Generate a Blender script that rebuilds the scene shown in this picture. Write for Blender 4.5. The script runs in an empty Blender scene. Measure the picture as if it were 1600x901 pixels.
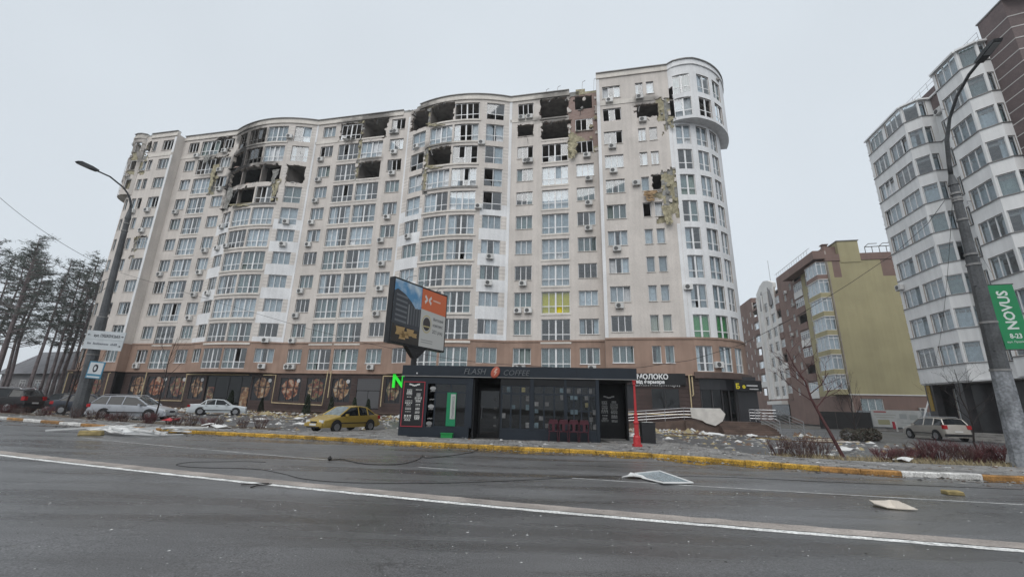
import bpy, bmesh, math, random
from math import sin, cos, pi, radians, sqrt, atan2, exp, floor
from mathutils import Vector, Matrix, noise
random.seed(7)
SC = bpy.context.scene
COL = SC.collection
# ------------------------------------------------------------------ camera
F_PX, EYE = 670.0, 1.6
_up = Vector((57.0, 2411.0, -F_PX)).normalized()
_fw = Vector((0, 0, -1.0)); _fw = (_fw - _up * _fw.dot(_up)).normalized()
_rt = _fw.cross(_up)
cam_data = bpy.data.cameras.new('camera')
cam_data.sensor_width = 36.0
cam_data.lens = 36.0 * F_PX / 1600.0
cam_data.clip_start, cam_data.clip_end = 0.1, 3000.0
cam = bpy.data.objects.new('camera', cam_data)
COL.objects.link(cam)
cam.matrix_world = Matrix.Translation((0, 0, EYE)) @ Matrix((_rt, _fw, _up)).to_4x4()
SC.camera = cam
# ------------------------------------------------------------------ overcast daylight
SUN_EL, SUN_AZ = radians(52), radians(200)       # azimuth clockwise from +Y: high behind the camera
world = bpy.data.worlds.new('World'); SC.world = world; world.use_nodes = True
wn, wl = world.node_tree.nodes, world.node_tree.links
wn.clear()
w_out = wn.new('ShaderNodeOutputWorld'); w_bg = wn.new('ShaderNodeBackground')
w_sky = wn.new('ShaderNodeTexSky'); w_sky.sky_type = 'NISHITA'; w_sky.sun_disc = False
w_sky.sun_elevation = SUN_EL; w_sky.sun_rotation = SUN_AZ
w_sky.air_density = 1.0; w_sky.dust_density = 4.0; w_sky.ozone_density = 1.0
w_bg.inputs['Strength'].default_value = 0.1
# a closed cloud deck: even grey-white, a touch brighter overhead, laid over the clear-sky model
w_co = wn.new('ShaderNodeTexCoord'); w_no = wn.new('ShaderNodeTexNoise')
w_no.inputs['Scale'].default_value = 1.3; w_no.inputs['Detail'].default_value = 3
w_cr = wn.new('ShaderNodeMapRange')
w_cr.inputs['From Min'].default_value = 0.3; w_cr.inputs['From Max'].default_value = 0.7
w_cr.inputs['To Min'].default_value = 0.94; w_cr.inputs['To Max'].default_value = 1.045
w_mul = wn.new('ShaderNodeVectorMath'); w_mul.operation = 'SCALE'
w_mul.inputs[0].default_value = (7.5, 8.15, 8.75)
w_mix = wn.new('ShaderNodeMix'); w_mix.data_type = 'RGBA'; w_mix.inputs[0].default_value = 0.93
wl.new(w_co.outputs['Generated'], w_no.inputs['Vector'])
wl.new(w_no.outputs['Fac'], w_cr.inputs['Value']); wl.new(w_cr.outputs[0], w_mul.inputs['Scale'])
wl.new(w_sky.outputs['Color'], w_mix.inputs[6]); wl.new(w_mul.outputs[0], w_mix.inputs[7])
wl.new(w_mix.outputs[2], w_bg.inputs['Color']); wl.new(w_bg.outputs[0], w_out.inputs['Surface'])
sun_d = bpy.data.lights.new('sun', 'SUN'); sun_d.energy = 1.5; sun_d.angle = radians(50)
sun_d.color = (1.0, 0.975, 0.94)
sun = bpy.data.objects.new('sun', sun_d); COL.objects.link(sun)
_sd = Vector((sin(SUN_AZ) * cos(SUN_EL), cos(SUN_AZ) * cos(SUN_EL), sin(SUN_EL)))
sun.rotation_euler = _sd.to_track_quat('Z', 'Y').to_euler()
SC.view_settings.view_transform = 'Standard'; SC.view_settings.look = 'None'
SC.view_settings.exposure = 0.0; SC.view_settings.gamma = 1.0
SC.view_settings.use_curve_mapping = False
SC.render.engine = 'CYCLES'
cy = SC.cycles
cy.use_denoising = True
cy.max_bounces, cy.diffuse_bounces, cy.glossy_bounces = 6, 2, 3
cy.transmission_bounces, cy.transparent_max_bounces, cy.volume_bounces = 4, 14, 0
cy.caustics_reflective = False; cy.caustics_refractive = False
cy.sample_clamp_indirect = 6.0

# ------------------------------------------------------------------ helpers
def gz(x):                                   # the street falls gently from left to right
    x = min(max(x, -70.0), 70.0)
    return -0.009 * x if x < 0 else -0.003 * x
MATS = {}
def nodes_of(m):
    return m.node_tree.nodes, m.node_tree.links
def pm(name, col, rough=0.75, metal=0.0, spec=0.4, var=0.0, vs=1.5, fine=0.0, fs=40.0, bump=0.0, bs=60.0, rnd=0.0, coat=0.0, streak=0.0, rv=0.0, emit=None):
    """principled material with large stains (var), fine grain (fine), per-object shade (rnd), bump, vertical streaks"""
    if name in MATS: return MATS[name]
    m = bpy.data.materials.new(name); m.use_nodes = True; MATS[name] = m
    n, l = nodes_of(m); b = n['Principled BSDF']
    b.inputs['Roughness'].default_value = rough; b.inputs['Metallic'].default_value = metal
    b.inputs['Specular IOR Level'].default_value = spec; b.inputs['Coat Weight'].default_value = coat
    b.inputs['Coat Roughness'].default_value = 0.06
    c4 = (*col, 1.0)
    b.inputs['Base Color'].default_value = c4
    if emit:
        b.inputs['Emission Color'].default_value = (*emit[0], 1); b.inputs['Emission Strength'].default_value = emit[1]
    geo = n.new('ShaderNodeNewGeometry'); cur = None
    def mulby(sock):
        nonlocal cur
        s = n.new('ShaderNodeVectorMath'); s.operation = 'SCALE'
        if cur is None: s.inputs[0].default_value = col
        else: l.new(cur, s.inputs[0])
        l.new(sock, s.inputs['Scale']); cur = s.outputs[0]
    def nz(scale, amt, vec=None, detail=4, lo=0.32, hi=0.68):
        t = n.new('ShaderNodeTexNoise'); t.inputs['Scale'].default_value = scale; t.inputs['Detail'].default_value = detail
        l.new(vec or geo.outputs['Position'], t.inputs['Vector'])
        r = n.new('ShaderNodeMapRange'); r.inputs['From Min'].default_value = lo; r.inputs['From Max'].default_value = hi
        r.inputs['To Min'].default_value = 1 - amt; r.inputs['To Max'].default_value = 1 + amt
        l.new(t.outputs['Fac'], r.inputs['Value']); return r.outputs[0]
    if var: mulby(nz(vs, var))
    if fine: mulby(nz(fs, fine, detail=2))
    if streak:
        mp = n.new('ShaderNodeMapping'); mp.inputs['Scale'].default_value = (1.0, 1.0, 0.06)
        l.new(geo.outputs['Position'], mp.inputs['Vector']); mulby(nz(2.6, streak, mp.outputs[0]))
    if rnd:
        oi = n.new('ShaderNodeObjectInfo'); r = n.new('ShaderNodeMapRange')
        r.inputs['To Min'].default_value = 1 - rnd; r.inputs['To Max'].default_value = 1 + rnd
        l.new(oi.outputs['Random'], r.inputs['Value']); mulby(r.outputs[0])
    if cur is not None: l.new(cur, b.inputs['Base Color'])
    if rv:
        s = nz(vs * 0.7, rv); mm = n.new('ShaderNodeMath'); mm.operation = 'MULTIPLY'; mm.inputs[1].default_value = rough
        l.new(s, mm.inputs[0]); l.new(mm.outputs[0], b.inputs['Roughness'])
    if bump:
        t = n.new('ShaderNodeTexNoise'); t.inputs['Scale'].default_value = bs; t.inputs['Detail'].default_value = 3
        l.new(geo.outputs['Position'], t.inputs['Vector'])
        bp = n.new('ShaderNodeBump'); bp.inputs['Strength'].default_value = bump; bp.inputs['Distance'].default_value = 0.02
        l.new(t.outputs['Fac'], bp.inputs['Height']); l.new(bp.outputs[0], b.inputs['Normal'])
    return m
def glass_mat(name, tint, ior=1.75, rough=0.02):
    m = bpy.data.materials.new(name); m.use_nodes = True; MATS[name] = m
    n, l = nodes_of(m); n.remove(n['Principled BSDF']); o = n['Material Output']
    tr = n.new('ShaderNodeBsdfTransparent'); tr.inputs[0].default_value = (*tint, 1)
    gl = n.new('ShaderNodeBsdfGlossy'); gl.inputs['Roughness'].default_value = rough; gl.inputs[0].default_value = (0.96, 0.98, 1, 1)
    fr = n.new('ShaderNodeFresnel'); fr.inputs['IOR'].default_value = ior
    mx = n.new('ShaderNodeMixShader')
    ge = n.new('ShaderNodeNewGeometry'); nb = n.new('ShaderNodeMath'); nb.operation = 'SUBTRACT'; nb.inputs[0].default_value = 1.0; l.new(ge.outputs['Backfacing'], nb.inputs[1])
    mu = n.new('ShaderNodeMath'); mu.operation = 'MULTIPLY'; l.new(fr.outputs[0], mu.inputs[0]); l.new(nb.outputs[0], mu.inputs[1])   # only the outer face mirrors
    l.new(mu.outputs[0], mx.inputs[0]); l.new(tr.outputs[0], mx.inputs[1]); l.new(gl.outputs[0], mx.inputs[2]); l.new(mx.outputs[0], o.inputs['Surface'])
    return m

class MB:
    """collects faces for one mesh; every face carries a material index"""
    def __init__(s): s.v, s.f, s.m = [], [], []
    def face(s, pts, mi=0):
        k = len(s.v); s.v.extend([tuple(p) for p in pts]); s.f.append(tuple(range(k, k + len(pts)))); s.m.append(mi)
    def box(s, c, d, mi=0, M=None, taper=1.0):
        k = len(s.v)
        for z in (-.5, .5):
            q = taper if z > 0 else 1.0
            for x, y in ((-.5, -.5), (.5, -.5), (.5, .5), (-.5, .5)):
                p = Vector((c[0] + x * d[0] * q, c[1] + y * d[1] * q, c[2] + z * d[2]))
                s.v.append(tuple(M @ p if M else p))
        for q in ((3, 2, 1, 0), (4, 5, 6, 7), (0, 1, 5, 4), (1, 2, 6, 5), (2, 3, 7, 6), (3, 0, 4, 7)):
            s.f.append(tuple(k + i for i in q)); s.m.append(mi)
    def b2(s, x0, x1, y0, y1, z0, z1, mi=0, M=None):
        s.box(((x0 + x1) / 2, (y0 + y1) / 2, (z0 + z1) / 2), (abs(x1 - x0), abs(y1 - y0), abs(z1 - z0)), mi, M)
    def tube(s, path, r, n=6, mi=0, cap=True):
        path = [Vector(p) for p in path]; k = len(s.v); N = len(path)
        rr = r if isinstance(r, (list, tuple)) else [r] * N
        a = None
        for i, p in enumerate(path):
            t = (path[min(i + 1, N - 1)] - path[max(i - 1, 0)])
            t = t.normalized() if t.length > 1e-9 else Vector((0, 0, 1))
            if a is None: a = t.orthogonal().normalized()
            else:
                a = a - t * a.dot(t); a = a.normalized() if a.length > 1e-6 else t.orthogonal().normalized()
            b = t.cross(a)
            for j in range(n):
                w = 2 * pi * j / n
                s.v.append(tuple(p + (a * cos(w) + b * sin(w)) * rr[i]))
        for i in range(N - 1):
            for j in range(n):
                j2 = (j + 1) % n
                s.f.append((k + i * n + j, k + i * n + j2, k + (i + 1) * n + j2, k + (i + 1) * n + j)); s.m.append(mi)
        if cap:
            s.f.append(tuple(k + j for j in reversed(range(n)))); s.m.append(mi)
            s.f.append(tuple(k + (N - 1) * n + j for j in range(n))); s.m.append(mi)
    def lathe(s, prof, n=12, c=(0, 0, 0), mi=0, M=None):
        k = len(s.v)
        for r, z in prof:
            for j in range(n):
                w = 2 * pi * j / n; p = Vector((c[0] + r * cos(w), c[1] + r * sin(w), c[2] + z))
                s.v.append(tuple(M @ p if M else p))
        for i in range(len(prof) - 1):
            for j in range(n):
                j2 = (j + 1) % n
                s.f.append((k + i * n + j, k + i * n + j2, k + (i + 1) * n + j2, k + (i + 1) * n + j)); s.m.append(mi)
        s.f.append(tuple(k + j for j in reversed(range(n)))); s.m.append(mi)
        s.f.append(tuple(k + (len(prof) - 1) * n + j for j in range(n))); s.m.append(mi)
    def prism(s, pts, y0, y1, mi=0, M=None, axis='y'):
        """outline pts (a,b) extruded along the axis"""
        def mk(a, b, t):
            p = Vector((a, t, b)) if axis == 'y' else Vector((a, b, t)) if axis == 'z' else Vector((t, a, b))
            return tuple(M @ p if M else p)
        k = len(s.v); n = len(pts)
        s.v.extend(mk(a, b, y0) for a, b in pts); s.v.extend(mk(a, b, y1) for a, b in pts)
        s.f.append(tuple(range(k, k + n))); s.f.append(tuple(reversed(range(k + n, k + 2 * n)))); s.m += [mi, mi]
        for i in range(n):
            j = (i + 1) % n; s.f.append((k + j, k + i, k + n + i, k + n + j)); s.m.append(mi)
    def mesh(s, name, mats, smooth=False, weld=0.0, fix=True):
        me = bpy.data.meshes.new(name); me.from_pydata(s.v, [], s.f); me.validate(clean_customdata=False)
        for m in (mats if isinstance(mats, (list, tuple)) else [mats]): me.materials.append(m)
        if len(me.polygons) == len(s.m): me.polygons.foreach_set('material_index', s.m)
        if weld or fix:
            bm = bmesh.new(); bm.from_mesh(me)
            if weld: bmesh.ops.remove_doubles(bm, verts=bm.verts, dist=weld)
            if fix: bmesh.ops.recalc_face_normals(bm, faces=bm.faces)
            bm.to_mesh(me); bm.free()
        if smooth: me.polygons.foreach_set('use_smooth', [True] * len(me.polygons))
        me.update(); return me
    def obj(s, name, mats, parent=None, loc=(0, 0, 0), smooth=False, weld=0.0, fix=True, rz=0.0, **kw):
        return link(name, s.mesh(name, mats, smooth, weld, fix), parent, loc, rz, **kw)
def link(name, data, parent=None, loc=(0, 0, 0), rz=0.0, label=None, cat=None, group=None, kind=None):
    o = bpy.data.objects.new(name, data); COL.objects.link(o)
    o.location = loc
    if rz: o.rotation_euler = (0, 0, rz)
    if parent: o.parent = parent
    return tag(o, label, cat, group, kind)
def tag(o, label=None, cat=None, group=None, kind=None):
    if label: o['label'] = label
    if cat: o['category'] = cat
    if group: o['group'] = group
    if kind: o['kind'] = kind
    return o
def thing(name, label, cat, loc=(0, 0, 0), rz=0.0, group=None):
    o = link(name, None, None, loc, rz, label, cat, group); o.empty_display_size = 0.2; return o
def copy_tree(o, parent=None):
    c = o.copy(); COL.objects.link(c)
    if parent: c.parent = parent
    for ch in list(o.children): copy_tree(ch, c)
    return c
def text_obj(body, size, mat, parent, M, name='lettering', ext=0.01, align='LEFT', bold=0.0, shear=0.0, sx=1.0, space=1.0):
    cu = bpy.data.curves.new('txt', 'FONT'); cu.body = body; cu.size = size; cu.extrude = ext; cu.align_x = align
    cu.offset = bold; cu.shear = shear; cu.resolution_u = 2; cu.space_character = space
    t = bpy.data.objects.new('txt', cu); COL.objects.link(t)
    dg = bpy.context.evaluated_depsgraph_get()
    me = bpy.data.meshes.new_from_object(t.evaluated_get(dg), depsgraph=dg)
    bpy.data.objects.remove(t); bpy.data.curves.remove(cu)
    me.materials.clear(); me.materials.append(mat)
    if sx != 1.0: me.transform(Matrix.Diagonal((sx, 1, 1, 1)))
    o = link(name, me, parent); o.matrix_local = M
    return o
def nz3(x, y=0.0, z=0.0): return noise.noise(Vector((x, y, z)))
def upright(x, y, z, rz=0.0):      # text or board standing up, facing local -Y
    return Matrix.Translation((x, y, z)) @ Matrix.Rotation(rz, 4, 'Z') @ Matrix.Rotation(pi / 2, 4, 'X')
# ------------------------------------------------------------------ ground, road, pavement
def interp(pts, x):
    if x <= pts[0][0]:
        a, b = pts[0], pts[1]
    elif x >= pts[-1][0]:
        a, b = pts[-2], pts[-1]
    else:
        for a, b in zip(pts, pts[1:]):
            if a[0] <= x <= b[0]: break
    t = (x - a[0]) / (b[0] - a[0]); return a[1] + (b[1] - a[1]) * t
KERB = [(-46, 33.4), (-29.85, 26.6), (-23.5, 23.8), (-19.35, 22.2), (-15.5, 21.0), (-11.3, 20.3), (-7.5, 19.55), (-5.1, 18.95), (0.15, 17.9), (3.0, 17.35), (4.9, 16.75), (7.0, 15.6), (8.35, 14.65), (9.3, 13.95), (10.3, 13.45), (11.8, 13.15), (14.3, 12.75), (20, 12.0), (40, 9.5)]
def kerb_y(x): return sum(interp(KERB, x + d) for d in (-1.2, -.6, 0, .6, 1.2)) / 5
def white_y(x): return 7.74 - 0.2707 * x + 0.0032 * x * x if x > -40 else 7.74 + 0.2707 * 40 + 5.12 + (-40 - x) * 0.5267
def lane_y(x): return 11.573 - 0.2697 * x + 0.00468 * x * x if x > -26 else interp([(-60, 37.5), (-26, 21.75)], x)
XS = [-600, -300, -150, -100, -70] + [x * 2.0 for x in range(-34, 35)] + [70, 100, 150, 300, 600]
def sheet(name, ylo, yhi, dz, mat, xs=XS, kind='structure', ny=1, parent=None):
    mb = MB()
    for a, b in zip(xs, xs[1:]):
        for j in range(ny):
            def P(x, t):
                lo, hi = ylo(x), yhi(x); return (x, lo + (hi - lo) * t, gz(x) + dz)
            mb.face([P(a, j / ny), P(b, j / ny), P(b, (j + 1) / ny), P(a, (j + 1) / ny)])
    return mb.obj(name, mat, parent, kind=None if parent else kind, weld=0.001)
def asphalt(name, base, wet):
    m = pm(name, (base, base, base * 1.03), rough=0.54 - 0.18 * wet, spec=0.5 + .2 * (wet > .8), var=0.26, vs=0.28, fine=0.60, fs=58, bump=0.25, bs=120)
    n, l = nodes_of(m)                    # scattered glass crumbs and dried crumbs of plaster in the surface
    g = n.new('ShaderNodeNewGeometry'); v = n.new('ShaderNodeTexVoronoi'); v.inputs['Scale'].default_value = 9.0
    l.new(g.outputs['Position'], v.inputs['Vector'])
    r = n.new('ShaderNodeMapRange'); r.inputs['From Min'].default_value = 0.055; r.inputs['From Max'].default_value = 0.10; r.inputs['To Min'].default_value = 1.0; r.inputs['To Max'].default_value = 0.0
    l.new(v.outputs['Distance'], r.inputs['Value'])
    t = n.new('ShaderNodeTexNoise'); t.inputs['Scale'].default_value = 0.45; l.new(g.outputs['Position'], t.inputs['Vector'])
    r2 = n.new('ShaderNodeMapRange'); r2.inputs['From Min'].default_value = 0.45; r2.inputs['From Max'].default_value = 0.62; r2.inputs['To Max'].default_value = 0.55
    l.new(t.outputs['Fac'], r2.inputs['Value'])
    mu = n.new('ShaderNodeMath'); mu.operation = 'MULTIPLY'; l.new(r.outputs[0], mu.inputs[0]); l.new(r2.outputs[0], mu.inputs[1])
    b = n['Principled BSDF']; src = b.inputs['Base Color'].links[0].from_socket
    mx = n.new('ShaderNodeMix'); mx.data_type = 'RGBA'; mx.inputs[7].default_value = (0.42, 0.43, 0.43, 1)
    l.new(mu.outputs[0], mx.inputs[0]); l.new(src, mx.inputs[6]); l.new(mx.outputs[2], b.inputs['Base Color'])
    # damp streaks along the driving direction: darker and glossier
    mp = n.new('ShaderNodeMapping'); mp.inputs['Rotation'].default_value = (0, 0, radians(16)); mp.inputs['Scale'].default_value = (0.10, 0.75, 1.0); l.new(g.outputs['Position'], mp.inputs['Vector'])
    t3 = n.new('ShaderNodeTexNoise'); t3.inputs['Scale'].default_value = 1.0; t3.inputs['Detail'].default_value = 5; t3.inputs['Roughness'].default_value = .6; l.new(mp.outputs[0], t3.inputs['Vector'])
    ra = n.new('ShaderNodeMapRange'); ra.inputs['From Min'].default_value = .38; ra.inputs['From Max'].default_value = .62; ra.inputs['To Min'].default_value = .62; ra.inputs['To Max'].default_value = 1.12; l.new(t3.outputs['Fac'], ra.inputs['Value'])
    rb_ = n.new('ShaderNodeMapRange'); rb_.inputs['From Min'].default_value = .36; rb_.inputs['From Max'].default_value = .64; rb_.inputs['To Min'].default_value = .13 if wet > .8 else .38; rb_.inputs['To Max'].default_value = .52 if wet > .8 else .62; l.new(t3.outputs['Fac'], rb_.inputs['Value'])
    sc_ = n.new('ShaderNodeVectorMath'); sc_.operation = 'SCALE'; l.new(mx.outputs[2], sc_.inputs[0]); l.new(ra.outputs[0], sc_.inputs['Scale']); l.new(sc_.outputs[0], b.inputs['Base Color']); l.new(rb_.outputs[0], b.inputs['Roughness'])
    # hairline cracks
    vc = n.new('ShaderNodeTexVoronoi'); vc.feature = 'DISTANCE_TO_EDGE'; vc.inputs['Scale'].default_value = .42; dn = n.new('ShaderNodeTexNoise'); dn.inputs['Scale'].default_value = 1.6; dn.inputs['Detail'].default_value = 5; l.new(g.outputs['Position'], dn.inputs['Vector'])
    dm = n.new('ShaderNodeMix'); dm.data_type = 'VECTOR'; dm.inputs[0].default_value = .55; l.new(g.outputs['Position'], dm.inputs[4]); l.new(dn.outputs['Color'], dm.inputs[5]); l.new(dm.outputs[1], vc.inputs['Vector'])
    rc_ = n.new('ShaderNodeMapRange'); rc_.inputs['From Min'].default_value = .0; rc_.inputs['From Max'].default_value = .006; rc_.inputs['To Min'].default_value = .62; rc_.inputs['To Max'].default_value = 1.0; l.new(vc.outputs['Distance'], rc_.inputs['Value'])
    s2_ = n.new('ShaderNodeVectorMath'); s2_.operation = 'SCALE'; l.new(sc_.outputs[0], s2_.inputs[0]); l.new(rc_.outputs[0], s2_.inputs['Scale']); l.new(s2_.outputs[0], b.inputs['Base Color'])
    return m
M_ROAD = asphalt('wet_asphalt', 0.112, 1.0)
M_LOT = asphalt('lot_asphalt', 0.10, 0.5)
M_SOIL = pm('soil', (0.10, 0.08, 0.06), 0.95, var=0.35, vs=1.2, fine=0.4, fs=18, bump=0.8, bs=20)
M_PAVEBED = pm('paver_joint', (0.10, 0.095, 0.09), 0.9, var=0.3, vs=2)
M_PAVER = pm('concrete_paver', (0.235, 0.228, 0.22), 0.62, var=0.25, vs=0.9, fine=0.25, fs=30, rnd=0.16, bump=0.2)
M_PAVERD = pm('dark_paver', (0.15, 0.145, 0.145), 0.6, var=0.25, vs=0.9, fine=0.25, fs=30, rnd=0.16, bump=0.2)
M_WHITEP = pm('road_paint_white', (0.68, 0.68, 0.66), 0.6, var=0.25, vs=5, fine=0.40, fs=28, bump=0.2)
M_FAINTP = pm('road_paint_worn', (0.36, 0.36, 0.355), 0.6, var=0.35, vs=6, fine=0.4, fs=35)
M_DUST = pm('dust_strip', (0.31, 0.275, 0.25), 0.8, var=0.3, vs=1.4, fine=0.25, fs=45)
sheet('ground', lambda x: -400, lambda x: 900, -0.06, pm('ground_earth', (0.10, 0.092, 0.082), 0.95, var=0.3, vs=0.2, fine=0.2), XS)
sheet('road', lambda x: -60 + (0 if abs(x) < 80 else 20), lambda x: kerb_y(x), 0.0, M_ROAD, [x * 2.0 for x in range(-40, 31)], ny=6)
sheet('parking_lot', lambda x: kerb_y(x) + .1, lambda x: 62 - 0.2 * x, 0.03, M_LOT, [x * 2.0 for x in range(-40, 46)])
def marking(name, fn, x0, x1, w, dz, mat, step=0.5, off=0.0, ragged=0.0):
    mb = MB(); n = max(2, int((x1 - x0) / step)); P = []
    for i in range(n + 1):
        x = x0 + (x1 - x0) * i / n; y = fn(x); s = (fn(x + .05) - fn(x - .05)) / .1; L = sqrt(1 + s * s)
        nx, ny = -s / L, 1 / L
        a = off + ragged * nz3(x * 3.1, 5); b = off + w + ragged * nz3(x * 3.3, 9)
        P.append(((x + nx * a, y + ny * a, gz(x) + dz), (x + nx * b, y + ny * b, gz(x) + dz)))
    for p, q in zip(P, P[1:]): mb.face([p[0], q[0], q[1], p[1]])
    return mb.obj(name, mat, kind='structure', weld=0.0005)
marking('white_edge_line', white_y, -40, 22, 0.15, 0.004, M_WHITEP, 0.12, 0.0, 0.03)
marking('dust_strip', white_y, -40, 22, 0.36, 0.004, M_DUST, 0.2, 0.19, 0.05)
for a, b in ((-16.0, -5.15), (-2.4, -1.3), (1.55, 24)):
    marking('lane_line', lane_y, a, b, 0.10, 0.004, M_FAINTP, 0.3, 0.0, 0.02)
# kerb stones, painted in runs
KP = {'y': pm('kerb_yellow', (0.40, 0.235, 0.03), 0.55, var=0.45, vs=3.2, fine=0.5, fs=25, bump=0.3, rnd=0.15),
      'w': pm('kerb_white', (0.55, 0.54, 0.52), 0.6, var=0.3, vs=2.2, fine=0.3, fs=25, bump=0.3, rnd=0.1),
      'o': pm('kerb_orange', (0.33, 0.17, 0.05), 0.6, var=0.4, vs=2.4, fine=0.3, fs=25, bump=0.3, rnd=0.15),
      'g': pm('kerb_grey', (0.16, 0.15, 0.14), 0.75, var=0.3, vs=3, fine=0.3, bump=0.4)}
kerb = link('kerb', None, kind='structure')
x = -44.0; i = 0
KM = {}
while x < 26:
    s = (kerb_y(x + .5) - kerb_y(x)) / .5; L = 1.0; dx = L / sqrt(1 + s * s)
    xm = x + dx / 2; c = 'y'
    if x < -17: c = 'o' if (i // 1) % 4 in (0,) or i % 4 == 1 else 'w'
    elif 10.9 < x < 12.9 or 14.6 < x < 16.5 or 18.4 < x < 20: c = 'w'
    elif x > 9.4: c = 'o'
    mk = (c,)
    if mk not in KM:
        b = MB(); b.prism([(-.11, -.2), (.11, -.2), (.11, .105), (.085, .135), (-.07, .135), (-.11, .105)], -.492, .492, M=Matrix.Rotation(-pi / 2, 4, 'Z'))
        KM[mk] = b.mesh('kerb_stone', KP[c])
    o = link('kerb_stone', KM[mk], kerb, (xm, kerb_y(xm) + .1, gz(xm) + random.uniform(-.012, .012)), atan2(s, 1) + random.uniform(-.012, .012))
    if random.random() < .06: o.rotation_euler.x = random.uniform(-.06, .06)
    x += dx; i += 1
# pavement of small concrete slabs: the nearest are single stones, the rest one field
def pave_far(x): 
    return kerb_y(x) + interp([(-46, 2.4), (-12, 2.4), (-9.5, 3.2), (-7, 9.0), (8, 9.0), (9.5, 3.6), (12, 2.9), (30, 2.9)], x)
sheet('pavement', lambda x: kerb_y(x) + .2, pave_far, 0.095, M_PAVEBED, [x * 1.0 for x in range(-44, 26)])
pav = bpy.data.objects['pavement']
spots = []
SX, SY = 0.41, 0.21
for ix in range(int(-30 / SX), int(25 / SX)):
    for iy in range(0, 44):
        xx = ix * SX + (iy % 2) * SX / 2; yy = kerb_y(xx) + .34 + iy * SY
        if yy + .1 > pave_far(xx): break
        if 19.4 + 2 < yy and -5 < xx < 5.5: continue
        spots.append((xx, yy, xx * xx + yy * yy))
spots.sort(key=lambda q: q[2])
def paver_mesh(mat):
    b = MB(); b.box((0, 0, 0), (SX - .018, SY - .018, .05)); me = b.mesh('paving_stone', mat); return me
PMs = [paver_mesh(M_PAVER), paver_mesh(M_PAVERD)]
far = MB()
for k, (xx, yy, _) in enumerate(spots):
    s = (kerb_y(xx + .3) - kerb_y(xx - .3)) / .6; z = gz(xx) + .112 + random.uniform(-.006, .006)
    if k < 300:
        o = link('paving_stone', PMs[1 if random.random() < .22 else 0], pav, (xx, yy, z), atan2(s, 1))
        o.rotation_euler.x = random.uniform(-.015, .015)
    else:
        far.box((0, 0, 0), (SX - .018, SY - .018, .05), 1 if random.random() < .22 else 0, Matrix.Translation((xx, yy, z)) @ Matrix.Rotation(atan2(s, 1), 4, 'Z'))
far.obj('paving_field', [M_PAVER, M_PAVERD], pav, kind='stuff', fix=False)
# planting strips
def bed(name, x0, x1, d0, d1, dz):
    return sheet(name, lambda x: kerb_y(x) + d0, lambda x: kerb_y(x) + d1, dz, M_SOIL, [x0 + (x1 - x0) * t / 12 for t in range(13)])
bed('planting_bed', -44, -12.5, 2.4, 4.6, 0.10)
bed('planting_bed', 10.5, 28, 2.9, 5.0, 0.10)
# standing water along the gutter
M_WATER = pm('gutter_water', (0.035, 0.033, 0.03), 0.03, spec=0.6)
def puddle(x0, x1, wmax, seed):
    mb = MB(); n = int((x1 - x0) / .22); P = []
    for i in range(n + 1):
        x = x0 + (x1 - x0) * i / n; t = i / n; e = min(1, t * 6, (1 - t) * 6)
        w = wmax * e * (0.62 + 0.75 * nz3(x * .9, seed)); w = max(w, .03)
        P.append(((x, kerb_y(x) - .01, gz(x) + .004), (x - .1, kerb_y(x) - w + .05 * nz3(x * 5, seed), gz(x) + .004)))
    for p, q in zip(P, P[1:]): mb.face([p[1], q[1], q[0], p[0]])
    mb.obj('puddle', M_WATER, kind='structure', weld=.0005)
puddle(-7.5, 3.0, 1.15, 1.0); puddle(3.1, 9.0, 1.5, 4.0); puddle(9.2, 17, 0.75, 8.0); puddle(-16, -8.2, .5, 12.0)
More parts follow.
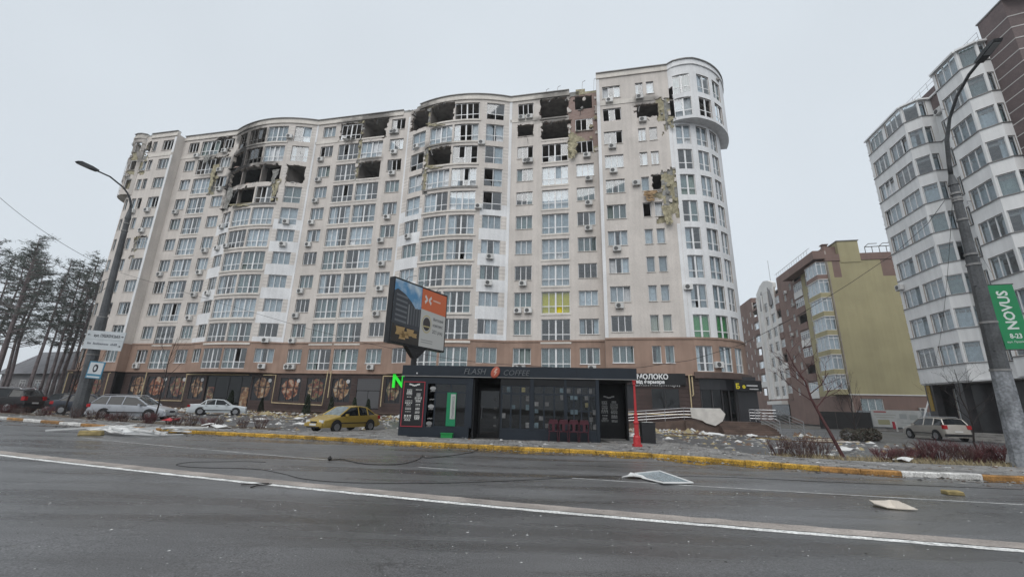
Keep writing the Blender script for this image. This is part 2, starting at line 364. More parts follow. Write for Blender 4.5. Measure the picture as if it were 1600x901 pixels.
# ------------------------------------------------------------------ the damaged apartment block
TH = radians(11.81); DF = 44.0
E_U = Vector((cos(TH), -sin(TH), 0)); E_Y = Vector((sin(TH), cos(TH), 0))   # along the facade; away from the street
def W(u, y, z=0.0):                     # facade coordinates to world (y = 0 is the front, positive behind it)
    return E_U * u + E_Y * (DF + y) + Vector((0, 0, z))
def beige_with_soot(name, col, spots, stripe=0.0):
    m = pm(name, col, 0.85, spec=0.25, var=0.08, vs=0.45, fine=0.06, fs=9, streak=0.06, bump=0.12, bs=90)
    n, l = nodes_of(m); b = n['Principled BSDF']; g = n.new('ShaderNodeNewGeometry')
    t = n.new('ShaderNodeTexNoise'); t.inputs['Scale'].default_value = 0.75; t.inputs['Detail'].default_value = 5; l.new(g.outputs['Position'], t.inputs['Vector'])
    acc = None
    for (c, rad, amt) in spots:
        s = n.new('ShaderNodeVectorMath'); s.operation = 'SUBTRACT'; s.inputs[1].default_value = c; l.new(g.outputs['Position'], s.inputs[0])
        d = n.new('ShaderNodeVectorMath'); d.operation = 'DIVIDE'; d.inputs[1].default_value = rad; l.new(s.outputs[0], d.inputs[0])
        le = n.new('ShaderNodeVectorMath'); le.operation = 'LENGTH'; l.new(d.outputs[0], le.inputs[0])
        mn = n.new('ShaderNodeMath'); mn.operation = 'MULTIPLY_ADD'; mn.inputs[1].default_value = 1.5; l.new(t.outputs['Fac'], mn.inputs[0])
        ad = n.new('ShaderNodeMath'); ad.operation = 'SUBTRACT'; ad.inputs[1].default_value = 0.75; l.new(le.outputs['Value'], ad.inputs[0]); l.new(ad.outputs[0], mn.inputs[2])
        r = n.new('ShaderNodeMapRange'); r.inputs['From Min'].default_value = 0.55; r.inputs['From Max'].default_value = 1.1; r.inputs['To Min'].default_value = amt; r.inputs['To Max'].default_value = 0.0
        l.new(mn.outputs[0], r.inputs['Value'])
        if acc is None: acc = r.outputs[0]
        else:
            x = n.new('ShaderNodeMath'); x.operation = 'MAXIMUM'; l.new(acc, x.inputs[0]); l.new(r.outputs[0], x.inputs[1]); acc = x.outputs[0]
    src = b.inputs['Base Color'].links[0].from_socket
    if acc:
        mx = n.new('ShaderNodeMix'); mx.data_type = 'RGBA'; mx.inputs[7].default_value = (0.012, 0.011, 0.011, 1)
        l.new(acc, mx.inputs[0]); l.new(src, mx.inputs[6]); l.new(mx.outputs[2], b.inputs['Base Color'])
    return m
SOOT = [(W(-46.9, -0.9, 32.6), (2.6, 2.6, 4.2), 0.97), (W(-48.6, -.2, 30.5), (1.5, 2.0, 4.6), 0.97), (W(-45.6, -1.3, 36.0), (3.2, 2.4, 2.6), 0.75), (W(-47.6, -.6, 37.6), (2.2, 2.0, 2.0), .8), (W(-43.0, -1.4, 32.2), (2.4, 2.2, 1.3), .7),
        (W(-66, 0, 35.5), (2.4, 4, 5.0), 0.55), (W(-52, 0, 36.0), (1.6, 2, 1.6), 0.35), (W(-28, 0, 38.2), (2.8, 2, 1.3), 0.7), (W(-28.3, 0, 32.2), (2.0, 2, 1.2), 0.6), (W(-31.5, 0, 37.9), (2.0, 2, .9), .55), (W(-18.3, -1.2, 32.0), (2.2, 2, 1.0), .6), (W(-4.5, 0, 35.0), (2.4, 2, .9), .65), (W(5.8, -1.25, 35.2), (1.8, 2, .8), .5), (W(-1.0, 0, 35.5), (1.6, 1.5, 2.0), .45), (W(-53, 0, 33.6), (2.2, 2, 2.6), .4),
        (W(-20.5, -.8, 37.6), (3.2, 2, 1.2), 0.7), (W(-4.5, 0, 38.0), (2.6, 2, 1.2), 0.6), (W(-41.5, -1, 31.6), (1.0, 1.2, 1.0), 0.5)]
M_BEIGE = beige_with_soot('render_beige', (0.645, 0.594, 0.550), SOOT)
M_STRIPE = beige_with_soot('render_beige_pale', (0.71, 0.66, 0.615), SOOT)
def add_stripes(m, period, amt):
    n, l = nodes_of(m); b = n['Principled BSDF']; g = n.new('ShaderNodeNewGeometry'); sp = n.new('ShaderNodeSeparateXYZ'); l.new(g.outputs['Position'], sp.inputs[0])
    a = n.new('ShaderNodeMath'); a.operation = 'MULTIPLY'; a.inputs[1].default_value = 2 * pi / period; l.new(sp.outputs[2], a.inputs[0])
    c = n.new('ShaderNodeMath'); c.operation = 'SINE'; l.new(a.outputs[0], c.inputs[0])
    r = n.new('ShaderNodeMapRange'); r.inputs['From Min'].default_value = -.2; r.inputs['From Max'].default_value = .2; r.inputs['To Min'].default_value = 1 - amt; r.inputs['To Max'].default_value = 1.0; l.new(c.outputs[0], r.inputs['Value'])
    src = b.inputs['Base Color'].links[0].from_socket; s = n.new('ShaderNodeVectorMath'); s.operation = 'SCALE'; l.new(src, s.inputs[0]); l.new(r.outputs[0], s.inputs['Scale']); l.new(s.outputs[0], b.inputs['Base Color'])
add_stripes(M_STRIPE, .44, .13)
M_WHITE = beige_with_soot('render_white', (0.79, 0.79, 0.795), SOOT)
M_TRIM = beige_with_soot('trim_cream', (0.70, 0.655, 0.60), SOOT)
M_BROWN = pm('render_brown', (0.34, 0.235, 0.185), 0.85, spec=0.25, var=0.12, vs=0.6, streak=0.08, bump=0.12)
M_DKBROWN = pm('cladding_dark_brown', (0.062, 0.040, 0.036), 0.6, var=0.2, vs=0.8, fine=0.1)
M_REVEAL = pm('reveal_plaster', (0.42, 0.37, 0.33), 0.9, var=0.2, vs=2)
M_CONC = pm('bare_concrete', (0.30, 0.285, 0.27), 0.92, var=0.3, vs=1.4, fine=0.2, bump=0.4, bs=25)
M_ROOM = pm('room_plaster', (0.33, 0.295, 0.27), 0.95, var=0.4, vs=0.5)
M_FRAME = pm('upvc_white', (0.80, 0.80, 0.80), 0.35, spec=0.5, var=0.06, vs=2, rnd=0.05)
M_FRAMEB = pm('upvc_burnt', (0.10, 0.095, 0.09), 0.8, var=0.4, vs=4)
M_CHAR = pm('charred', (0.016, 0.015, 0.015), 0.95, var=0.4, vs=2)
M_INSUL = pm('torn_insulation', (0.35, 0.315, 0.215), 0.97, var=0.35, vs=2.5, fine=0.3, fs=18, bump=1.0, bs=12)
M_GREYI = pm('grey_adhesive', (0.255, 0.25, 0.235), 0.95, var=0.35, vs=2.2, fine=0.25, fs=14, bump=0.6, bs=14)
M_TIN = pm('roof_tin', (0.24, 0.235, 0.23), 0.5, metal=0.4, var=0.2, vs=1)
M_METAL = pm('grey_steel', (0.30, 0.30, 0.31), 0.4, metal=0.7)
GL = [glass_mat('window_glass', (0.86, 0.90, 0.92), 2.2), glass_mat('window_glass_darker', (0.42, 0.48, 0.50), 1.9)]
M_CURT = [pm('curtain_white', (0.66, 0.68, 0.70), 0.9, var=0.15, vs=3, rnd=0.2), pm('curtain_bluegrey', (0.46, 0.50, 0.525), 0.9, var=0.15, vs=3, rnd=0.25), pm('curtain_greygreen', (0.22, 0.27, 0.26), 0.9, var=0.15, vs=3, rnd=0.3),
          pm('blind_cream', (0.55, 0.53, 0.42), 0.9, rnd=0.1), pm('blind_lime', (0.80, 0.66, 0.02), 0.85), pm('blind_green', (0.05, 0.38, 0.08), 0.85)]
def brick_mat(name, c1, c2, mort, scale=1.0):
    m = bpy.data.materials.new(name); m.use_nodes = True; MATS[name] = m; n, l = nodes_of(m); b = n['Principled BSDF']
    g = n.new('ShaderNodeNewGeometry'); sp = n.new('ShaderNodeSeparateXYZ'); cb = n.new('ShaderNodeCombineXYZ')
    ad = n.new('ShaderNodeMath'); ad.operation = 'ADD'
    l.new(g.outputs['Position'], sp.inputs[0]); l.new(sp.outputs[0], ad.inputs[0]); l.new(sp.outputs[1], ad.inputs[1])
    l.new(ad.outputs[0], cb.inputs[0]); l.new(sp.outputs[2], cb.inputs[1])
    t = n.new('ShaderNodeTexBrick'); t.inputs['Scale'].default_value = scale; t.inputs['Color1'].default_value = (*c1, 1); t.inputs['Color2'].default_value = (*c2, 1); t.inputs['Mortar'].default_value = (*mort, 1)
    t.inputs['Brick Width'].default_value = .26; t.inputs['Row Height'].default_value = .085; t.inputs['Mortar Size'].default_value = .008
    l.new(cb.outputs[0], t.inputs['Vector']); l.new(t.outputs['Color'], b.inputs['Base Color']); b.inputs['Roughness'].default_value = 0.9
    return m
M_BRICK = brick_mat('exposed_brick', (0.27, 0.17, 0.145), (0.34, 0.235, 0.20), (0.32, 0.295, 0.275))

class Prof:
    """plan outline: f(s) -> (u, y) and the outward normal"""
    def __init__(s, f): s.f = f
    def at(s, t, off=0.0):
        x, y = s.f(t); a, b = s.f(t - .01), s.f(t + .01); dx, dy = b[0] - a[0], b[1] - a[1]; L = sqrt(dx * dx + dy * dy)
        nx, ny = dy / L, -dx / L
        return (x + nx * off, y + ny * off), (nx, ny)
    def ang(s, t):
        n = s.at(t)[1]; return atan2(n[0], -n[1])
def flat(u0, y): return Prof(lambda t: (t, y))
def bayf(u0, u1, sag, y=0.0):
    m, h = (u0 + u1) / 2, (u1 - u0) / 2
    return Prof(lambda t: (t, y - sag * (1 - ((t - m) / h) ** 2)))
def arc(cu, cy_, r, a0, sgn=1):
    return Prof(lambda t: (cu + r * sin(a0 + t / r), cy_ - r * cos(a0 + t / r)))
def wall(name, P, s0, s1, z0, z1, opens, mats, matfn, parent, step=None, hole=None, zone=None, depth=0.32, cell=0.25, off=0.0, split=(), rev=None, org=(0, 0, 0), sx=()):
    """outer skin with real openings; hole(s,z) removes ragged cells inside zone=(s0,s1,z0,z1) lists"""
    sb, zb = {round(s0, 4), round(s1, 4)}, {round(z0, 4), round(z1, 4)}
    for o in opens:
        if o[1] <= s0 or o[0] >= s1 or o[3] <= z0 or o[2] >= z1: continue
        for q in o[:2]:
            if s0 < q < s1: sb.add(round(q, 4))
        for q in o[2:4]:
            if z0 < q < z1: zb.add(round(q, 4))
    sb |= {round(q, 4) for q in sx if s0 < q < s1}
    for q in split:
        if z0 < q < z1: zb.add(round(q, 4))
    for zn in (zone or []):
        a = max(s0, zn[0]); b = min(s1, zn[1])
        if b > a:
            n = max(1, int((b - a) / cell)); sb |= {round(a + (b - a) * i / n, 4) for i in range(n + 1)}
        a = max(z0, zn[2]); b = min(z1, zn[3])
        if b > a:
            n = max(1, int((b - a) / cell)); zb |= {round(a + (b - a) * i / n, 4) for i in range(n + 1)}
    if step:
        n = max(1, int((s1 - s0) / step)); sb |= {round(s0 + (s1 - s0) * i / n, 4) for i in range(1, n)}
    def clean(q):
        q = sorted(q); r = [q[0]]
        for a in q[1:]:
            if a - r[-1] > 0.012: r.append(a)
        return r
    S, Z = clean(sb), clean(zb); ns, nzc = len(S) - 1, len(Z) - 1
    keep, dmg = {}, {}
    for i in range(ns):
        sc = (S[i] + S[i + 1]) / 2; ol = [o for o in opens if o[0] - .006 < sc < o[1] + .006]
        for j in range(nzc):
            zc = (Z[j] + Z[j + 1]) / 2
            k = not any(o[2] - .006 < zc < o[3] + .006 for o in ol)
            if k and hole and any(a[0] <= sc <= a[1] and a[2] <= zc <= a[3] for a in zone) and hole(sc, zc): k = False; dmg[i, j] = 1
            keep[i, j] = k
    jit = {}
    for (i, j) in dmg:
        for a in (0, 1):
            for b in (0, 1):
                if 0 < i + a < ns and 0 < j + b < nzc: jit[i + a, j + b] = (random.uniform(-.09, .09), random.uniform(-.09, .09))
    mb = MB(); cache = {}
    def vid(i, j, L):
        if (i, j, L) not in cache:
            js, jz = jit.get((i, j), (0, 0)); (x, y), nn = P.at(S[i] + js, off - (depth if L else 0))
            cache[i, j, L] = len(mb.v); mb.v.append((x - org[0], y - org[1], Z[j] + jz - org[2]))
        return cache[i, j, L]
    RI = len(mats)
    for i in range(ns):
        for j in range(nzc):
            if not keep[i, j]: continue
            mi = matfn((S[i] + S[i + 1]) / 2, (Z[j] + Z[j + 1]) / 2)
            mb.f.append((vid(i, j, 0), vid(i + 1, j, 0), vid(i + 1, j + 1, 0), vid(i, j + 1, 0))); mb.m.append(mi)
            for (di, dj, a, b) in ((-1, 0, (i, j), (i, j + 1)), (1, 0, (i + 1, j + 1), (i + 1, j)), (0, -1, (i + 1, j), (i, j)), (0, 1, (i, j + 1), (i + 1, j + 1))):
                q = (i + di, j + dj)
                if q in keep and keep[q]: continue
                if q not in keep and not rev: continue
                mb.f.append((vid(*a, 0), vid(*b, 0), vid(*b, 1), vid(*a, 1))); mb.m.append(RI)
    return mb.obj(name, list(mats) + [M_REVEAL], parent, fix=False)

# ---- window kit (meshes shared by every like window of every building)
WK = {}
def win_kit(kind, w, h, fm):
    key = (kind, round(w, 2), round(h, 2), fm.name)
    if key in WK: return WK[key]
    cols, tr, heavy = {'w3': (3, None, ()), 'w2': (2, None, ()), 'w1': (1, None, ()), 'b4': (4, .33, (2,)), 'b3': (3, .33, ()), 'c2': (2, .33, (1,)), 'b2': (2, .36, ()), 'o2': (2, .8, ()), 'o3': (3, None, ()), 'o4': (4, .72, ())}[kind]
    f = .06; mb = MB(); D0, D1 = 0.0, .07
    mb.b2(-w / 2, w / 2, D0, D1, 0, f); mb.b2(-w / 2, w / 2, D0, D1, h - f, h)
    mb.b2(-w / 2, -w / 2 + f, D0, D1, f, h - f); mb.b2(w / 2 - f, w / 2, D0, D1, f, h - f)
    xs = [-w / 2 + f]; iw = w - 2 * f
    for c in range(1, cols):
        x = -w / 2 + f + iw * c / cols; t = .085 if c in heavy else .038
        mb.b2(x - t, x + t, D0 - .004, D1 + .004, f, h - f); xs += [x - t, x + t]
    xs.append(w / 2 - f); zs = [f, h - f]
    if tr:
        zt = h * tr; mb.b2(-w / 2 + f, w / 2 - f, D0 + .006, D1 - .006, zt - .04, zt + .04); zs = [f, zt - .04, zt + .04, h - f]
    me = mb.mesh('window', fm); panes = []
    for i in range(0, len(xs), 2):
        for j in range(0, len(zs), 2):
            pw, ph = xs[i + 1] - xs[i], zs[j + 1] - zs[j]; b = MB(); b.box((0, 0, 0), (pw, .008, ph)); panes.append(((xs[i] + xs[i + 1]) / 2, (zs[j] + zs[j + 1]) / 2, b.mesh('pane', GL[0])))
    sill = None
    WK[key] = (me, panes); return WK[key]
CK = {}
def curtain_mesh(w, h, mi):
    k = (round(w, 2), round(h, 2), mi)
    if k not in CK:
        b = MB(); n = max(4, int(w / .07)); ph = 0.0
        pts = [(-w / 2 + w * i / n, .035 * sin(i * 2.1) + .012 * sin(i * 5.3)) for i in range(n + 1)]
        for p, q in zip(pts, pts[1:]): b.face([(p[0], p[1], 0), (q[0], q[1], 0), (q[0], q[1], h), (p[0], p[1], h)])
        CK[k] = b.mesh('curtain', M_CURT[mi], smooth=True, weld=.001)
    return CK[k]
def put_window(root, kind, x, y, z, rz, w, h, broken=0.0, burnt=False, curt=None, glassi=0, cprob=0.75, tilt=0.0, org=(0, 0, 0), pal=(0, 0, 1, 1, 2)):
    fm = M_FRAMEB if burnt else M_FRAME
    me, panes = win_kit(kind, w, h, fm)
    o = link('window', me, root, (x - org[0], y - org[1], z - org[2]), rz)
    if tilt: o.rotation_euler.y = tilt
    for (px, pz, pmesh) in panes:
        if random.random() < broken: continue
        p = link('pane', pmesh, o, (px, .035, pz))
        if random.random() < 0.06: p.rotation_euler.z = random.uniform(.15, .5)
    if curt is not None or random.random() < cprob * (1 - broken * .7):
        mi = random.choice(pal) if curt is None else curt
        full = curt is not None or random.random() < .62
        if full: spans = [(0, w - .1)]
        else:
            r = random.random(); q = random.uniform(.22, .4) * w
            spans = [(-w / 2 + q / 2 + .04, q), (w / 2 - q / 2 - .04, q)] if r < .6 else [((-1 if r < .8 else 1) * (w / 2 - q * .75 - .04), q * 1.5)]
        for cx, cw in spans:
            link('curtain', curtain_mesh(cw, h - .06, mi), o, (cx, .17 + random.uniform(0, .05), .03))
    return o
AC = MB(); AC.b2(-.40, .40, -.34, -.04, 0, .54); AC.b2(-.32, -.28, -.30, 0, -.06, 0); AC.b2(.28, .32, -.30, 0, -.06, 0)
M_AC = pm('ac_casing', (0.62, 0.615, 0.60), 0.5, var=0.12, vs=3, rnd=0.18)
ACM = AC.mesh('air_conditioner', M_AC)
b = MB(); b.lathe([(.19, 0), (.21, .012), (.21, .02)], 16, M=Matrix.Rotation(pi / 2, 4, 'X')); ACF = b.mesh('fan_grille', pm('ac_grille', (0.10, 0.10, 0.10), 0.6))
def put_ac(root, x, y, z, rz, org=(0, 0, 0)):
    o = link('air_conditioner', ACM, root, (x - org[0], y - org[1], z - org[2]), rz)
    link('fan_grille', ACF, o, (-.10, -.342, .27)); return o

main = thing('apartment_building', 'long cream twelve storey block with bowed bays and shell-torn upper floors', 'building', W(0, 0, 0), -TH)
ZT = lambda k: 7.6 + 3.0 * k            # window head of storey k (k = 0 brown storey)
ZF = lambda k: 5.2 + 3.0 * k
KS = range(11)
ROOF = 38.75
# sections: profile, range, columns (s0, s1, kind), roof height
SEC = {
 'lc': dict(P=Prof(lambda t: (-64.0 - 3.0 * sin((-64.0 - t) / 3.0), -1.2 + 3.0 * (1 - cos((-64.0 - t) / 3.0)))), r=(-68.6, -64.0), cols=[(-66.9, -65.6, 'c2'), (-65.1, -64.3, 'w1')], top=38.9, step=.5),
 's0': dict(P=flat(0, -1.2), r=(-64.0, -58.6), cols=[(-63.65, -62.9, 'w1'), (-62.65, -61.9, 'w1'), (-60.85, -58.98, 'w3')], top=38.9),
 's1': dict(P=flat(0, 0), r=(-58.6, -49.6), cols=[(-57.6, -55.9, 'w3'), (-55.4, -52.5, 'b4'), (-51.6, -49.85, 'w3')], top=ROOF),
 'b1': dict(P=bayf(-49.6, -36.7, 1.4), r=(-49.6, -36.7), cols=[(-48.6, -46.9, 'b2'), (-46.4, -43.45, 'b4'), (-43.2, -40.3, 'b4'), (-39.4, -37.35, 'b2')], top=ROOF, step=.6),
 's2': dict(P=flat(0, 0), r=(-36.7, -23.3), cols=[(-35.75, -33.9, 'w3'), (-33.05, -30.15, 'b4'), (-29.8, -26.7, 'b4'), (-25.75, -23.85, 'w3')], top=ROOF),
 'b2': dict(P=bayf(-23.3, -9.9, 1.5), r=(-23.3, -9.9), cols=[(-22.4, -20.4, 'b2'), (-19.75, -16.75, 'b4'), (-16.5, -13.5, 'b4'), (-12.65, -10.6, 'b2')], top=ROOF, step=.6),
 's3': dict(P=flat(0, 0), r=(-9.9, 0.5), cols=[(-8.95, -7.05, 'w3'), (-5.97, -2.96, 'b4'), (-2.04, -0.05, 'w3')], top=ROOF),
 's4': dict(P=flat(0, -1.25), r=(0.5, 8.4), cols=[(1.15, 3.15, 'w3'), (4.85, 5.66, 'w1'), (6.02, 6.84, 'w1')], top=39.5),
 'rc': dict(P=Prof(lambda t: (8.4 + 6.2 * sin((t - 8.4) / 6.2), -1.25 + 6.2 * (1 - cos((t - 8.4) / 6.2)))), r=(8.4, 18.14), cols=[(8.75, 10.3, 'c2'), (11.0, 12.45, 'c2'), (12.95, 14.3, 'c2')], top=39.5, step=.55),
}
# what is gone: (section, s0, s1, z0, z1, ragged) holes through the wall; peeled skin; window states
HOLES = [('lc', -66.6, -65.5, 35.6, 37.6, .25), ('s0', -63.9, -63.0, 35.4, 37.6, .3), ('s0', -60.9, -59.2, 21.8, 22.6, .4),
         ('s1', -53.4, -50.3, 35.6, 37.9, .5), ('s1', -52.7, -50.7, 33.0, 34.8, .4),
         ('b1', -48.9, -41.0, 29.3, 31.8, .35), ('b1', -48.6, -45.0, 26.4, 28.7, .35), ('b1', -39.5, -37.3, 29.2, 31.7, .15), ('b1', -49.3, -47.0, 32.4, 34.6, .3),
         ('s2', -30.0, -26.4, 35.1, 38.1, .25), ('s2', -29.8, -26.7, 29.1, 31.7, .12), ('s2', -33.2, -30.0, 35.1, 37.8, .2),
         ('b2', -22.9, -20.2, 35.1, 37.9, .3), ('b2', -20.0, -16.6, 35.2, 37.9, .25), ('b2', -19.9, -16.8, 29.2, 31.7, .2),
         ('s3', -6.2, -2.9, 34.9, 38.0, .2), ('s3', -6.1, -2.8, 32.1, 34.7, .25), ('s3', -9.0, -7.0, 32.9, 34.65, .08), ('s3', -2.1, 0.0, 35.9, 37.8, .12),
         ('s4', 4.8, 7.1, 32.9, 34.75, .25), ('s4', 5.95, 6.95, 23.8, 25.8, .15), ('rc', 8.4, 8.8, 32.3, 36.3, .12)]
PEEL = [('s3', -2.75, 0.5, 30.0, 38.75, .5), ('s3', -3.0, -2.0, 29.6, 32.0, .4), ('s4', 6.9, 8.4, 32.0, 35.2, .5), ('s4', 7.6, 8.4, 30.8, 33.0, .4), ('s4', 6.7, 8.4, 20.9, 26.3, .45), ('s4', 5.7, 6.9, 23.1, 23.8, .3),
        ('s4', 6.3, 7.6, 20.1, 21.2, .35), ('s1', -52.6, -51.4, 28.8, 33.0, .4), ('b1', -41.2, -40.2, 26.3, 29.6, .35), ('b2', -20.4, -19.6, 25.6, 32.0, .3), ('b2', -20.5, -19.7, 34.9, 38.0, .2), ('lc', -65.2, -64.3, 31.5, 37.3, .35), ('s0', -64.0, -63.0, 32.5, 36.5, .4), ('s0', -61.2, -60.6, 19.8, 22.8, .35), ('s2', -30.2, -29.7, 29.0, 38.0, .12)]
def in_rects(rects, sec):
    L = [r for r in rects if r[0] == sec]
    def f(s, z):
        for (_, a, b, c, d, g) in L:
            q = g * nz3(s * 1.7 + 3, z * 1.7, 2.0) * 1.6
            if a - q < s < b + q and c - q * .8 < z < d + q * .8: return True
        return False
    return f, [(r[1] - .7, r[2] + .7, r[3] - .7, r[4] + .7) for r in L]
GONE = {}        # (sec, col, k) -> 'gone' | broken share | 'burnt'
def st(sec, col, ks, v):
    for k in ks: GONE[sec, col, k] = v
st('lc', 0, (10,), 'gone'); st('lc', 0, (9, 8), .9); st('lc', 1, (10, 9, 8), .8)
st('s0', 0, (10,), 'gone'); st('s0', 1, (10, 9), .7); st('s0', 2, (10,), .95); st('s0', 2, (7,), .4)
st('s1', 0, (10,), .8); st('s1', 1, (10,), .7); st('s1', 1, (9,), .4); st('s1', 2, (10, 9), .85)
for c in range(4): st('b1', c, (8,), 'gone')
st('b1', 0, (7, 9), 'gone'); st('b1', 0, (10,), 'burnt'); st('b1', 1, (9, 10), 'burnt'); st('b1', 1, (7,), 'gone'); st('b1', 2, (9,), .6); st('b1', 2, (7,), .4)
st('s2', 1, (10,), .9); st('s2', 2, (10, 8), 'gone'); st('s2', 2, (9,), .9); st('s2', 1, (9,), .35); st('s2', 3, (10, 8), .7); st('s2', 0, (9,), .3)
st('b2', 0, (10,), 'gone'); st('b2', 1, (10, 8), 'gone'); st('b2', 2, (10,), .8); st('b2', 3, (10,), .7); st('b2', 1, (9,), .5); st('b2', 2, (9,), .7); st('b2', 0, (8, 7), .55); st('b2', 1, (7,), .6); st('b2', 2, (8, 7), .3)
st('s3', 1, (10, 9), 'gone'); st('s3', 0, (9,), 'gone'); st('s3', 0, (10,), .9); st('s3', 2, (10,), 'gone'); st('s3', 2, (9, 8), .9); st('s3', 1, (8,), .5)
st('s4', 0, (9,), .7); st('s4', 1, (9,), 'gone'); st('s4', 2, (9, 6), 'gone'); st('s4', 1, (5,), .9); st('s4', 2, (5,), .9)
st('rc', 0, (9,), .6); st('rc', 1, (9,), .6); st('rc', 2, (9,), .4); st('rc', 0, (6,), .4)
def opening(kind, k, sec):
    zt = ZT(k)
    if kind == 'w3' or kind == 'w1': h = 1.62
    elif kind == 'b4' or kind == 'c2': h = 2.36
    elif kind == 'b2': h = 2.3 if k >= 6 else 1.62
    return zt - h, zt
ROOMS = []
for sec, d in SEC.items():
    P = d['P']; s0, s1 = d['r']; opens = []; wins = []
    for ci, (a, b_, kind) in enumerate(d['cols']):
        for k in KS:
            z0, z1 = opening(kind, k, sec); opens.append((a, b_, z0, z1)); wins.append((ci, k, a, b_, z0, z1, kind))
    hf, hz = in_rects(HOLES, sec); pf, pz = in_rects(PEEL, sec)
    bay = sec in ('b1', 'b2'); inner = d['cols'][1][0] - .3, d['cols'][2 if bay else 1][1] + .3
    def mf(s, z, sec=sec, bay=bay, inner=inner):
        if z < 8.3: return 1
        if sec == 'rc': return 2
        if bay and not (inner[0] < s < inner[1]):
            k = int((z - 7.6) // 3); fr = (z - 7.6) - 3 * k
            if fr < 1.38: return 2 if k < 6 else 0
            return 3
        return 0
    rm = lambda s, z: hf(s, z) or pf(s, z)
    ZS = [8.3] + [7.6 + 3 * k for k in range(11)] + [8.98 + 3 * k for k in range(11)]
    PU, zu = P, None
    if sec in ('rc', 'lc'):
        zu = 31.9 if sec == 'rc' else 29.2; ed = s0 if sec == 'rc' else s1
        PU = Prof(lambda t, P=P, ed=ed: P.at(t, .02 + .95 * min(1.0, abs(t - ed) / 2.2) ** .6)[0]); d['PU'] = PU
        wall('wall', PU, s0, s1, zu, d['top'] - .35, opens, [M_BEIGE, M_BROWN, M_WHITE, M_STRIPE], mf, main, d.get('step'), rm, hz + pz, .32, .24, split=ZS, rev=False)
        mb = MB(); nn_ = 16
        for i in range(nn_):
            ta, tb = s0 + (s1 - s0) * i / nn_, s0 + (s1 - s0) * (i + 1) / nn_
            A, B, A2, B2 = PU.at(ta)[0], PU.at(tb)[0], P.at(ta, -.3)[0], P.at(tb, -.3)[0]
            mb.face([(*A2, zu), (*B2, zu), (*B, zu), (*A, zu)])
        mb.obj('overhang_soffit', M_WHITE if sec == 'rc' else M_TRIM, main, fix=False)
    wall('wall', P, s0, s1, 4.85, zu or d['top'] - .35, opens, [M_BEIGE, M_BROWN, M_WHITE, M_STRIPE], mf, main, d.get('step'), rm if (hz or pz) else None, hz + pz, .32, .24, split=ZS, rev=False)
    if pz:                                    # what shows where the outer skin is torn off
        for (a, b_, c, e) in pz:
            a, b_, c, e = max(a, s0), min(b_, s1), c, min(e, d['top'] - .35)
            if b_ - a < .3: continue
            brick = sec == 's3'
            def bm(s, z, brick=brick):
                if brick: return 0 if z > 33.0 - (s + 2.5) * .8 and z < 38.0 else 1
                return 1 if nz3(s * 1.3, z * .9, 7) > -.1 else 2
            wall('torn_wall', PU, a, b_, c, e, opens, [M_BRICK, M_INSUL, M_GREYI], bm, main, None, hf, [(a - 1, b_ + 1, c - 1, e + 1)], .2, .3, off=-.09 - .004 * random.random(), rev=False)
    if sec in ('b1',):                    # dark inner lining behind the burnt bay
        pass
    for (ci, k, a, b_, z0, z1, kind) in wins:
        sm = (a + b_) / 2; g = GONE.get((sec, ci, k), 0.03 if k < 8 else .12)
        if g == 'gone': continue
        PP = PU if zu and z0 > zu else P
        (x, y), nn = PP.at(sm, -.13 if kind not in ('b4',) or not bay else -.16); rz = PP.ang(sm)
        kk = kind
        if kind == 'b2': kk = 'b2' if k >= 6 else 'w3'
        cw = sqrt((PP.at(b_)[0][0] - PP.at(a)[0][0]) ** 2 + (PP.at(b_)[0][1] - PP.at(a)[0][1]) ** 2)
        curt = None; pal = (0, 0, 0, 1, 1, 2)
        if k <= 1: pal = (2, 2, 1, 2)
        if sec == 's3' and ci == 1 and k == 2: curt = 4
        if sec == 'rc' and k == 1 and ci < 2: curt = 5
        if sec == 'rc': pal = (0, 1, 1, 0, 2)
        if sec == 's4' and k == 1 and ci > 0: curt = 3
        if g == 'burnt': put_window(main, kk, x, y, z0, rz, cw, z1 - z0, .9, True, cprob=0)
        else: put_window(main, kk, x, y, z0, rz, cw, z1 - z0, g, False, curt, 0, cprob=.93 if k > 1 else .7, pal=pal, tilt=random.uniform(-.05, .05) if g > .65 else 0)
# returns between the stepped sections, far side walls
def vwall(name, pts, z0, z1, mats, mf=None, split=()):
    mb = MB(); zz = [z0] + [q for q in split if z0 < q < z1] + [z1]
    for (p, q) in zip(pts, pts[1:]):
        for a, b_ in zip(zz, zz[1:]): mb.face([(p[0], p[1], a), (q[0], q[1], a), (q[0], q[1], b_), (p[0], p[1], b_)], mf((a + b_) / 2) if mf else 0)
    return mb.obj(name, mats, main, fix=False)
bb = lambda z: 1 if z < 8.3 else 0
vwall('wall', [(-58.6, -1.2), (-58.6, 0.0)], 4.85, 38.5, [M_BEIGE, M_BROWN], bb, [8.3])
vwall('wall', [(0.5, 0.0), (0.5, -1.25)], 4.85, 39.1, [M_BEIGE, M_BROWN], bb, [8.3])
vwall('wall', [(14.6, 4.95), (14.6, 16)], 4.85, 39.1, [M_WHITE, M_BROWN], bb, [8.3])
(xl, yl), _ = SEC['lc']['P'].at(-68.6)
vwall('wall', [(-67, 16), (xl, yl)], 0, 38.5, [M_BEIGE, M_BROWN], bb, [8.3])
vwall('wall', [(14.6, 16), (-67, 16)], 0, 38.5, [M_BEIGE, M_BROWN], bb, [8.3])
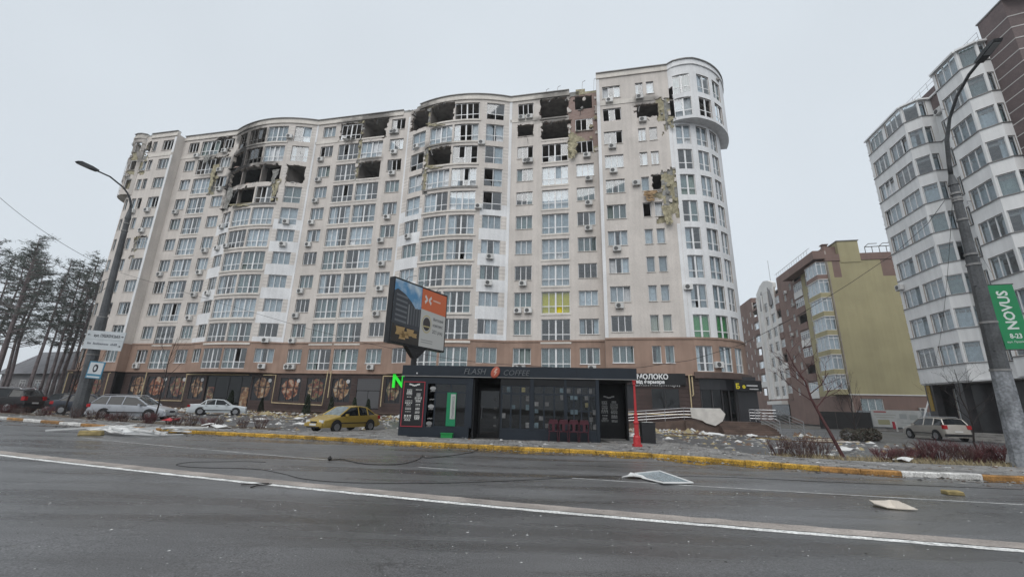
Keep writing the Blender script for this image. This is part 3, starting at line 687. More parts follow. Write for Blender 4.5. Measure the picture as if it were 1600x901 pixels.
# floor slabs, rooms behind the openings
def outline(off, n=10):
    pts = []
    for sec in ('lc', 's0', 's1', 'b1', 's2', 'b2', 's3', 's4', 'rc'):
        d = SEC[sec]; a, b_ = d['r']; m = n if d.get('step') else 1
        for i in range(m + 1): pts.append(d['P'].at(a + (b_ - a) * i / m, -off)[0])
    return pts
OL = outline(.33)
for k in range(12):
    z = ZF(k) - .02; mb = MB(); back = [(p[0], 5.0) for p in OL]
    for (p, q), (r, t) in zip(zip(OL, OL[1:]), zip(back, back[1:])):
        if q[0] - p[0] < .01: continue
        for zz, flip in ((z, 0), (z - .22, 1)):
            f = [(p[0], p[1], zz), (q[0], q[1], zz), (t[0], t[1], zz), (r[0], r[1], zz)]
            mb.face(f if not flip else f[::-1])
        mb.face([(p[0], p[1], z - .22), (q[0], q[1], z - .22), (q[0], q[1], z), (p[0], p[1], z)])
    mb.obj('floor_slab', M_CONC, main, fix=False)
mb = MB(); mb.b2(-66, 14, 4.9, 5.0, 4.9, 38.3); mb.obj('corridor_wall', M_ROOM, main)
for u in (-61.4, -58.4, -55.65, -52.0, -49.4, -46.65, -43.3, -39.9, -36.7, -33.4, -29.97, -26.2, -23.3, -20.1, -16.62, -13.0, -9.9, -6.5, -2.5, .55, 4.0, 7.6, 11.0):
    sec = next(s for s, d in SEC.items() if d['r'][0] <= u <= d['r'][1]); y0 = SEC[sec]['P'].at(u, -.34)[0][1]
    mb = MB(); mb.b2(u - .06, u + .06, y0, 4.9, 5.2, 38.2); mb.obj('partition', M_BRICK if u in (-2.5, -6.5) else M_ROOM, main)
for k in (7, 8, 9):
    for (ua, ub) in ((-49.2, -46.75), (-46.55, -43.4), (-43.2, -40.0)):
        if k != 8 and ua > -44: continue
        mb = MB(); z = ZF(k); y0 = -.2
        mb.b2(ua, ub, y0, 2.6, z + 2.74, z + 2.76); mb.b2(ua, ub, 2.6, 2.64, z, z + 2.76); mb.b2(ua, ua + .03, y0, 2.6, z, z + 2.74); mb.b2(ub - .03, ub, y0, 2.6, z, z + 2.74); mb.b2(ua, ub, y0 - .5, 2.6, z - .015, z + .01)
        mb.obj('charred_lining', M_CHAR, main)
# bands, ledges, cornice, parapet
def band(name, sec, z0, z1, out, mat, back=.3, s0=None, s1=None, hole=None):
    d = SEC[sec]; a, b_ = d['r']; a = s0 if s0 is not None else a; b_ = s1 if s1 is not None else b_
    m = max(1, int((b_ - a) / (d.get('step') or 3.0))); mb = MB(); pr = []
    for i in range(m + 1):
        s = a + (b_ - a) * i / m; (x, y), nn = (d['PU'] if z0 > 32 and 'PU' in d else d['P']).at(s); pr.append((x, y, nn))
    for i in range(m):
        if hole and hole(a + (b_ - a) * (i + .5) / m): continue
        c = []
        for (x, y, nn) in (pr[i], pr[i + 1]):
            c.append(((x + nn[0] * out, y + nn[1] * out), (x - nn[0] * back, y - nn[1] * back)))
        (o0, i0), (o1, i1) = c
        mb.face([(*o0, z0), (*o1, z0), (*o1, z1), (*o0, z1)]); mb.face([(*i0, z0), (*i1, z0), (*o1, z0), (*o0, z0)])
        mb.face([(*o0, z1), (*o1, z1), (*i1, z1), (*i0, z1)]); mb.face([(*i1, z0), (*i0, z0), (*i0, z1), (*i1, z1)])
        if i == 0: mb.face([(*i0, z0), (*o0, z0), (*o0, z1), (*i0, z1)])
        if i == m - 1: mb.face([(*o1, z0), (*i1, z0), (*i1, z1), (*o1, z1)])
    return mb.obj(name, mat, main, fix=False)
for sec, d in SEC.items():
    tp = d['top']; a, b_ = d['r']
    band('string_course', sec, 8.22, 8.40, .07, M_BROWN, .04)
    gap = None
    s1 = b_
    if sec == 's3': s1 = -2.7
    gaps = {'lc': [(-68.6, -65.6)], 's0': [(-64.0, -63.2)], 'b2': [(-23.3, -21.6)], 's2': [(-24.2, -23.3)], 's3': [(-2.7, .5)]}.get(sec, []); runs = [(a, b_)]
    for (ga, gb) in gaps:
        nr = []
        for (p, q) in runs:
            if ga > p: nr.append((p, min(ga, q)))
            if gb < q: nr.append((max(gb, p), q))
        runs = nr
    for (p, q) in runs:
        if q - p < .1: continue
        band('parapet', sec, tp - .38, tp + .02, .03, M_WHITE if sec == 'rc' else M_TRIM, .34, s0=p, s1=q)
        band('cornice', sec, tp - .72, tp - .44, .13, M_WHITE if sec == 'rc' else M_TRIM, .0 - .004, s0=p, s1=q)
        band('coping', sec, tp + .02, tp + .11, .17, M_TIN, .40, s0=p, s1=q)
    for (ga, gb) in gaps:
        if sec == 's3': continue
        t_ = ga
        while t_ < gb - .05:                     # broken stubs of masonry left standing
            w_ = random.uniform(.25, .55); h_ = random.uniform(-.28, .12); e_ = min(gb, t_ + w_)
            band('broken_parapet', sec, tp - .38, tp - .02 + h_, -.03, M_GREYI, .3, s0=t_, s1=e_); t_ = e_
    if sec == 's4': band('string_course', sec, 35.05, 35.62, .05, M_TRIM, -.003, s1=6.7)
    elif sec == 's3': band('string_course', sec, 35.05, 35.5, .05, M_TRIM, -.003, s1=-6.5)
    elif sec == 's2': band('string_course', sec, 35.0, 35.4, .05, M_TRIM, -.003, s1=-33.3)
    elif sec == 's0': band('string_course', sec, 35.05, 35.5, .05, M_TRIM, -.003, s0=-62.8)
    elif sec == 's1': band('string_course', sec, 35.05, 35.4, .05, M_TRIM, -.003, s1=-55.5)
    if sec in ('b1', 'b2'):
        for k in range(1, 11):
            g = None
            if sec == 'b1' and k in (8, 9): continue
            s0b, s1b = d['cols'][1][0] - .25, d['cols'][2][1] + .2
            band('balcony_ledge', sec, ZF(k) - .20, ZF(k) + .02, .09, M_TRIM if k not in (7,) else M_CONC, .05, s0=s0b, s1=s1b)
    if sec in ('s2', 's3', 's1'):
        for (ca, cb, kind) in d['cols']:
            if kind == 'b4':
                for k in range(1, 11): band('balcony_ledge', sec, ZF(k) - .17, ZF(k) + .03, .05, M_TRIM, .03, s0=ca - .08, s1=cb + .08)
    for (ca, cb, kind) in d['cols']:
        if kind in ('w3', 'w1'):
            for k in KS:
                z = ZT(k) - 1.62
                if (sec, k) in (('s3', 10), ('s4', 9)): continue
                band('window_sill', sec, z - .05, z + .002, .07, M_FRAME if k < 1 else M_TRIM, .10, s0=ca - .04, s1=cb + .04)
# pale vertical strips at the section edges
def pil(u, y, z0, z1, w=.34, o=.05, mat=M_WHITE):
    mb = MB(); mb.b2(u - w / 2, u + w / 2, y - o, y + .05, z0, z1); mb.obj('pilaster', mat, main)
for a in ((-58.78, -1.2, 8.4, 38.0), (-36.72, .0, 8.4, 38.0), (-23.2, 0, 8.4, 37.6), (-9.85, 0, 8.4, 38.0), (.68, -1.25, 8.4, 38.7), (8.2, -1.25, 8.4, 20.0), (8.2, -1.25, 26.4, 31.6)): pil(*a)
# roof deck with broken edge, antennas
mb = MB(); mb.b2(-66, 14.3, .35, 15.9, 38.1, 38.32); mb.obj('roof_deck', M_CONC, main)
for i, (a, b_) in enumerate(((-2.7, -1.6), (-1.5, -.4), (-.35, .45))):
    mb = MB(); mb.b2(a, b_, .05, .3, 37.95, (38.75, 38.55, 38.95)[i]); o = mb.obj('torn_parapet', [M_INSUL, M_GREYI, M_GREYI][i], main); o.rotation_euler.y = (.02, -.03, .04)[i]
for (u, y, h) in ((-1.2, .2, 1.0), (.2, .3, 1.3), (-66.5, -.8, .7), (-4.2, .2, .7), (-5.6, .2, .5), (1.2, -1.1, .6)):
    mb = MB(); mb.tube([(u, y, 38.3), (u + .1, y, 38.9 + h), (u + .45, y - .1, 39.0 + h)], .03, 4); mb.obj('bent_rod', M_TIN, main)
# shredded cladding hanging down, curtains blown out
def rag(u, y, z, w, h, mat, seed, rz=0):
    mb = MB(); nx, nzr = 5, 8
    for i in range(nx):
        for j in range(nzr):
            def p(a, b_):
                t = b_ / nzr; ww = w * (1 - .55 * t * (1 + .5 * nz3(seed, t * 3)))
                return (u + (a / nx - .5) * ww + .25 * nz3(seed + 4, t * 4), y - .12 - .18 * t + .14 * nz3(seed + a * .9, t * 5), z - h * t + .15 * nz3(seed + a * 1.3, 2))
            if nz3(seed + i * .8, j * .7) > .33 and j > 2: continue
            mb.face([p(i, j), p(i, j + 1), p(i + 1, j + 1), p(i + 1, j)])
    mb.obj('hanging_cladding', mat, main, weld=.001)
for a in ((-52.0, .0, 33.5, 1.0, 4.0, M_INSUL, 1), (-53.8, 0, 35.2, 1.2, 1.4, M_GREYI, 2), (-40.6, -1.0, 29.6, 1.2, 2.6, M_INSUL, 3), (-40.9, -1.1, 31.0, 1.0, 2.2, M_GREYI, 4), (-47.9, -.6, 29.2, 1.1, 3.2, M_GREYI, 5),
          (-20.0, -.7, 29.2, .8, 4.2, M_INSUL, 6), (-2.4, -.05, 31.4, 1.1, 2.2, M_INSUL, 7), (7.2, -1.35, 22.0, 1.1, 2.2, M_INSUL, 8), (5.6, -1.4, 23.8, 1.4, 1.3, pm('torn_panel', (.33, .22, .12), .9, var=.3), 9),
          (8.3, -1.3, 32.6, .7, 1.6, M_INSUL, 10), (-31.6, -.05, 35.4, 2.0, .5, M_GREYI, 11), (-18.6, -1.2, 35.3, 3.4, .6, M_INSUL, 12), (-18.4, -1.2, 29.4, 3.2, .6, M_INSUL, 13), (-45, -1.2, 26.4, 4.5, .5, M_INSUL, 14), (-65.3, -1.0, 31.5, 1.0, 2.4, M_INSUL, 15), (9.6, -1.2, 35.3, 1.6, .4, M_GREYI, 16)):
    rag(*a)
rsd = random.Random(77)
for (_sec, a, b_, c, e, g_) in HOLES:
    P = SEC[_sec].get('PU', SEC[_sec]['P']) if c > 32 else SEC[_sec]['P']
    for q in range(int(1 + (b_ - a) * .9)):
        s_ = rsd.uniform(a, b_); (x, y), nn = P.at(s_, .02); z = rsd.choice((c - .05, e + .05)); L = rsd.uniform(.4, 1.3)
        mb = MB(); d1 = Vector((nn[0] * .35 + rsd.uniform(-.4, .4), nn[1] * .35, rsd.uniform(-.9, .2))).normalized()
        p0 = Vector((x - nn[0] * .2, y - nn[1] * .2, z)); p1 = p0 + d1 * L * .5; mb.tube([p0, p1, p1 + Vector((rsd.uniform(-.3, .3), 0, -L * .6))], .022, 4); mb.obj('bent_bar', M_FRAMEB if rsd.random() < .6 else M_METAL, main)
    if b_ - a > 1.8:
        for q in range(2):                      # collapsed lumps on the hole's sill
            s_ = rsd.uniform(a + .3, b_ - .3); (x, y), nn = P.at(s_, -.35); mb = MB(); k_ = rsd.uniform(.25, .5)
            mb.lathe([(k_, 0), (k_ * .8, k_ * .4), (k_ * .3, k_ * .7)], 6, (x, y, c - .1)); mb.obj('rubble_lump', [M_GREYI, M_BRICK, M_CONC][q % 3], main)
for (_sec, a, b_, c, e, g_) in PEEL:
    P = SEC[_sec].get('PU', SEC[_sec]['P']) if c > 32 else SEC[_sec]['P']
    for q in range(int((e - c) * .9)):
        (x, y), nn = P.at(rsd.uniform(a, b_), .03); z = rsd.uniform(c, e); k_ = rsd.uniform(.12, .32); mb = MB()
        pts = [(k_ * cos(t * pi / 3) * rsd.uniform(.6, 1.2), k_ * sin(t * pi / 3) * rsd.uniform(.6, 1.2)) for t in range(6)]
        mb.prism(pts, -.05, .05, M=Matrix.Translation((x, y, z)) @ Matrix.Rotation(rsd.uniform(-.4, .4), 4, 'Z')); mb.obj('cladding_shard', [M_INSUL, M_GREYI, M_BEIGE][q % 3], main)
# air conditioners, read off the photograph
def ac(sec, s, z):
    (x, y), nn = SEC[sec]['P'].at(s, .0); put_ac(main, x, y, z, SEC[sec]['P'].ang(s))
for (sec, s, ks) in (('s4', 2.0, (10, 8, 7, 4, 2)), ('s4', 5.3, (10, 9)), ('s3', -.7, (7, 6, 5, 8)), ('s3', -7.9, (8, 3)), ('s3', -8.4, (2, 0, 10)), ('s3', -7.4, (2, 10, 8)),
                     ('s2', -24.9, (10, 9, 8, 6, 4, 3, 2, 0)), ('s2', -25.4, (5, 10)), ('s2', -35.3, (9, 8, 7, 6, 5, 3, 2, 1, 0)), ('b2', -11.7, (4, 3)), ('b2', -21.5, (9, 5, 1)), ('b1', -38.4, (6, 5, 1, 0)), ('b1', -48.0, (6, 5, 3)),
                     ('s1', -50.6, (8, 5, 4, 3, 2)), ('s1', -56.9, (7, 4, 0)), ('s0', -60.2, (7, 6)), ('s0', -62.9, (7, 5, 4)), ('b1', -46.0, (5,)), ('s3', -.8, (0,)), ('s3', -8.0, (0,)), ('s2', -34.7, (0,)), ('s1', -51.1, (9, 10))):
    for k in ks: ac(sec, s + random.uniform(-.12, .12), ZT(k) - 1.62 - .68)
for (sec, s, z) in (('s4', 4.3, 24.6), ('rc', 8.55, 13.0), ('b2', -13.1, 31.6), ('b2', -13.1, 23.3), ('s1', -55.7, 35.0), ('rc', 10.7, 5.6), ('b1', -39.9, 35.6)): ac(sec, s, z)
# ---- ground storey: dark cladding boards, shop windows with food posters, doors
def poster_mat(name, seed, pal):
    m = bpy.data.materials.new(name); m.use_nodes = True; n, l = nodes_of(m); b = n['Principled BSDF']; b.inputs['Roughness'].default_value = .3
    g = n.new('ShaderNodeNewGeometry'); o = n.new('ShaderNodeVectorMath'); o.inputs[1].default_value = (seed * 3.7, seed * 1.9, seed * .7); l.new(g.outputs['Position'], o.inputs[0])
    v = n.new('ShaderNodeTexVoronoi'); v.feature = 'SMOOTH_F1'; v.inputs['Scale'].default_value = 3.4; v.inputs['Smoothness'].default_value = .7; l.new(o.outputs[0], v.inputs['Vector'])
    t = n.new('ShaderNodeTexNoise'); t.inputs['Scale'].default_value = 2.2; t.inputs['Detail'].default_value = 3; l.new(o.outputs[0], t.inputs['Vector'])
    ad = n.new('ShaderNodeMath'); ad.operation = 'MULTIPLY_ADD'; ad.inputs[1].default_value = .30; l.new(v.outputs['Distance'], ad.inputs[0]); l.new(t.outputs['Fac'], ad.inputs[2])
    r = n.new('ShaderNodeValToRGB'); r.color_ramp.interpolation = 'EASE'; els = r.color_ramp.elements
    els[0].position = .40; els[0].color = (*pal[0], 1); els[1].position = .80; els[1].color = (*pal[-1], 1)
    for i in range(1, len(pal) - 1):
        e = els.new(.40 + .40 * i / (len(pal) - 1)); e.color = (*pal[i], 1)
    l.new(ad.outputs[0], r.inputs[0]); l.new(r.outputs[0], b.inputs['Base Color']); return m
FOOD = [((.025, .018, .02), (.035, .022, .02), (.16, .05, .03), (.30, .12, .06), (.40, .30, .22)), ((.02, .02, .02), (.04, .03, .025), (.24, .08, .06), (.10, .11, .05), (.38, .27, .19)), ((.03, .025, .025), (.05, .035, .03), (.20, .10, .06), (.30, .18, .09), (.42, .36, .28))]
gopen = [(-65.2, -63.75), (-62.3, -60.1), (-57.5, -55.15), (-54.85, -51.9), (-51.6, -49.1), (-48.5, -46.5), (-44.9, -43.0), (-41.3, -40.3), (-39.8, -37.15), (-36.1, -33.4), (-32.7, -30.3), (-29.5, -27.15), (-26.4, -23.6), (-23.0, -21.2), (-19.5, -16.8), (-15, -12), (-9, -6), (-4.5, -1.8)]
BOARD = .36
def cladding(P, s0, s1, opens, zbase=0.0, ztop=4.82, y=0.0):
    """boards of dark cladding, each a part"""
    z = zbase + .02; 
    while z < ztop - .05:
        z1 = min(z + BOARD - .02, ztop); runs = [(s0, s1)]
        for (a, b_, c, e) in opens:
            if c < (z + z1) / 2 < e:
                nr = []
                for (p, q) in runs:
                    if a > p and b_ < q: nr += [(p, a), (b_, q)]
                    elif a <= p < b_ < q: nr.append((b_, q))
                    elif p < a < q <= b_: nr.append((p, a))
                    elif a <= p and b_ >= q: pass
                    else: nr.append((p, q))
                runs = nr
        for (p, q) in runs:
            while q - p > .05:
                e = min(q, p + 6.0)
                if q - e < .5: e = q
                n = max(1, int((e - p) / .8)) if P is SEC['rc']['P'] else 1; mb = MB()
                for i in range(n):
                    a, b_ = p + (e - p) * i / n, p + (e - p) * (i + 1) / n
                    A, B = P.at(a, -.03 - y)[0], P.at(b_, -.03 - y)[0]; A2, B2 = P.at(a, -.14 - y)[0], P.at(b_, -.14 - y)[0]
                    mb.face([(*A, z), (*B, z), (*B, z1), (*A, z1)]); mb.face([(*A2, z), (*B2, z), (*B, z), (*A, z)]); mb.face([(*A, z1), (*B, z1), (*B2, z1), (*A2, z1)])
                mb.obj('cladding_board', M_DKBROWN, main, fix=False); p = e
        z += BOARD
M_POSTD = pm('shop_dark', (0.03, 0.03, 0.034), 0.25)
P0 = flat(0, 0)
go = [(a, b_, 1.75, 4.5) for a, b_ in gopen]
go[6] = (-46.2, -40.0, 0.0, 4.6); go[7] = (-46.2, -40.0, 0, 4.6); go[12] = (-26.4, -23.6, 1.2, 4.5)
cladding(flat(0, -1.2), -66.0, -58.6, [g for g in go if g[1] < -58.6])
cladding(P0, -58.6, .5, [g for g in go if g[0] > -58.6])
cladding(flat(0, -1.25), .5, 8.4, [(4.55, 6.95, 1.9, 3.75), (1.2, 3.0, 1.9, 3.9)])
mb = MB(); mb.b2(-66, 14.0, .18, .3, -.3, 4.85); mb.b2(-66, -58.6, -1.02, -.9, -.3, 4.85); mb.b2(.5, 8.4, -1.07, -.95, -.3, 4.85); mb.obj('ground_storey_lining', M_POSTD, main)
mb = MB(); mb.b2(-66, -58.45, -1.35, 0.35, 4.82, 4.9); mb.b2(-58.45, .4, -.15, .35, 4.82, 4.9); mb.b2(.4, 8.5, -1.4, .35, 4.82, 4.9); mb.obj('canopy_strip', M_BROWN, main)
for sec in ('b1', 'b2'):                       # soffit under each bow
    d = SEC[sec]; mb = MB(); n = 14; a, b_ = d['r']
    for i in range(n):
        t0, t1 = a + (b_ - a) * i / n, a + (b_ - a) * (i + 1) / n; A, B = d['P'].at(t0)[0], d['P'].at(t1)[0]
        mb.face([(t0, .2, 4.9), (t1, .2, 4.9), (*B, 4.9), (*A, 4.9)])
    mb.obj('bay_soffit', M_BROWN, main, fix=False)
M_MULL = pm('shop_mullion', (0.05, 0.048, 0.05), 0.4)
for i, (a, b_, z0, z1) in enumerate(go):
    if i in (7,): continue
    y = -1.2 if b_ < -58.6 else 0.0
    if i == 12:
        mb = MB()
        for j in range(7): mb.b2(a + .02, b_ - .02, y + .06, y + .10, z1 - .02 - (j + 1) * .2, z1 - .03 - j * .2)
        mb.b2(a + .05, (a + b_) / 2 - .03, y + .07, y + .1, z0, z1 - 1.5); mb.b2((a + b_) / 2 + .03, b_ - .05, y + .07, y + .1, z0, z1 - 1.5)
        mb.obj('roller_shutter', pm('shutter_grey', (.09, .09, .095), .5), main); continue
    if i == 6:
        mb = MB()
        for x0, x1 in ((-46.1, -45.0), (-44.9, -43.1), (-43.0, -41.4), (-41.3, -40.1)): mb.b2(x0, x1, .14, .17, .1, 4.4)
        mb.obj('shop_door', glass_mat('shop_glass', (.10, .10, .11), 1.5), main)
        for x0, x1, s in ((-45.9, -45.0, 1), (-41.2, -40.2, 2)):
            mb = MB(); mb.b2(x0, x1, .10, .115, .5, 3.2); mb.obj('food_poster', poster_mat('poster', 40 + s, FOOD[s]), main)
        continue
    mb = MB(); mb.b2(a + .06, b_ - .06, y + .10, y + .12, z0 + .06, z1 - .06); pst = mb.obj('food_poster', M_POSTD, main)
    if i < 14:
        cx, cz, rx, rzz = (a + b_) / 2, (z0 + z1) / 2 + .02, (b_ - a) * .40, (z1 - z0) * .40; mb = MB()
        mb.prism([(cx + rx * (1 + .30 * nz3(i * 3.1, q * .7)) * cos(q * pi / 12), cz + rzz * (1 + .30 * nz3(i * 2.3, q * .6)) * sin(q * pi / 12)) for q in range(24)], y + .094, y + .099)
        mb.obj('food_picture', poster_mat('poster', i + 1, FOOD[i % 3]), pst)
    if i in (3, 4, 5, 8, 9, 11) and i < 14:     # round white badge
        b = MB(); b.lathe([(.22, 0), (.22, .01)], 18, M=Matrix.Rotation(pi / 2, 4, 'X')); b.obj('badge', pm('badge_white', (.5, .5, .5), .4), pst, (b_ - .42, y + .097, z1 - .5))
    mb = MB()
    for t in range(4):
        x = a + (b_ - a) * t / 3; mb.b2(x - .035, x + .035, y + .04, y + .09, z0, z1)
    for z in (z0 + .03, z0 + (z1 - z0) * .55, z1 - .03): mb.b2(a, b_, y + .03, y + .095, z - .03, z + .03)
    mb.obj('shop_window', M_MULL, main)
# shop under the stepped end: dark broken window, sign, round corner shop
mb = MB(); mb.b2(4.55, 6.95, -1.18, -1.15, 1.9, 3.75); mb.obj('shop_window', glass_mat('shop_glass_dark', (.12, .12, .13), 1.6), main)
mb = MB(); mb.b2(4.5, 7.0, -1.27, -1.18, 1.82, 1.9); mb.b2(5.7, 5.76, -1.24, -1.18, 1.9, 3.75); mb.b2(4.5, 7.0, -1.26, -1.18, 3.75, 3.8); mb.obj('window_frame', M_MULL, main)
sg = MB(); sg.b2(2.6, 7.6, -1.45, -1.28, 3.95, 5.0); sgn = sg.obj('shop_sign', pm('sign_black', (.012, .012, .013), .35), main)
M_LETTER = pm('letter_white', (.82, .82, .82), .35)
text_obj('МОЛОКО', .62, M_LETTER, sgn, upright(3.25, -1.47, 4.48), ext=.03, bold=.02)
text_obj('від фермера', .42, M_LETTER, sgn, upright(3.2, -1.47, 4.08), ext=.03, bold=.015)
mb = MB()
for i in range(26):
    x = 3.0 + i * .16; h = .08 + .2 * abs(nz3(i * 1.7, 3)); mb.b2(x, x + .05, -1.42, -1.40, 3.95 - h, 3.95)
mb.obj('paper_fringe', M_LETTER, main)
Prc = SEC['rc']['P']
cladding(Prc, 12.6, 18.0, [], 0, 4.6)
cladding(Prc, 8.4, 8.8, [], 0, 4.6)
mb = MB()
for i in range(12):
    a, b_ = 8.4 + 9.7 * i / 12, 8.4 + 9.7 * (i + 1) / 12; A, B = Prc.at(a, -.2)[0], Prc.at(b_, -.2)[0]; mb.face([(*A, 0), (*B, 0), (*B, 4.85), (*A, 4.85)])
mb.obj('shop_glazing', glass_mat('corner_glass', (.06, .06, .065), 1.5), main, fix=False)
for s in (8.9, 9.9, 10.9, 11.7, 12.5):
    (x, y), nn = Prc.at(s, -.16); mb = MB(); mb.b2(-.05, .05, -.05, .05, 0, 4.5); mb.obj('glazing_post', M_MULL, main, (x, y, 0), rz=Prc.ang(s))
band('corner_canopy', 'rc', 4.6, 5.15, .35, pm('canopy_brown', (.10, .07, .06), .6, var=.2), .1)
band('lintel_band', 'rc', 3.6, 4.58, .0, M_POSTD, .12, s0=8.8, s1=12.6)
(x, y), nn = (13.1, -.35), None; a13 = radians(16)
mb = MB(); mb.b2(-1.3, 1.3, -.08, 0, 3.55, 4.5); so = mb.obj('corner_shop_sign', MATS['sign_black'], main, (x, y, 0), rz=a13)
MY = pm('letter_yellow', (.72, .60, .03), .4)
text_obj('Б', .62, MY, so, upright(-1.2, -.09, 3.75), ext=.02, bold=.02); text_obj('о', .45, MY, so, upright(-.55, -.09, 3.8), ext=.02, bold=.03)
mb = MB(); mb.b2(-.15, .9, -.10, -.085, 3.98, 4.1); mb.b2(.1, .95, -.10, -.085, 3.7, 3.78); mb.obj('lettering_bar', pm('letter_grey', (.5, .5, .5), .5), so)
# yellow gas pipes
M_GAS = pm('gas_pipe_yellow', (.56, .45, .27), .5, var=.15, vs=4)
def pipe(path, r=.055): mb = MB(); mb.tube([(p[0], p[1], p[2]) for p in path], r, 6); mb.obj('gas_pipe', M_GAS, main)
for p in ([(8.15, -1.5, 4.85), (7.9, -1.5, 4.85), (7.9, -1.55, 1.35), (6.6, -1.55, 1.35), (-2.0, -1.55, 1.3)], [(8.15, -1.5, 4.7), (8.15, -1.5, 3.1), (8.05, -1.5, 3.0)], [(13.6, 1.4, 4.6), (13.75, 1.5, .2)],
          [(-58.9, -1.45, 4.6), (-59.1, -1.45, 4.55), (-59.1, -1.45, 1.5), (-65, -1.45, 1.5)], [(-55.0, -.2, 4.8), (-55.0, -.2, 1.5)], [(-38.3, -.25, 4.6), (-36.6, -.25, 4.6), (-36.6, -.25, 1.55), (-30.2, -.25, 1.4), (-30.0, -.25, 5.1)], [(-29.6, -.25, 5.1), (-29.6, -.25, 2.2)],
          [(-49.0, -.25, 4.6), (-48.9, -.25, 4.6), (-48.9, -.25, 1.5), (-55, -.25, 1.5)], [(-48.9, -.25, 4.6), (-40.2, -.25, 4.6)], [(-23.2, -.25, 4.6), (-23.2, -.25, 1.4)], [(-23.2, -.25, 4.6), (-21, -.25, 4.6)], [(-64.9, -1.4, 4.6), (-65.6, -1.4, 4.6), (-65.6, -1.4, 1.2)]): pipe(p)
# ------------------------------------------------------------------ neighbouring blocks
class Poly(Prof):
    def __init__(s, pts):
        s.p = pts; s.c = [0.0]
        for a, b in zip(pts, pts[1:]): s.c.append(s.c[-1] + sqrt((b[0] - a[0]) ** 2 + (b[1] - a[1]) ** 2))
        s.f = s.ev
    def ev(s, t):
        i = 0
        while i < len(s.c) - 2 and t > s.c[i + 1]: i += 1
        L = s.c[i + 1] - s.c[i]; q = (t - s.c[i]) / L; a, b = s.p[i], s.p[i + 1]
        return (a[0] + (b[0] - a[0]) * q, a[1] + (b[1] - a[1]) * q)
    def seg_ang(s, t):
        i = 0
        while i < len(s.c) - 2 and t > s.c[i + 1]: i += 1
        a, b = s.p[i], s.p[i + 1]; return atan2(b[1] - a[1], b[0] - a[0])
def block_root(name, label, u, y):
    return thing(name, label, 'building', W(u, y, 0), -TH)
M_RWHITE = pm('panel_white', (0.79, 0.79, 0.785), 0.8, var=0.07, vs=0.5, streak=0.06, bump=0.1)
M_RBROWN = pm('tile_brown', (0.155, 0.118, 0.115), 0.75, var=0.12, vs=1.2, fine=0.12, fs=8)
M_RLINE = pm('seam_white', (0.62, 0.60, 0.58), 0.7)
M_GRANITE = pm('granite_dark', (0.045, 0.043, 0.046), 0.35, var=0.2, vs=2)
OB = (30.0, 5.0, 0.0)
rb = block_root('white_bay_block', 'pale grey block with faceted glazed bays and a brown banded tower', OB[0], OB[1])
RP = Poly([(30.6, 5.9), (30.3, 5.15), (30.0, 5.0), (30.0, -.85), (30.9, -1.75), (31.6, -1.75), (32.0, -1.75), (32.0, -5.2), (30.0, -5.2), (30.0, -7.9), (30.9, -8.75), (31.5, -8.75)])
cv = RP.c
ZS_R = [6.1 + 2.92 * k for k in range(9)]
ropen, rwin = [], []
def rcol(seg, a, b, kind):      # distances along a segment of the plan
    for k, z in enumerate(ZS_R):
        ropen.append((cv[seg] + a, cv[seg] + b, z, z + 1.74)); rwin.append((cv[seg] + a, cv[seg] + b, z, kind, k))
rcol(2, .42, 2.75, 'o3'); rcol(2, 3.2, 5.65, 'o3'); rcol(3, .1, 1.17, 'w1'); rcol(4, .06, .62, 'w1'); rcol(6, .5, 2.3, 'w2'); rcol(8, .3, 2.5, 'o3'); rcol(9, .1, 1.12, 'w1'); rcol(10, .06, .52, 'w1')
wall('wall', RP, 0, cv[-1], 4.66, 31.2, ropen, [M_RWHITE, M_RBROWN], lambda s, z: 1 if s < cv[2] - .02 else 0, rb, None, depth=.22, sx=cv[1:-1], rev=True, org=OB)
for (a, b_, z, kind, k) in rwin:
    sm = (a + b_) / 2; (x, y) = RP.ev(sm); an = RP.seg_ang(sm); x += sin(an) * -.09; y += cos(an) * .09
    put_window(rb, kind, x, y, z, an, b_ - a, 1.74, .02 if k < 6 else .08, False, None, 0, .95, org=OB, pal=(1, 2, 0, 1, 0))
def rbox(name, x0, x1, y0, y1, z0, z1, mat, parent=rb, org=OB):
    mb = MB(); mb.b2(x0 - org[0], x1 - org[0], y0 - org[1], y1 - org[1], z0 - org[2], z1 - org[2]); return mb.obj(name, mat, parent)
for k in range(10): # ledge under each glazed band + slab
    z = (ZS_R + [31.2])[k] if k < 9 else 31.2
    mb = MB(); pts = RP.p[2:]
    for i, (p, q) in enumerate(zip(pts, pts[1:])):
        an = atan2(q[1] - p[1], q[0] - p[0]); L = sqrt((q[0] - p[0]) ** 2 + (q[1] - p[1]) ** 2); o_ = .07 if k < 9 else .22
        Mx = Matrix.Translation((p[0] - OB[0], p[1] - OB[1], z)) @ Matrix.Rotation(an, 4, 'Z')
        mb.b2(0, L, -o_, .02 + .003 * i, -.05 - .002 * i, .012 if k < 9 else .10, M=Mx)
    mb.obj('sill_band' if k < 9 else 'roof_edge', M_TIN if k < 9 else M_RWHITE, rb)
for k in range(10):
    mb = MB(); zz = 4.5 + 2.92 * k
    for poly in ([(.26, 0), (.26, -5.75), (1.05, -6.5), (2.3, -6.5), (2.3, -10.0), (.26, -10.4), (.26, -12.8), (1.05, -13.5), (4.4, -13.5), (4.4, 0)],): mb.prism(poly, zz, zz + .2, axis='z')
    mb.obj('floor_slab', M_CONC, rb)
rbox('corridor_wall', 34.4, 34.5, -8.6, 5, 4.6, 31, M_ROOM)
for y in (2.1, -1.7, -5.25): rbox('partition', 30.4 if y > 0 else 32.3, 34.4, y - .06, y + .06, 4.7, 31, M_ROOM)
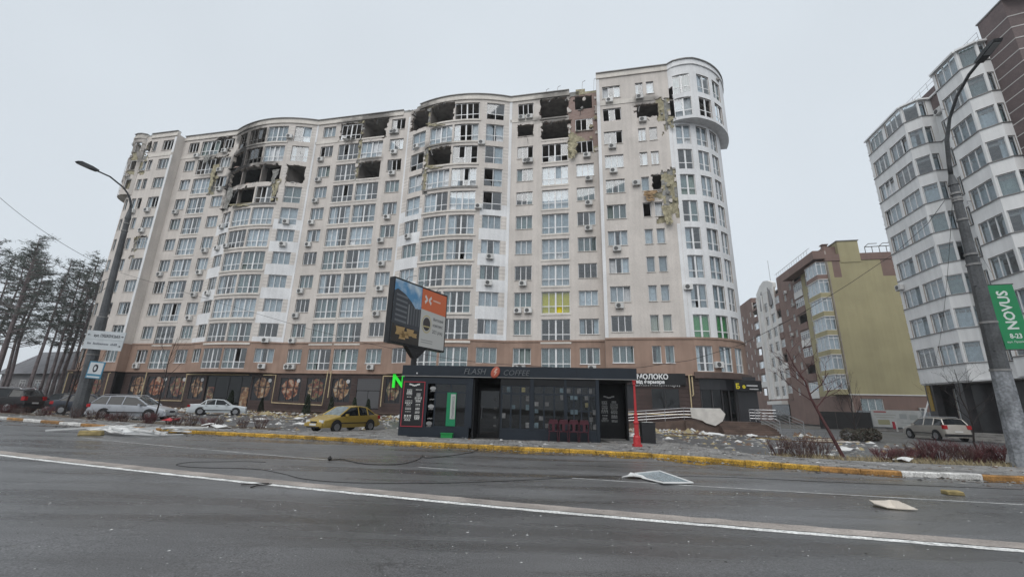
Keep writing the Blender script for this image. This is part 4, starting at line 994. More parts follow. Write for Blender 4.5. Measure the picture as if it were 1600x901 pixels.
rbox('far_wall', 30.6, 44, 5.1, 5.4, 0, 31.2, M_RBROWN)
for k in range(30):
    rbox('white_seam', 30.3, 30.62, 5.12, 5.6, 4.9 + k * .97, 4.97 + k * .97, M_RLINE) if k < 28 else None
# attic and stair tower with pale seams
TW = Poly([(31.5, -8.6), (31.5, -10.9), (38.0, -12.4), (44, -12.4)])
wall('tower_wall', TW, 0, TW.c[-1], 0.0, 33.0, [], [M_RBROWN], lambda s, z: 0, rb, sx=TW.c[1:-1], rev=True, org=OB)
for k in range(29):
    z = 31.4 - k * 1.02; mb = MB()
    for i, (p, q) in enumerate(zip(TW.p, TW.p[1:])):
        an = atan2(q[1] - p[1], q[0] - p[0]); L = sqrt((q[0] - p[0]) ** 2 + (q[1] - p[1]) ** 2)
        mb.b2(0, L, -.02 - .002 * i, .02, -.035, .035, M=Matrix.Translation((p[0] - OB[0], p[1] - OB[1], z)) @ Matrix.Rotation(an, 4, 'Z'))
    mb.obj('white_seam', M_RLINE, rb)
mb = MB(); mb.b2(1.45, 14, -17.4, -13.5, 33.0, 33.12); mb.obj('tower_coping', M_TIN, rb)
rbox('attic_wall', 32.2, 44, -8.6, 3.0, 31.25, 32.3, M_RBROWN)
rbox('attic_recess', 31.93, 31.98, -5.1, -1.85, 29.6, 31.2, M_RBROWN)
mb = MB()
for i in range(12):
    y = 3.2 - i * 1.0; mb.tube([(2.0, y - 5, 32.2), (2.0, y - 5, 33.0)], .014, 4)
for h in (.4, .8): mb.tube([(2.0, 3.2 - 5, 32.2 + h), (2.0, -7.8 - 5, 32.2 + h)], .014, 4)
mb.obj('roof_railing', M_METAL, rb)
put_ac(rb, 31.95, -2.6, 29.0, -pi / 2, OB)
put_ac(rb, 29.95, 4.55, 13.9, -pi / 2, OB)
for (y, z) in ((-5.7, 27.3), (-5.9, 24.4), (-7.1, 27.2), (-6.9, 21.4), (-5.6, 18.6)):
    mb = MB(); mb.tube([(0, 0, 0), (-.28, 0, .02), (-.28, 0, -.25)], .035, 4); mb.obj('floodlight', M_METAL, rb, (29.95 - OB[0], y - OB[1], z))
# its dark ground storey with tall shop windows and steps
GP = Poly([(31.4, 5.3), (31.4, -8.7)])
gw = [(1.9, 4.0, 1.0, 4.2), (6.3, 8.3, 1.0, 4.2), (9.6, 12.2, 1.0, 4.2)]
wall('ground_storey', GP, 0, 14.0, 0.0, 4.7, gw, [M_GRANITE], lambda s, z: 0, rb, depth=.2, rev=True, org=OB)
for (a, b_, z0, z1) in gw:
    (x, y) = GP.ev((a + b_) / 2); put_window(rb, 'o4' if b_ - a > 2.2 else 'o2', x + .1, y, z0, -pi / 2, b_ - a, z1 - z0, 0, False, 2, 0, org=OB)
rbox('soffit', 30.1, 32, -8.7, 5.0, 4.55, 4.655, M_RWHITE)
rbox('column', 30.2, 30.8, 3.9, 4.9, 0, 4.55, M_GRANITE); rbox('column', 30.2, 30.8, .4, 1.2, 0, 4.55, M_GRANITE); rbox('column', 30.2, 30.8, -6.3, -5.4, 0, 4.55, M_GRANITE)
rbox('sign_strip', 30.12, 30.18, 4.2, 4.6, 2.2, 4.5, pm('ochre_strip', (.30, .20, .04), .6))
for i in range(4): rbox('step', 28.6 + i * .35, 31.3, -11.5, 1.5, i * .16 - .15, (i + 1) * .16 - .15, M_CONC)
rbox('lower_shopfront', 31.2, 31.48, -13.4, -8.9, 0, 4.2, M_RWHITE); rbox('shop_awning', 30.9, 31.5, -13.4, -8.95, 4.2, 4.55, M_BROWN)
for i in range(6):
    (a, z) = (-9.6 - i * .8, 6.4)
# ---------------------------------------------------------------- ochre block farther back
OY = (36.2, 30.5, 0.0)
yb = block_root('ochre_block', 'ochre and brick red block with a white arched section behind the street', OY[0], OY[1])
M_OCHRE = pm('render_ochre', (0.36, 0.322, 0.19), 0.85, var=0.07, vs=0.35, streak=0.04, bump=0.1)
M_BRED = pm('render_brickred', (0.205, 0.138, 0.118), 0.85, var=0.1, vs=0.5, streak=0.06)
M_YWHITE = pm('render_offwhite', (0.70, 0.69, 0.67), 0.85, var=0.06, vs=0.5)
ZY = [5.4 + 3.0 * k for k in range(7)]
wo = [(1.3, 4.2, .4, 4.1)]
wall('end_wall', Poly([(36.2, 30.5), (52, 30.5)]), 0, 15.8, 0, 25.6, wo, [M_OCHRE, M_BRED], lambda s, z: 1 if z < 4.65 or (z > 22.85 and (.9 < s < 2.0 or s > 7.7)) else 0, yb, depth=.25, split=[4.65, 22.85], sx=[.9, 2.0, 7.7], rev=True, org=OY)
def ybox(name, x0, x1, y0, y1, z0, z1, mat): return rbox(name, x0, x1, y0, y1, z0, z1, mat, yb, OY)
ybox('parapet', 36.1, 38.3, 30.4, 30.8, 25.62, 26.75, M_BRED); ybox('parapet', 41.25, 52, 30.4, 30.8, 25.62, 26.75, M_BRED)
ybox('stair_head', 38.3, 41.25, 30.42, 36, 25.3, 28.9, M_OCHRE); ybox('stair_head_coping', 38.15, 41.4, 30.3, 36.1, 28.9, 29.02, M_TIN)
ybox('stair_head_side', 36.6, 38.29, 31.2, 35.9, 26.7, 28.3, M_BRED)
mb = MB(); mb.box((37.6 - OY[0], 33 - OY[1], 28.6), (.7, .7, .9)); mb.box((37.6 - OY[0], 33 - OY[1], 29.25), (1.0, 1.0, .12)); mb.obj('chimney', M_BRED, yb)
ybox('string_course', 36.1, 52, 30.42, 30.5, 4.6, 4.75, M_YWHITE)
put_window(yb, 'o3', 38.95, 30.6, .4, 0, 2.9, 3.7, 0, False, 2, org=OY)
mb = MB()
for i in range(9):
    u = 42.2 + i * 1.0 - OY[0]; mb.tube([(u, .1, 26.7), (u, .1, 27.8)], .05, 4)
    if i % 2 == 0: mb.tube([(u, .1, 27.8), (u + .9, .6, 28.5), (u + 2.1, .6, 28.5)], .06, 4)
mb.tube([(42.2 - OY[0], .1, 27.8), (50.4 - OY[0], .1, 27.9)], .07, 4); mb.obj('burnt_roof_frame', M_FRAMEB, yb)
YP = Poly([(36.2, 76), (36.2, 30.5)])
yo, yw = [], []
def ycol(v0, v1, kind, zs, h):
    for z in zs: yo.append((76 - v1, 76 - v0, z, z + h)); yw.append(((v0 + v1) / 2, z, kind, v1 - v0, h))
ycol(36.5, 38.2, 'o2', ZY, 1.9)
ycol(44.2, 45.1, 'w2', [z + 1.2 for z in ZY], 1.3); ycol(46.9, 47.8, 'w2', [z - .3 for z in ZY], 1.3)
ycol(53.4, 55.2, 'o2', [z - .2 for z in ZY], 1.9); ycol(56.8, 58.6, 'o2', [z - .2 for z in ZY], 1.9)
ycol(67.6, 68.4, 'w2', [z + .8 for z in ZY], 1.3); ycol(70.4, 71.2, 'w2', [z - .3 for z in ZY], 1.3); ycol(73.5, 74.3, 'w2', [z + .8 for z in ZY], 1.3)
logg = [(39.7, 43.2), (50.3, 52.3), (62.4, 66.3)]
for (a, b_) in logg:
    for z in [q - .8 for q in ZY] + [25.6]: yo.append((76 - b_, 76 - a, z, z + 2.5))
def yf(s, z):
    v = 76 - s
    if z < 4.6: return 1
    if v < 39.6: return 0
    if 52.3 < v < 62.4: return 2 if not (3.1 < (v - 52.3) < 4.3 or v - 52.3 < .9) else 2
    return 1
wall('street_wall', YP, 0, 45.5, 0, 27.4, yo, [M_OCHRE, M_BRED, M_YWHITE], yf, yb, depth=.3, sx=[76 - q for q in (39.6, 52.3, 62.4)], split=[4.6], rev=True, org=OY)
for (v, z, kind, w_, h) in yw: put_window(yb, kind, 36.3, v, z, -pi / 2, w_, h, .0, False, None, 0, .6, org=OY, pal=(0, 1, 2))
for i, (a, b_) in enumerate(logg):
    for j, z in enumerate([q - .8 for q in ZY] + [25.6]):
        if z > 25: continue
        ybox('loggia_front', 36.12, 36.28, a + .05, b_ - .05, z - .25, z + .95, M_BRED if (i + j) % 3 else M_YWHITE)
        ybox('loggia_floor', 36.2, 38.2, a, b_, z - .4, z - .26, M_CONC)
        if (i * 2 + j) % 3 != 1: put_window(yb, 'o4', 36.22, (a + b_) / 2, z + .95, -pi / 2, b_ - a - .15, 1.5, .05, False, None, 0, .4, org=OY)
ybox('loggia_back', 38.3, 38.4, 39, 70, 2, 27, M_ROOM)
ybox('roof_wall', 36.2, 37.6, 43.3, 50.3, 27.4, 28.7, M_BRED); ybox('roof_wall', 36.2, 37.6, 66.4, 76, 27.4, 28.6, M_BRED)
mb = MB(); mb.prism([(52.3 - OY[1], 27.4), (62.4 - OY[1], 27.4), (62.4 - OY[1], 28.4), (59.5 - OY[1], 29.7), (57.3 - OY[1], 30.1), (55 - OY[1], 29.6), (52.3 - OY[1], 28.4)], -.05, .6, axis='x'); mb.obj('arched_gable', M_YWHITE, yb)
for v0, sgn in ((53.6, 1), (60.9, -1)):
    mb = MB(); pts = [(0, 24.0), (1.9, 24.0), (1.9, 28.2), (1.5, 28.0), (.8, 27.2), (.3, 26.2), (0, 25.2)]
    mb.prism([(v0 + sgn * a - OY[1], z) for a, z in pts], -.09, -.01, axis='x'); mb.obj('arch_window', pm('arch_dark', (.10, .09, .09), .3), yb)
for v in (52.5, 55.9, 59.3, 62.2):
    ybox('white_pier', 35.95, 36.19, v - .3, v + .3, 4.6, 27.3, M_YWHITE)
# bow windows at the near corner
for k, z in enumerate(ZY):
    ybox('bow_base', 34.75, 36.19, 30.56, 34.6, z - .75, z, M_OCHRE if k < 6 else M_BRED)
    put_window(yb, 'o2', 35.48, 30.6, z, 0, 1.4, 2.15, 0, False, 1, org=OY); put_window(yb, 'o3', 34.8, 32.6, z, -pi / 2, 3.9, 2.15, 0, False, 0, org=OY)
    ybox('bow_cap', 34.72, 36.18, 30.53, 34.63, z + 2.15, z + 2.25, M_YWHITE if k < 6 else M_BRED)
ybox('eaves', 34.5, 36.2, 30.3, 43.2, 26.0, 27.4, M_BRED)
ybox('roof_deck', 36.5, 50, 31, 76, 26.3, 26.6, M_TIN)
mb = MB(); mb.tube([(1.6, 27, 27), (1.6, 27, 35)], .05, 4); mb.obj('antenna_mast', M_METAL, yb)
mb = MB()
for i in range(14):
    y = 2 + i * 1.0; mb.tube([(-1.6, y, 27.4), (-1.6, y, 28.3)], .03, 4)
mb.tube([(-1.6, 1, 28.3), (-1.6, 16, 28.3)], .035, 4); mb.obj('roof_railing', M_METAL, yb)
ybox('shop_canopy', 35.0, 36.15, 53, 61, 3.5, 4.2, M_YWHITE); ybox('shop_front', 36.05, 36.19, 52.6, 61.5, .3, 3.5, MATS['shop_glass_dark']); ybox('back_wall', 51.9, 52, 30.6, 76, 0, 26.3, M_OCHRE)
put_ac(yb, 36.15, 43.9, 21.3, -pi / 2, OY); put_ac(yb, 36.15, 46.2, 16.0, -pi / 2, OY); put_ac(yb, 36.15, 46.4, 24.4, -pi / 2, OY); put_ac(yb, 45.0, 30.45, 2.4, 0, OY)
# ---------------------------------------------------------------- grey house beyond the pines
hs = thing('grey_house', 'low grey rendered house with dark pitched roof behind the pines', 'house', (-76, 70, gz(-70)), radians(-20))
M_HW = pm('house_render', (0.27, 0.265, 0.27), 0.9, var=0.12, vs=0.6); M_HR = pm('house_roof', (0.13, 0.13, 0.14), 0.7, var=0.2, vs=1.0, streak=0.1)
mb = MB(); mb.b2(-9, 9, 0, 9, 0, 4.6); mb.obj('wall', M_HW, hs)
mb = MB(); mb.prism([(-.8, 4.4), (9.8, 4.4), (4.5, 8.6)], -9.6, 9.6, axis='x'); mb.obj('roof', M_HR, hs)
for x in (-6.5, -2.2, 2.1, 6.4): put_window(hs, 'o2', x, -.02, 1.4, 0, 1.6, 2.1, 0, False, 2)
mb = MB(); mb.b2(6.2, 7.2, 4, 5, 7, 9.6); mb.obj('chimney', M_BRED, hs)
fn = thing('boundary_fence', 'maroon sheet metal fence before the grey house', 'fence', (-74, 62, gz(-70)), radians(-18))
M_MAR = pm('maroon_sheet', (0.085, 0.028, 0.034), 0.6, var=0.15, vs=1, rnd=.15)
shm = MB(); shm.prism([(-.48, -.02), (-.3, -.02), (-.26, .02), (-.06, .02), (-.02, -.02), (.18, -.02), (.22, .02), (.48, .02), (.48, .03), (-.48, -.01)], 0, 2.0, axis='z'); shm = shm.mesh('sheet_panel', M_MAR)
for i in range(26): link('sheet_panel', shm, fn, (-13 + i * 1.0, 0, 0.1))
fp = MB(); fp.b2(-.05, .05, .05, .15, 0, 2.15); fp = fp.mesh('post', M_MAR)
for i in range(14): link('post', fp, fn, (-13 + i * 2.0, 0, 0))
# ------------------------------------------------------------------ coffee kiosk
M_SLATE = pm('kiosk_slate', (0.009, 0.015, 0.024), 0.5, var=0.12, vs=1.2, rnd=0.05)
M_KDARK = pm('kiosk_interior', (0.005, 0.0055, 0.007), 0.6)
M_RED = pm('frame_red', (0.36, 0.035, 0.05), 0.45)
M_CHALK = pm('chalk_white', (0.62, 0.62, 0.60), 0.7)
M_DECAL = [pm('decal_blue', (0.07, 0.10, 0.115), 0.4, var=.4, vs=6, rnd=.3), pm('decal_grey', (0.10, 0.10, 0.10), 0.4, var=.4, vs=7, rnd=.4), pm('decal_tan', (0.15, 0.135, 0.07), 0.4, var=.4, vs=6, rnd=.3)]
kz = 0.06; KA = radians(-4.96)
kiosk = thing('coffee_kiosk', 'long low dark slate coffee kiosk with a deep flat fascia at the kerb', 'kiosk', (-5.42, 21.97, kz), KA)
KG = glass_mat('kiosk_glass', (.34, .36, .38), 1.6)
def kb(name, x0, x1, y0, y1, z0, z1, mat, par=None): 
    mb = MB(); mb.b2(x0, x1, y0, y1, z0, z1); return mb.obj(name, mat, par or kiosk)
kb('floor', 0, 9.75, .1, 4.5, -.1, .03, M_CONC); kb('porch_floor', 9.75, 11.5, .4, 4.5, -.1, .02, M_CONC)
fas = kb('fascia', 0, 11.57, 0, .12, 2.98, 3.5, M_SLATE); kb('fascia_side', 0, .12, .12, 4.6, 2.98, 3.5, M_SLATE); kb('fascia_side', 11.45, 11.57, .12, 4.6, 2.98, 3.5, M_SLATE)
kb('fascia_trim', -.01, 11.58, -.02, 0, 2.95, 2.985, M_TIN); kb('roof', .1, 11.47, .1, 4.6, 2.92, 3.05, M_KDARK)
for x in (2.9, 5.8, 8.7): kb('fascia_joint', x - .006, x + .006, -.004, 0.01, 2.99, 3.5, M_KDARK)
kb('left_wall', .03, .13, .13, 4.5, .03, 2.92, M_SLATE); kb('rear_wall', .1, 9.7, 4.4, 4.5, .03, 2.92, M_KDARK)
kb('corner_post', .03, .2, .05, .13, .03, 2.92, M_SLATE)
kb('front_wall', .2, 1.35, .06, .13, .03, 2.92, M_SLATE); kb('plinth', 1.35, 3.5, .05, .13, .03, .56, M_SLATE); kb('header', 1.35, 3.5, .06, .13, 2.62, 2.92, M_SLATE)
kb('front_post', 3.3, 3.62, .04, .16, .56, 2.92, M_SLATE)
def menu(x0, x1, y, z0, z1, framemat, name='menu_board'):
    o = kb(name, x0, x1, y - .03, y, z0, z1, pm('board_black', (.008, .008, .01), .5)); t = .035
    if framemat:
        mb = MB(); mb.b2(x0 - t, x1 + t, y - .045, y - .005, z1, z1 + t); mb.b2(x0 - t, x1 + t, y - .045, y - .005, z0 - t, z0); mb.b2(x0 - t, x0, y - .045, y - .005, z0, z1); mb.b2(x1, x1 + t, y - .045, y - .005, z0, z1); mb.obj('board_frame', framemat, o)
    rs = random.Random(int(x0 * 100)); w = x1 - x0; mb = MB()
    for i in range(7):
        mb.box((x0 + w * (.28 + .075 * i), y - .034, z1 - .13 + .03 * cos(i * 1.05)), (.075, .004, .07))
    rows = 9
    for r in range(rows):
        z = z1 - .36 - r * (z1 - z0 - .5) / rows
        for c in (0, 1):
            xc = x0 + w * (.28 + .46 * c); L = w * rs.uniform(.2, .38); k = rs.choice((1, 2, 2, 3))
            for q in range(k):
                hh = rs.uniform(.018, .05); zq = z - q * .06; n = rs.randint(3, 6)
                for a in range(n): mb.box((xc - L / 2 + L * (a + .5) / n, y - .034, zq), (L / n * rs.uniform(.5, .85), .004, hh))
    mb.obj('chalk_lettering', M_CHALK, o); return o
menu(.16, 1.18, .06, .58, 2.66, M_RED)
for i, z in enumerate((2.38, 1.98, 1.52, 1.08, .72)):        # column of small chalk drawings
    mb = MB(); x = 1.62 - .02 * i
    if i % 2 == 0: mb.lathe([(.10, 0), (.13, .004), (.10, .008)], 12, (0, 0, 0), M=Matrix.Translation((x, .048, z)) @ Matrix.Rotation(pi / 2, 4, 'X') @ Matrix.Diagonal((1.2, .75, 1, 1)))
    for q in range(4): mb.box((x - .09 + .06 * q, .045, z - .14 + .02 * (q % 2)), (.04, .004, .05))
    mb.obj('chalk_drawing', pm('chalk_grey', (.28, .28, .28), .7) if i != 4 else pm('chalk_dim', (.2, .2, .2), .7), kiosk)
def glazing(x0, x1, y, z0, z1, nx, zsplits, decals=0, seed=1, keepout=None):
    mb = MB(); t = .035
    xs = [x0 + (x1 - x0) * i / nx for i in range(nx + 1)]; zs = [z0] + list(zsplits) + [z1]
    for x in xs: mb.b2(x - t, x + t, y - .03, y + .03, z0, z1)
    for z in zs: mb.b2(x0, x1, y - .027, y + .027, z - t, z + t)
    o = mb.obj('glazing_frame', M_SLATE, kiosk); rs = random.Random(seed)
    for a, b_ in zip(xs, xs[1:]):
        for c, e in zip(zs, zs[1:]):
            p = MB(); p.box(((a + b_) / 2, y, (c + e) / 2), (b_ - a - 2 * t, .01, e - c - 2 * t)); p.obj('pane', KG, o)
    if decals:
        for i in range(nx):
            for j in range(decals):
                if rs.random() < .42: continue
                w, h = rs.uniform(.14, .2), rs.uniform(.18, .26); d = MB()
                xx = xs[i] + (xs[i + 1] - xs[i]) * rs.choice((.28, .72)); zz = z0 + .2 + (z1 - z0 - .4) * j / (decals - 1)
                d.box((xx, y - .04, zz), (w, .004, h)); d.obj('window_decal', rs.choice(M_DECAL[:2] if rs.random() < .85 else M_DECAL), o)
    return o
glazing(1.75, 3.3, .1, .58, 2.62, 2, (2.2,))
g = kb('green_sign', 2.36, 2.82, .03, .06, .62, 2.2, pm('sign_green', (.008, .20, .085), .45)); kb('sign_strip', 2.55, 2.79, .018, .028, .95, 2.12, pm('sign_pale', (.42, .43, .41), .5), g)
text_obj('montemocca', .24, pm('sign_ink', (.10, .10, .11), .6), g, Matrix.Translation((2.74, .012, .99)) @ Matrix.Rotation(pi / 2, 4, 'X') @ Matrix.Rotation(pi / 2, 4, 'Z'), ext=.003, sx=.82)
# recessed door
kb('recess_wall', 3.62, 3.7, .16, 1.3, .03, 2.92, M_KDARK); kb('recess_wall', 4.95, 5.0, .2, 1.3, .03, 2.92, M_KDARK)
dr = kb('door', 3.75, 4.9, 1.25, 1.3, .05, 2.5, M_KDARK); mb = MB(); mb.tube([(3.95, 1.2, 1.0), (3.95, 1.14, 1.0), (3.95, 1.14, 1.5), (3.95, 1.2, 1.5)], .016, 5); mb.obj('door_handle', M_METAL, dr)
p = MB(); p.b2(3.85, 4.8, 1.235, 1.245, .2, 2.35); p.obj('pane', KG, dr)
for i, z in enumerate((.6, 1.0, 1.45, 1.9)): kb('sticker', 4.55, 4.68, 1.22, 1.23, z, z + .1, M_DECAL[1], dr)
kb('front_plinth', 5.0, 9.7, .04, .14, .03, .55, M_SLATE); kb('front_header', 5.0, 9.7, .04, .14, 2.6, 2.92, M_KDARK)
glazing(5.05, 6.45, .09, .56, 2.6, 3, (2.2,), 5, 3); kb('front_post', 6.45, 6.62, .0, .14, .56, 2.92, M_SLATE)
glazing(6.62, 8.1, .09, .56, 2.6, 3, (2.2,), 6, 5); kb('front_post', 8.1, 8.2, .02, .14, .56, 2.92, M_SLATE); glazing(8.2, 9.6, .09, .56, 2.6, 4, (2.2, 1.45), 6, 7)
kb('front_post', 9.6, 9.75, .0, .14, .03, 2.92, M_SLATE)
kb('porch_side', 9.68, 9.75, .14, 3.2, .03, 2.92, M_KDARK); kb('porch_wall', 9.75, 11.5, 3.0, 3.1, .03, 2.92, M_KDARK)
menu(10.05, 11.15, 3.0, .75, 2.35, None); kb('porch_ledge', 9.8, 11.5, 2.85, 2.99, .03, .09, M_CONC); kb('porch_right', 11.4, 11.5, 2.4, 3.0, .03, 2.92, M_KDARK)
# things seen inside
kb('counter', 5.3, 9.3, 2.4, 3.0, .03, 1.1, pm('counter_wood', (.16, .10, .05), .5)); kb('back_shelf', 5.3, 9.3, 4.1, 4.38, .9, 2.2, pm('shelf_stuff', (.22, .17, .12), .6, var=.6, vs=6))
kb('broken_blind', 8.35, 9.0, .6, .62, .6, 2.1, M_DECAL[2])
# fascia lettering: outline letters round a red emblem
M_NEON = pm('unlit_neon', (.15, .16, .17), .4)
text_obj('FLASH', .40, M_NEON, fas, upright(3.12, -.035, 3.1), ext=.012, bold=-.004, shear=.25, sx=.98)
text_obj('COFFEE', .38, M_NEON, fas, upright(5.08, -.035, 3.07), ext=.012, bold=-.004, shear=.25, sx=.98)
mb = MB(); mb.lathe([(.24, 0), (.27, .03), (.24, .07), (.15, .085)], 20, M=Matrix.Translation((4.72, -.02, 3.2)) @ Matrix.Rotation(pi / 2, 4, 'X') @ Matrix.Rotation(-.45, 4, 'Z') @ Matrix.Diagonal((.78, 1.1, 1, 1)))
em = mb.obj('emblem', pm('emblem_red', (.42, .10, .06), .4), fas)
mb = MB(); mb.prism([(4.76, 3.40), (4.64, 3.20), (4.72, 3.20), (4.66, 3.02), (4.82, 3.23), (4.74, 3.23), (4.84, 3.38)], -.118, -.108); mb.obj('flash_bolt', pm('emblem_pale', (.62, .40, .32), .4), em)
mb = MB(); mb.box((.78, -.05, 3.1), (.05, .1, .06)); mb.obj('small_camera', M_LETTER, kiosk)
def world_k(x, y, z=0): return kiosk.matrix_basis @ Vector((x, y, z))
kmx = Matrix.Translation(kiosk.location) @ Matrix.Rotation(KA, 4, 'Z')
# cafe chairs, dark red
M_CHAIR = pm('chair_burgundy', (.060, .010, .018), .4)
for i in range(4):
    pos = kmx @ Vector((7.55 + i * .47, -.32, 0)); pos.z = gz(pos.x) + .14
    ch = thing('cafe_chair', ['dark red metal chair, leftmost of the four against the kiosk front', 'second dark red metal chair from the left against the kiosk', 'third dark red metal chair from the left against the kiosk', 'dark red metal chair, rightmost of the four against the kiosk front'][i], 'chair', pos, KA + random.uniform(-.06, .06), 'burgundy chairs before the kiosk')
    mb = MB(); mb.b2(-.21, .21, -.2, .2, .44, .475); mb.obj('seat', M_CHAIR, ch)
    mb = MB(); mb.tube([(-.2, -.18, .47), (-.21, -.22, .85), (-.17, -.235, .98), (.17, -.235, .98), (.21, -.22, .85), (.2, -.18, .47)], .02, 5); mb.b2(-.06, .06, -.24, -.215, .47, .97); mb.b2(-.19, .19, -.235, -.22, .80, .97); mb.obj('backrest', M_CHAIR, ch)
    for sx in (-1, 1):
        for sy in (-1, 1):
            mb = MB(); mb.tube([(sx * .18, sy * .17, .45), (sx * .21, sy * .2, 0)], .014, 5); mb.obj('leg', M_CHAIR, ch)
gx = kmx @ Vector((2.55, -.35, 0)); mb = MB(); mb.b2(-.27, .27, -.12, .12, 0, .2); mb.b2(-.29, .29, -.14, .14, .17, .22); mb.obj('planter_box', pm('planter_green', (.01, .22, .05), .5), None, (gx.x, gx.y, gz(gx.x) + .14), rz=KA, label='small green box on the paving under the kiosk sign', cat='box')
# red ornamental column under the roof corner
rp = thing('cast_iron_column', 'red ornate cast iron column at the right end of the kiosk', 'column', (5.55, 19.55, gz(5.5) + .14))
M_POSTR = pm('column_red', (.45, .035, .04), .5, var=.12, vs=5)
mb = MB(); mb.b2(-.17, .17, -.17, .17, 0, .1); mb.lathe([(.165, .1), (.155, .38), (.12, .44), (.12, .47)], 8); mb.obj('base', M_POSTR, rp)
mb = MB(); mb.lathe([(.10, .47), (.10, .92), (.125, .95), (.125, 1.0), (.085, 1.05), (.075, 1.25), (.095, 1.28), (.095, 1.32), (.06, 1.36), (.045, 2.55), (.075, 2.6), (.06, 2.66), (.09, 2.78)], 10); mb.obj('shaft', M_POSTR, rp, smooth=False)
# litter bin
bn = thing('litter_bin', 'black square litter bin behind the red column', 'bin', (6.75, 21.9, gz(6.7) + .13), -.1)
M_BIN = pm('bin_black', (.018, .018, .02), .5)
mb = MB(); mb.box((0, 0, .45), (.62, .55, .9), taper=1.05); mb.obj('body', M_BIN, bn); mb = MB(); mb.b2(-.34, .34, -.3, .3, .9, .96); mb.obj('rim', M_BIN, bn); mb = MB(); mb.b2(-.25, .25, -.2, .2, .961, .975); mb.obj('litter', M_CHALK, bn)
# ------------------------------------------------------------------ billboard
A_, B_ = Vector((-6.86, 24.0, 0)), Vector((-4.38, 28.4, 0)); dv = B_ - A_; BW = dv.length; ba = atan2(dv.y, dv.x)
bbd = thing('billboard', 'tilted lightbox billboard with a housing advert on one post above the kiosk', 'billboard', (A_.x + dv.x * .48, A_.y + dv.y * .48, gz(-5.6)), ba)
M_BBK = pm('billboard_black', (.012, .012, .014), .4)
w2 = BW / 2; o2 = BW * .02
mb = MB(); mb.b2(-w2 + o2, w2 + o2, 0.0, .38, 4.95, 8.8); box = mb.obj('lightbox', M_BBK, bbd)
mb = MB(); mb.tube([(0, .2, 0), (0, .2, 4.6)], .16, 8); mb.prism([(-.16, 4.3), (.16, 4.3), (.9, 4.95), (-.9, 4.95)], .05, .35); mb.obj('post', M_BBK, bbd)
mb = MB()
for x in (-1.4, 0, 1.5): mb.tube([(x, .1, 8.8), (x, -.1, 9.0), (x, -.75, 9.0)], .025, 4)
mb.obj('lamp_arm', M_METAL, bbd)
def pr(name, pts, y, col, mat=None):      # printed area of the poster, laid on the face
    mb = MB(); mb.prism([(p[0] + o2, p[1]) for p in pts], y - .002, y); return mb.obj(name, mat or pm('print_%d_%d_%d' % tuple(int(c * 999) for c in col), col, .35), box)
x0, x1, xs_ = -w2 + .1, w2 - .1, w2 * -.02
def blue_sky():
    m = pm('print_sky', (.20, .38, .58), .35); n, l = nodes_of(m); g = n.new('ShaderNodeNewGeometry'); t = n.new('ShaderNodeTexNoise'); t.inputs['Scale'].default_value = 1.1; t.inputs['Detail'].default_value = 4; l.new(g.outputs['Position'], t.inputs['Vector'])
    r = n.new('ShaderNodeValToRGB'); r.color_ramp.elements[0].position = .42; r.color_ramp.elements[0].color = (.11, .30, .52, 1); r.color_ramp.elements[1].position = .68; r.color_ramp.elements[1].color = (.62, .70, .76, 1)
    l.new(t.outputs['Fac'], r.inputs[0]); l.new(r.outputs[0], n['Principled BSDF'].inputs['Base Color']); return m
pr('poster_sky', [(x0, 5.05), (xs_, 5.05), (xs_, 8.7), (x0, 8.7)], -.002, (0, 0, 0), blue_sky())
pr('poster_building', [(x0, 5.05), (xs_, 5.05), (xs_, 7.3), (xs_ - .5, 7.25), (xs_ - .9, 7.6), (-w2 + 1.0, 7.95), (-w2 + .35, 8.15), (x0, 8.0)], -.006, (.055, .06, .07))
for i in range(7):
    z = 7.75 - i * .3; pr('poster_window_row', [(x0 + .2, z), (-w2 + 1.25, z - .06), (-w2 + 1.25, z + .06), (x0 + .2, z + .12)], -.010, (.16, .17, .18))
for i in range(5): pr('poster_pier', [(-w2 + 1.35 + i * .24, 6.2), (-w2 + 1.45 + i * .24, 6.2), (-w2 + 1.45 + i * .24, 7.4 - i * .04), (-w2 + 1.35 + i * .24, 7.42 - i * .04)], -.010, (.25, .25, .25) if i == 0 else (.12, .125, .13))
pr('poster_ground', [(x0, 5.05), (xs_, 5.05), (xs_, 5.9), (x0, 6.1)], -.010, (.045, .038, .032))
for (cx, cz, r_) in ((-1.7, 5.72, .42), (-1.25, 5.55, .34), (-.85, 5.72, .36), (-.45, 5.6, .22), (-1.5, 5.42, .3)):
    pr('poster_earthwork', [(cx + r_ * 1.3 * cos(a * pi / 4) * (1 if a % 2 else .55), cz + r_ * .8 * sin(a * pi / 4) * (1 if a % 2 else .7)) for a in range(8)], -.014, (.46, .30, .13))
pr('poster_white', [(xs_ + .02, 5.05), (x1, 5.05), (x1, 7.6), (xs_ + .02, 7.6)], -.002, (.58, .57, .54))
pr('poster_orange', [(xs_ + .02, 7.38), (x1, 7.30), (x1, 8.7), (xs_ + .02, 8.7)], -.006, (.68, .155, .055))
for sx in (-1, 1): pr('poster_logo', [(xs_ + .62 + sx * .05, 8.0), (xs_ + .62 + sx * .26, 7.75), (xs_ + .62 + sx * .34, 7.92), (xs_ + .62 + sx * .18, 8.05), (xs_ + .62 + sx * .34, 8.2), (xs_ + .62 + sx * .26, 8.36), (xs_ + .62 + sx * .05, 8.12)], -.010, (.75, .70, .66))
for r_, c_, yy in ((.52, (.55, .45, .20), -.006), (.46, (.52, .51, .48), -.009), (.38, (.055, .045, .045), -.012)):
    pr('poster_badge', [(xs_ + .62 + r_ * .9 * cos(a * pi / 10), 6.5 + r_ * 1.1 * sin(a * pi / 10)) for a in range(20)], yy, c_)
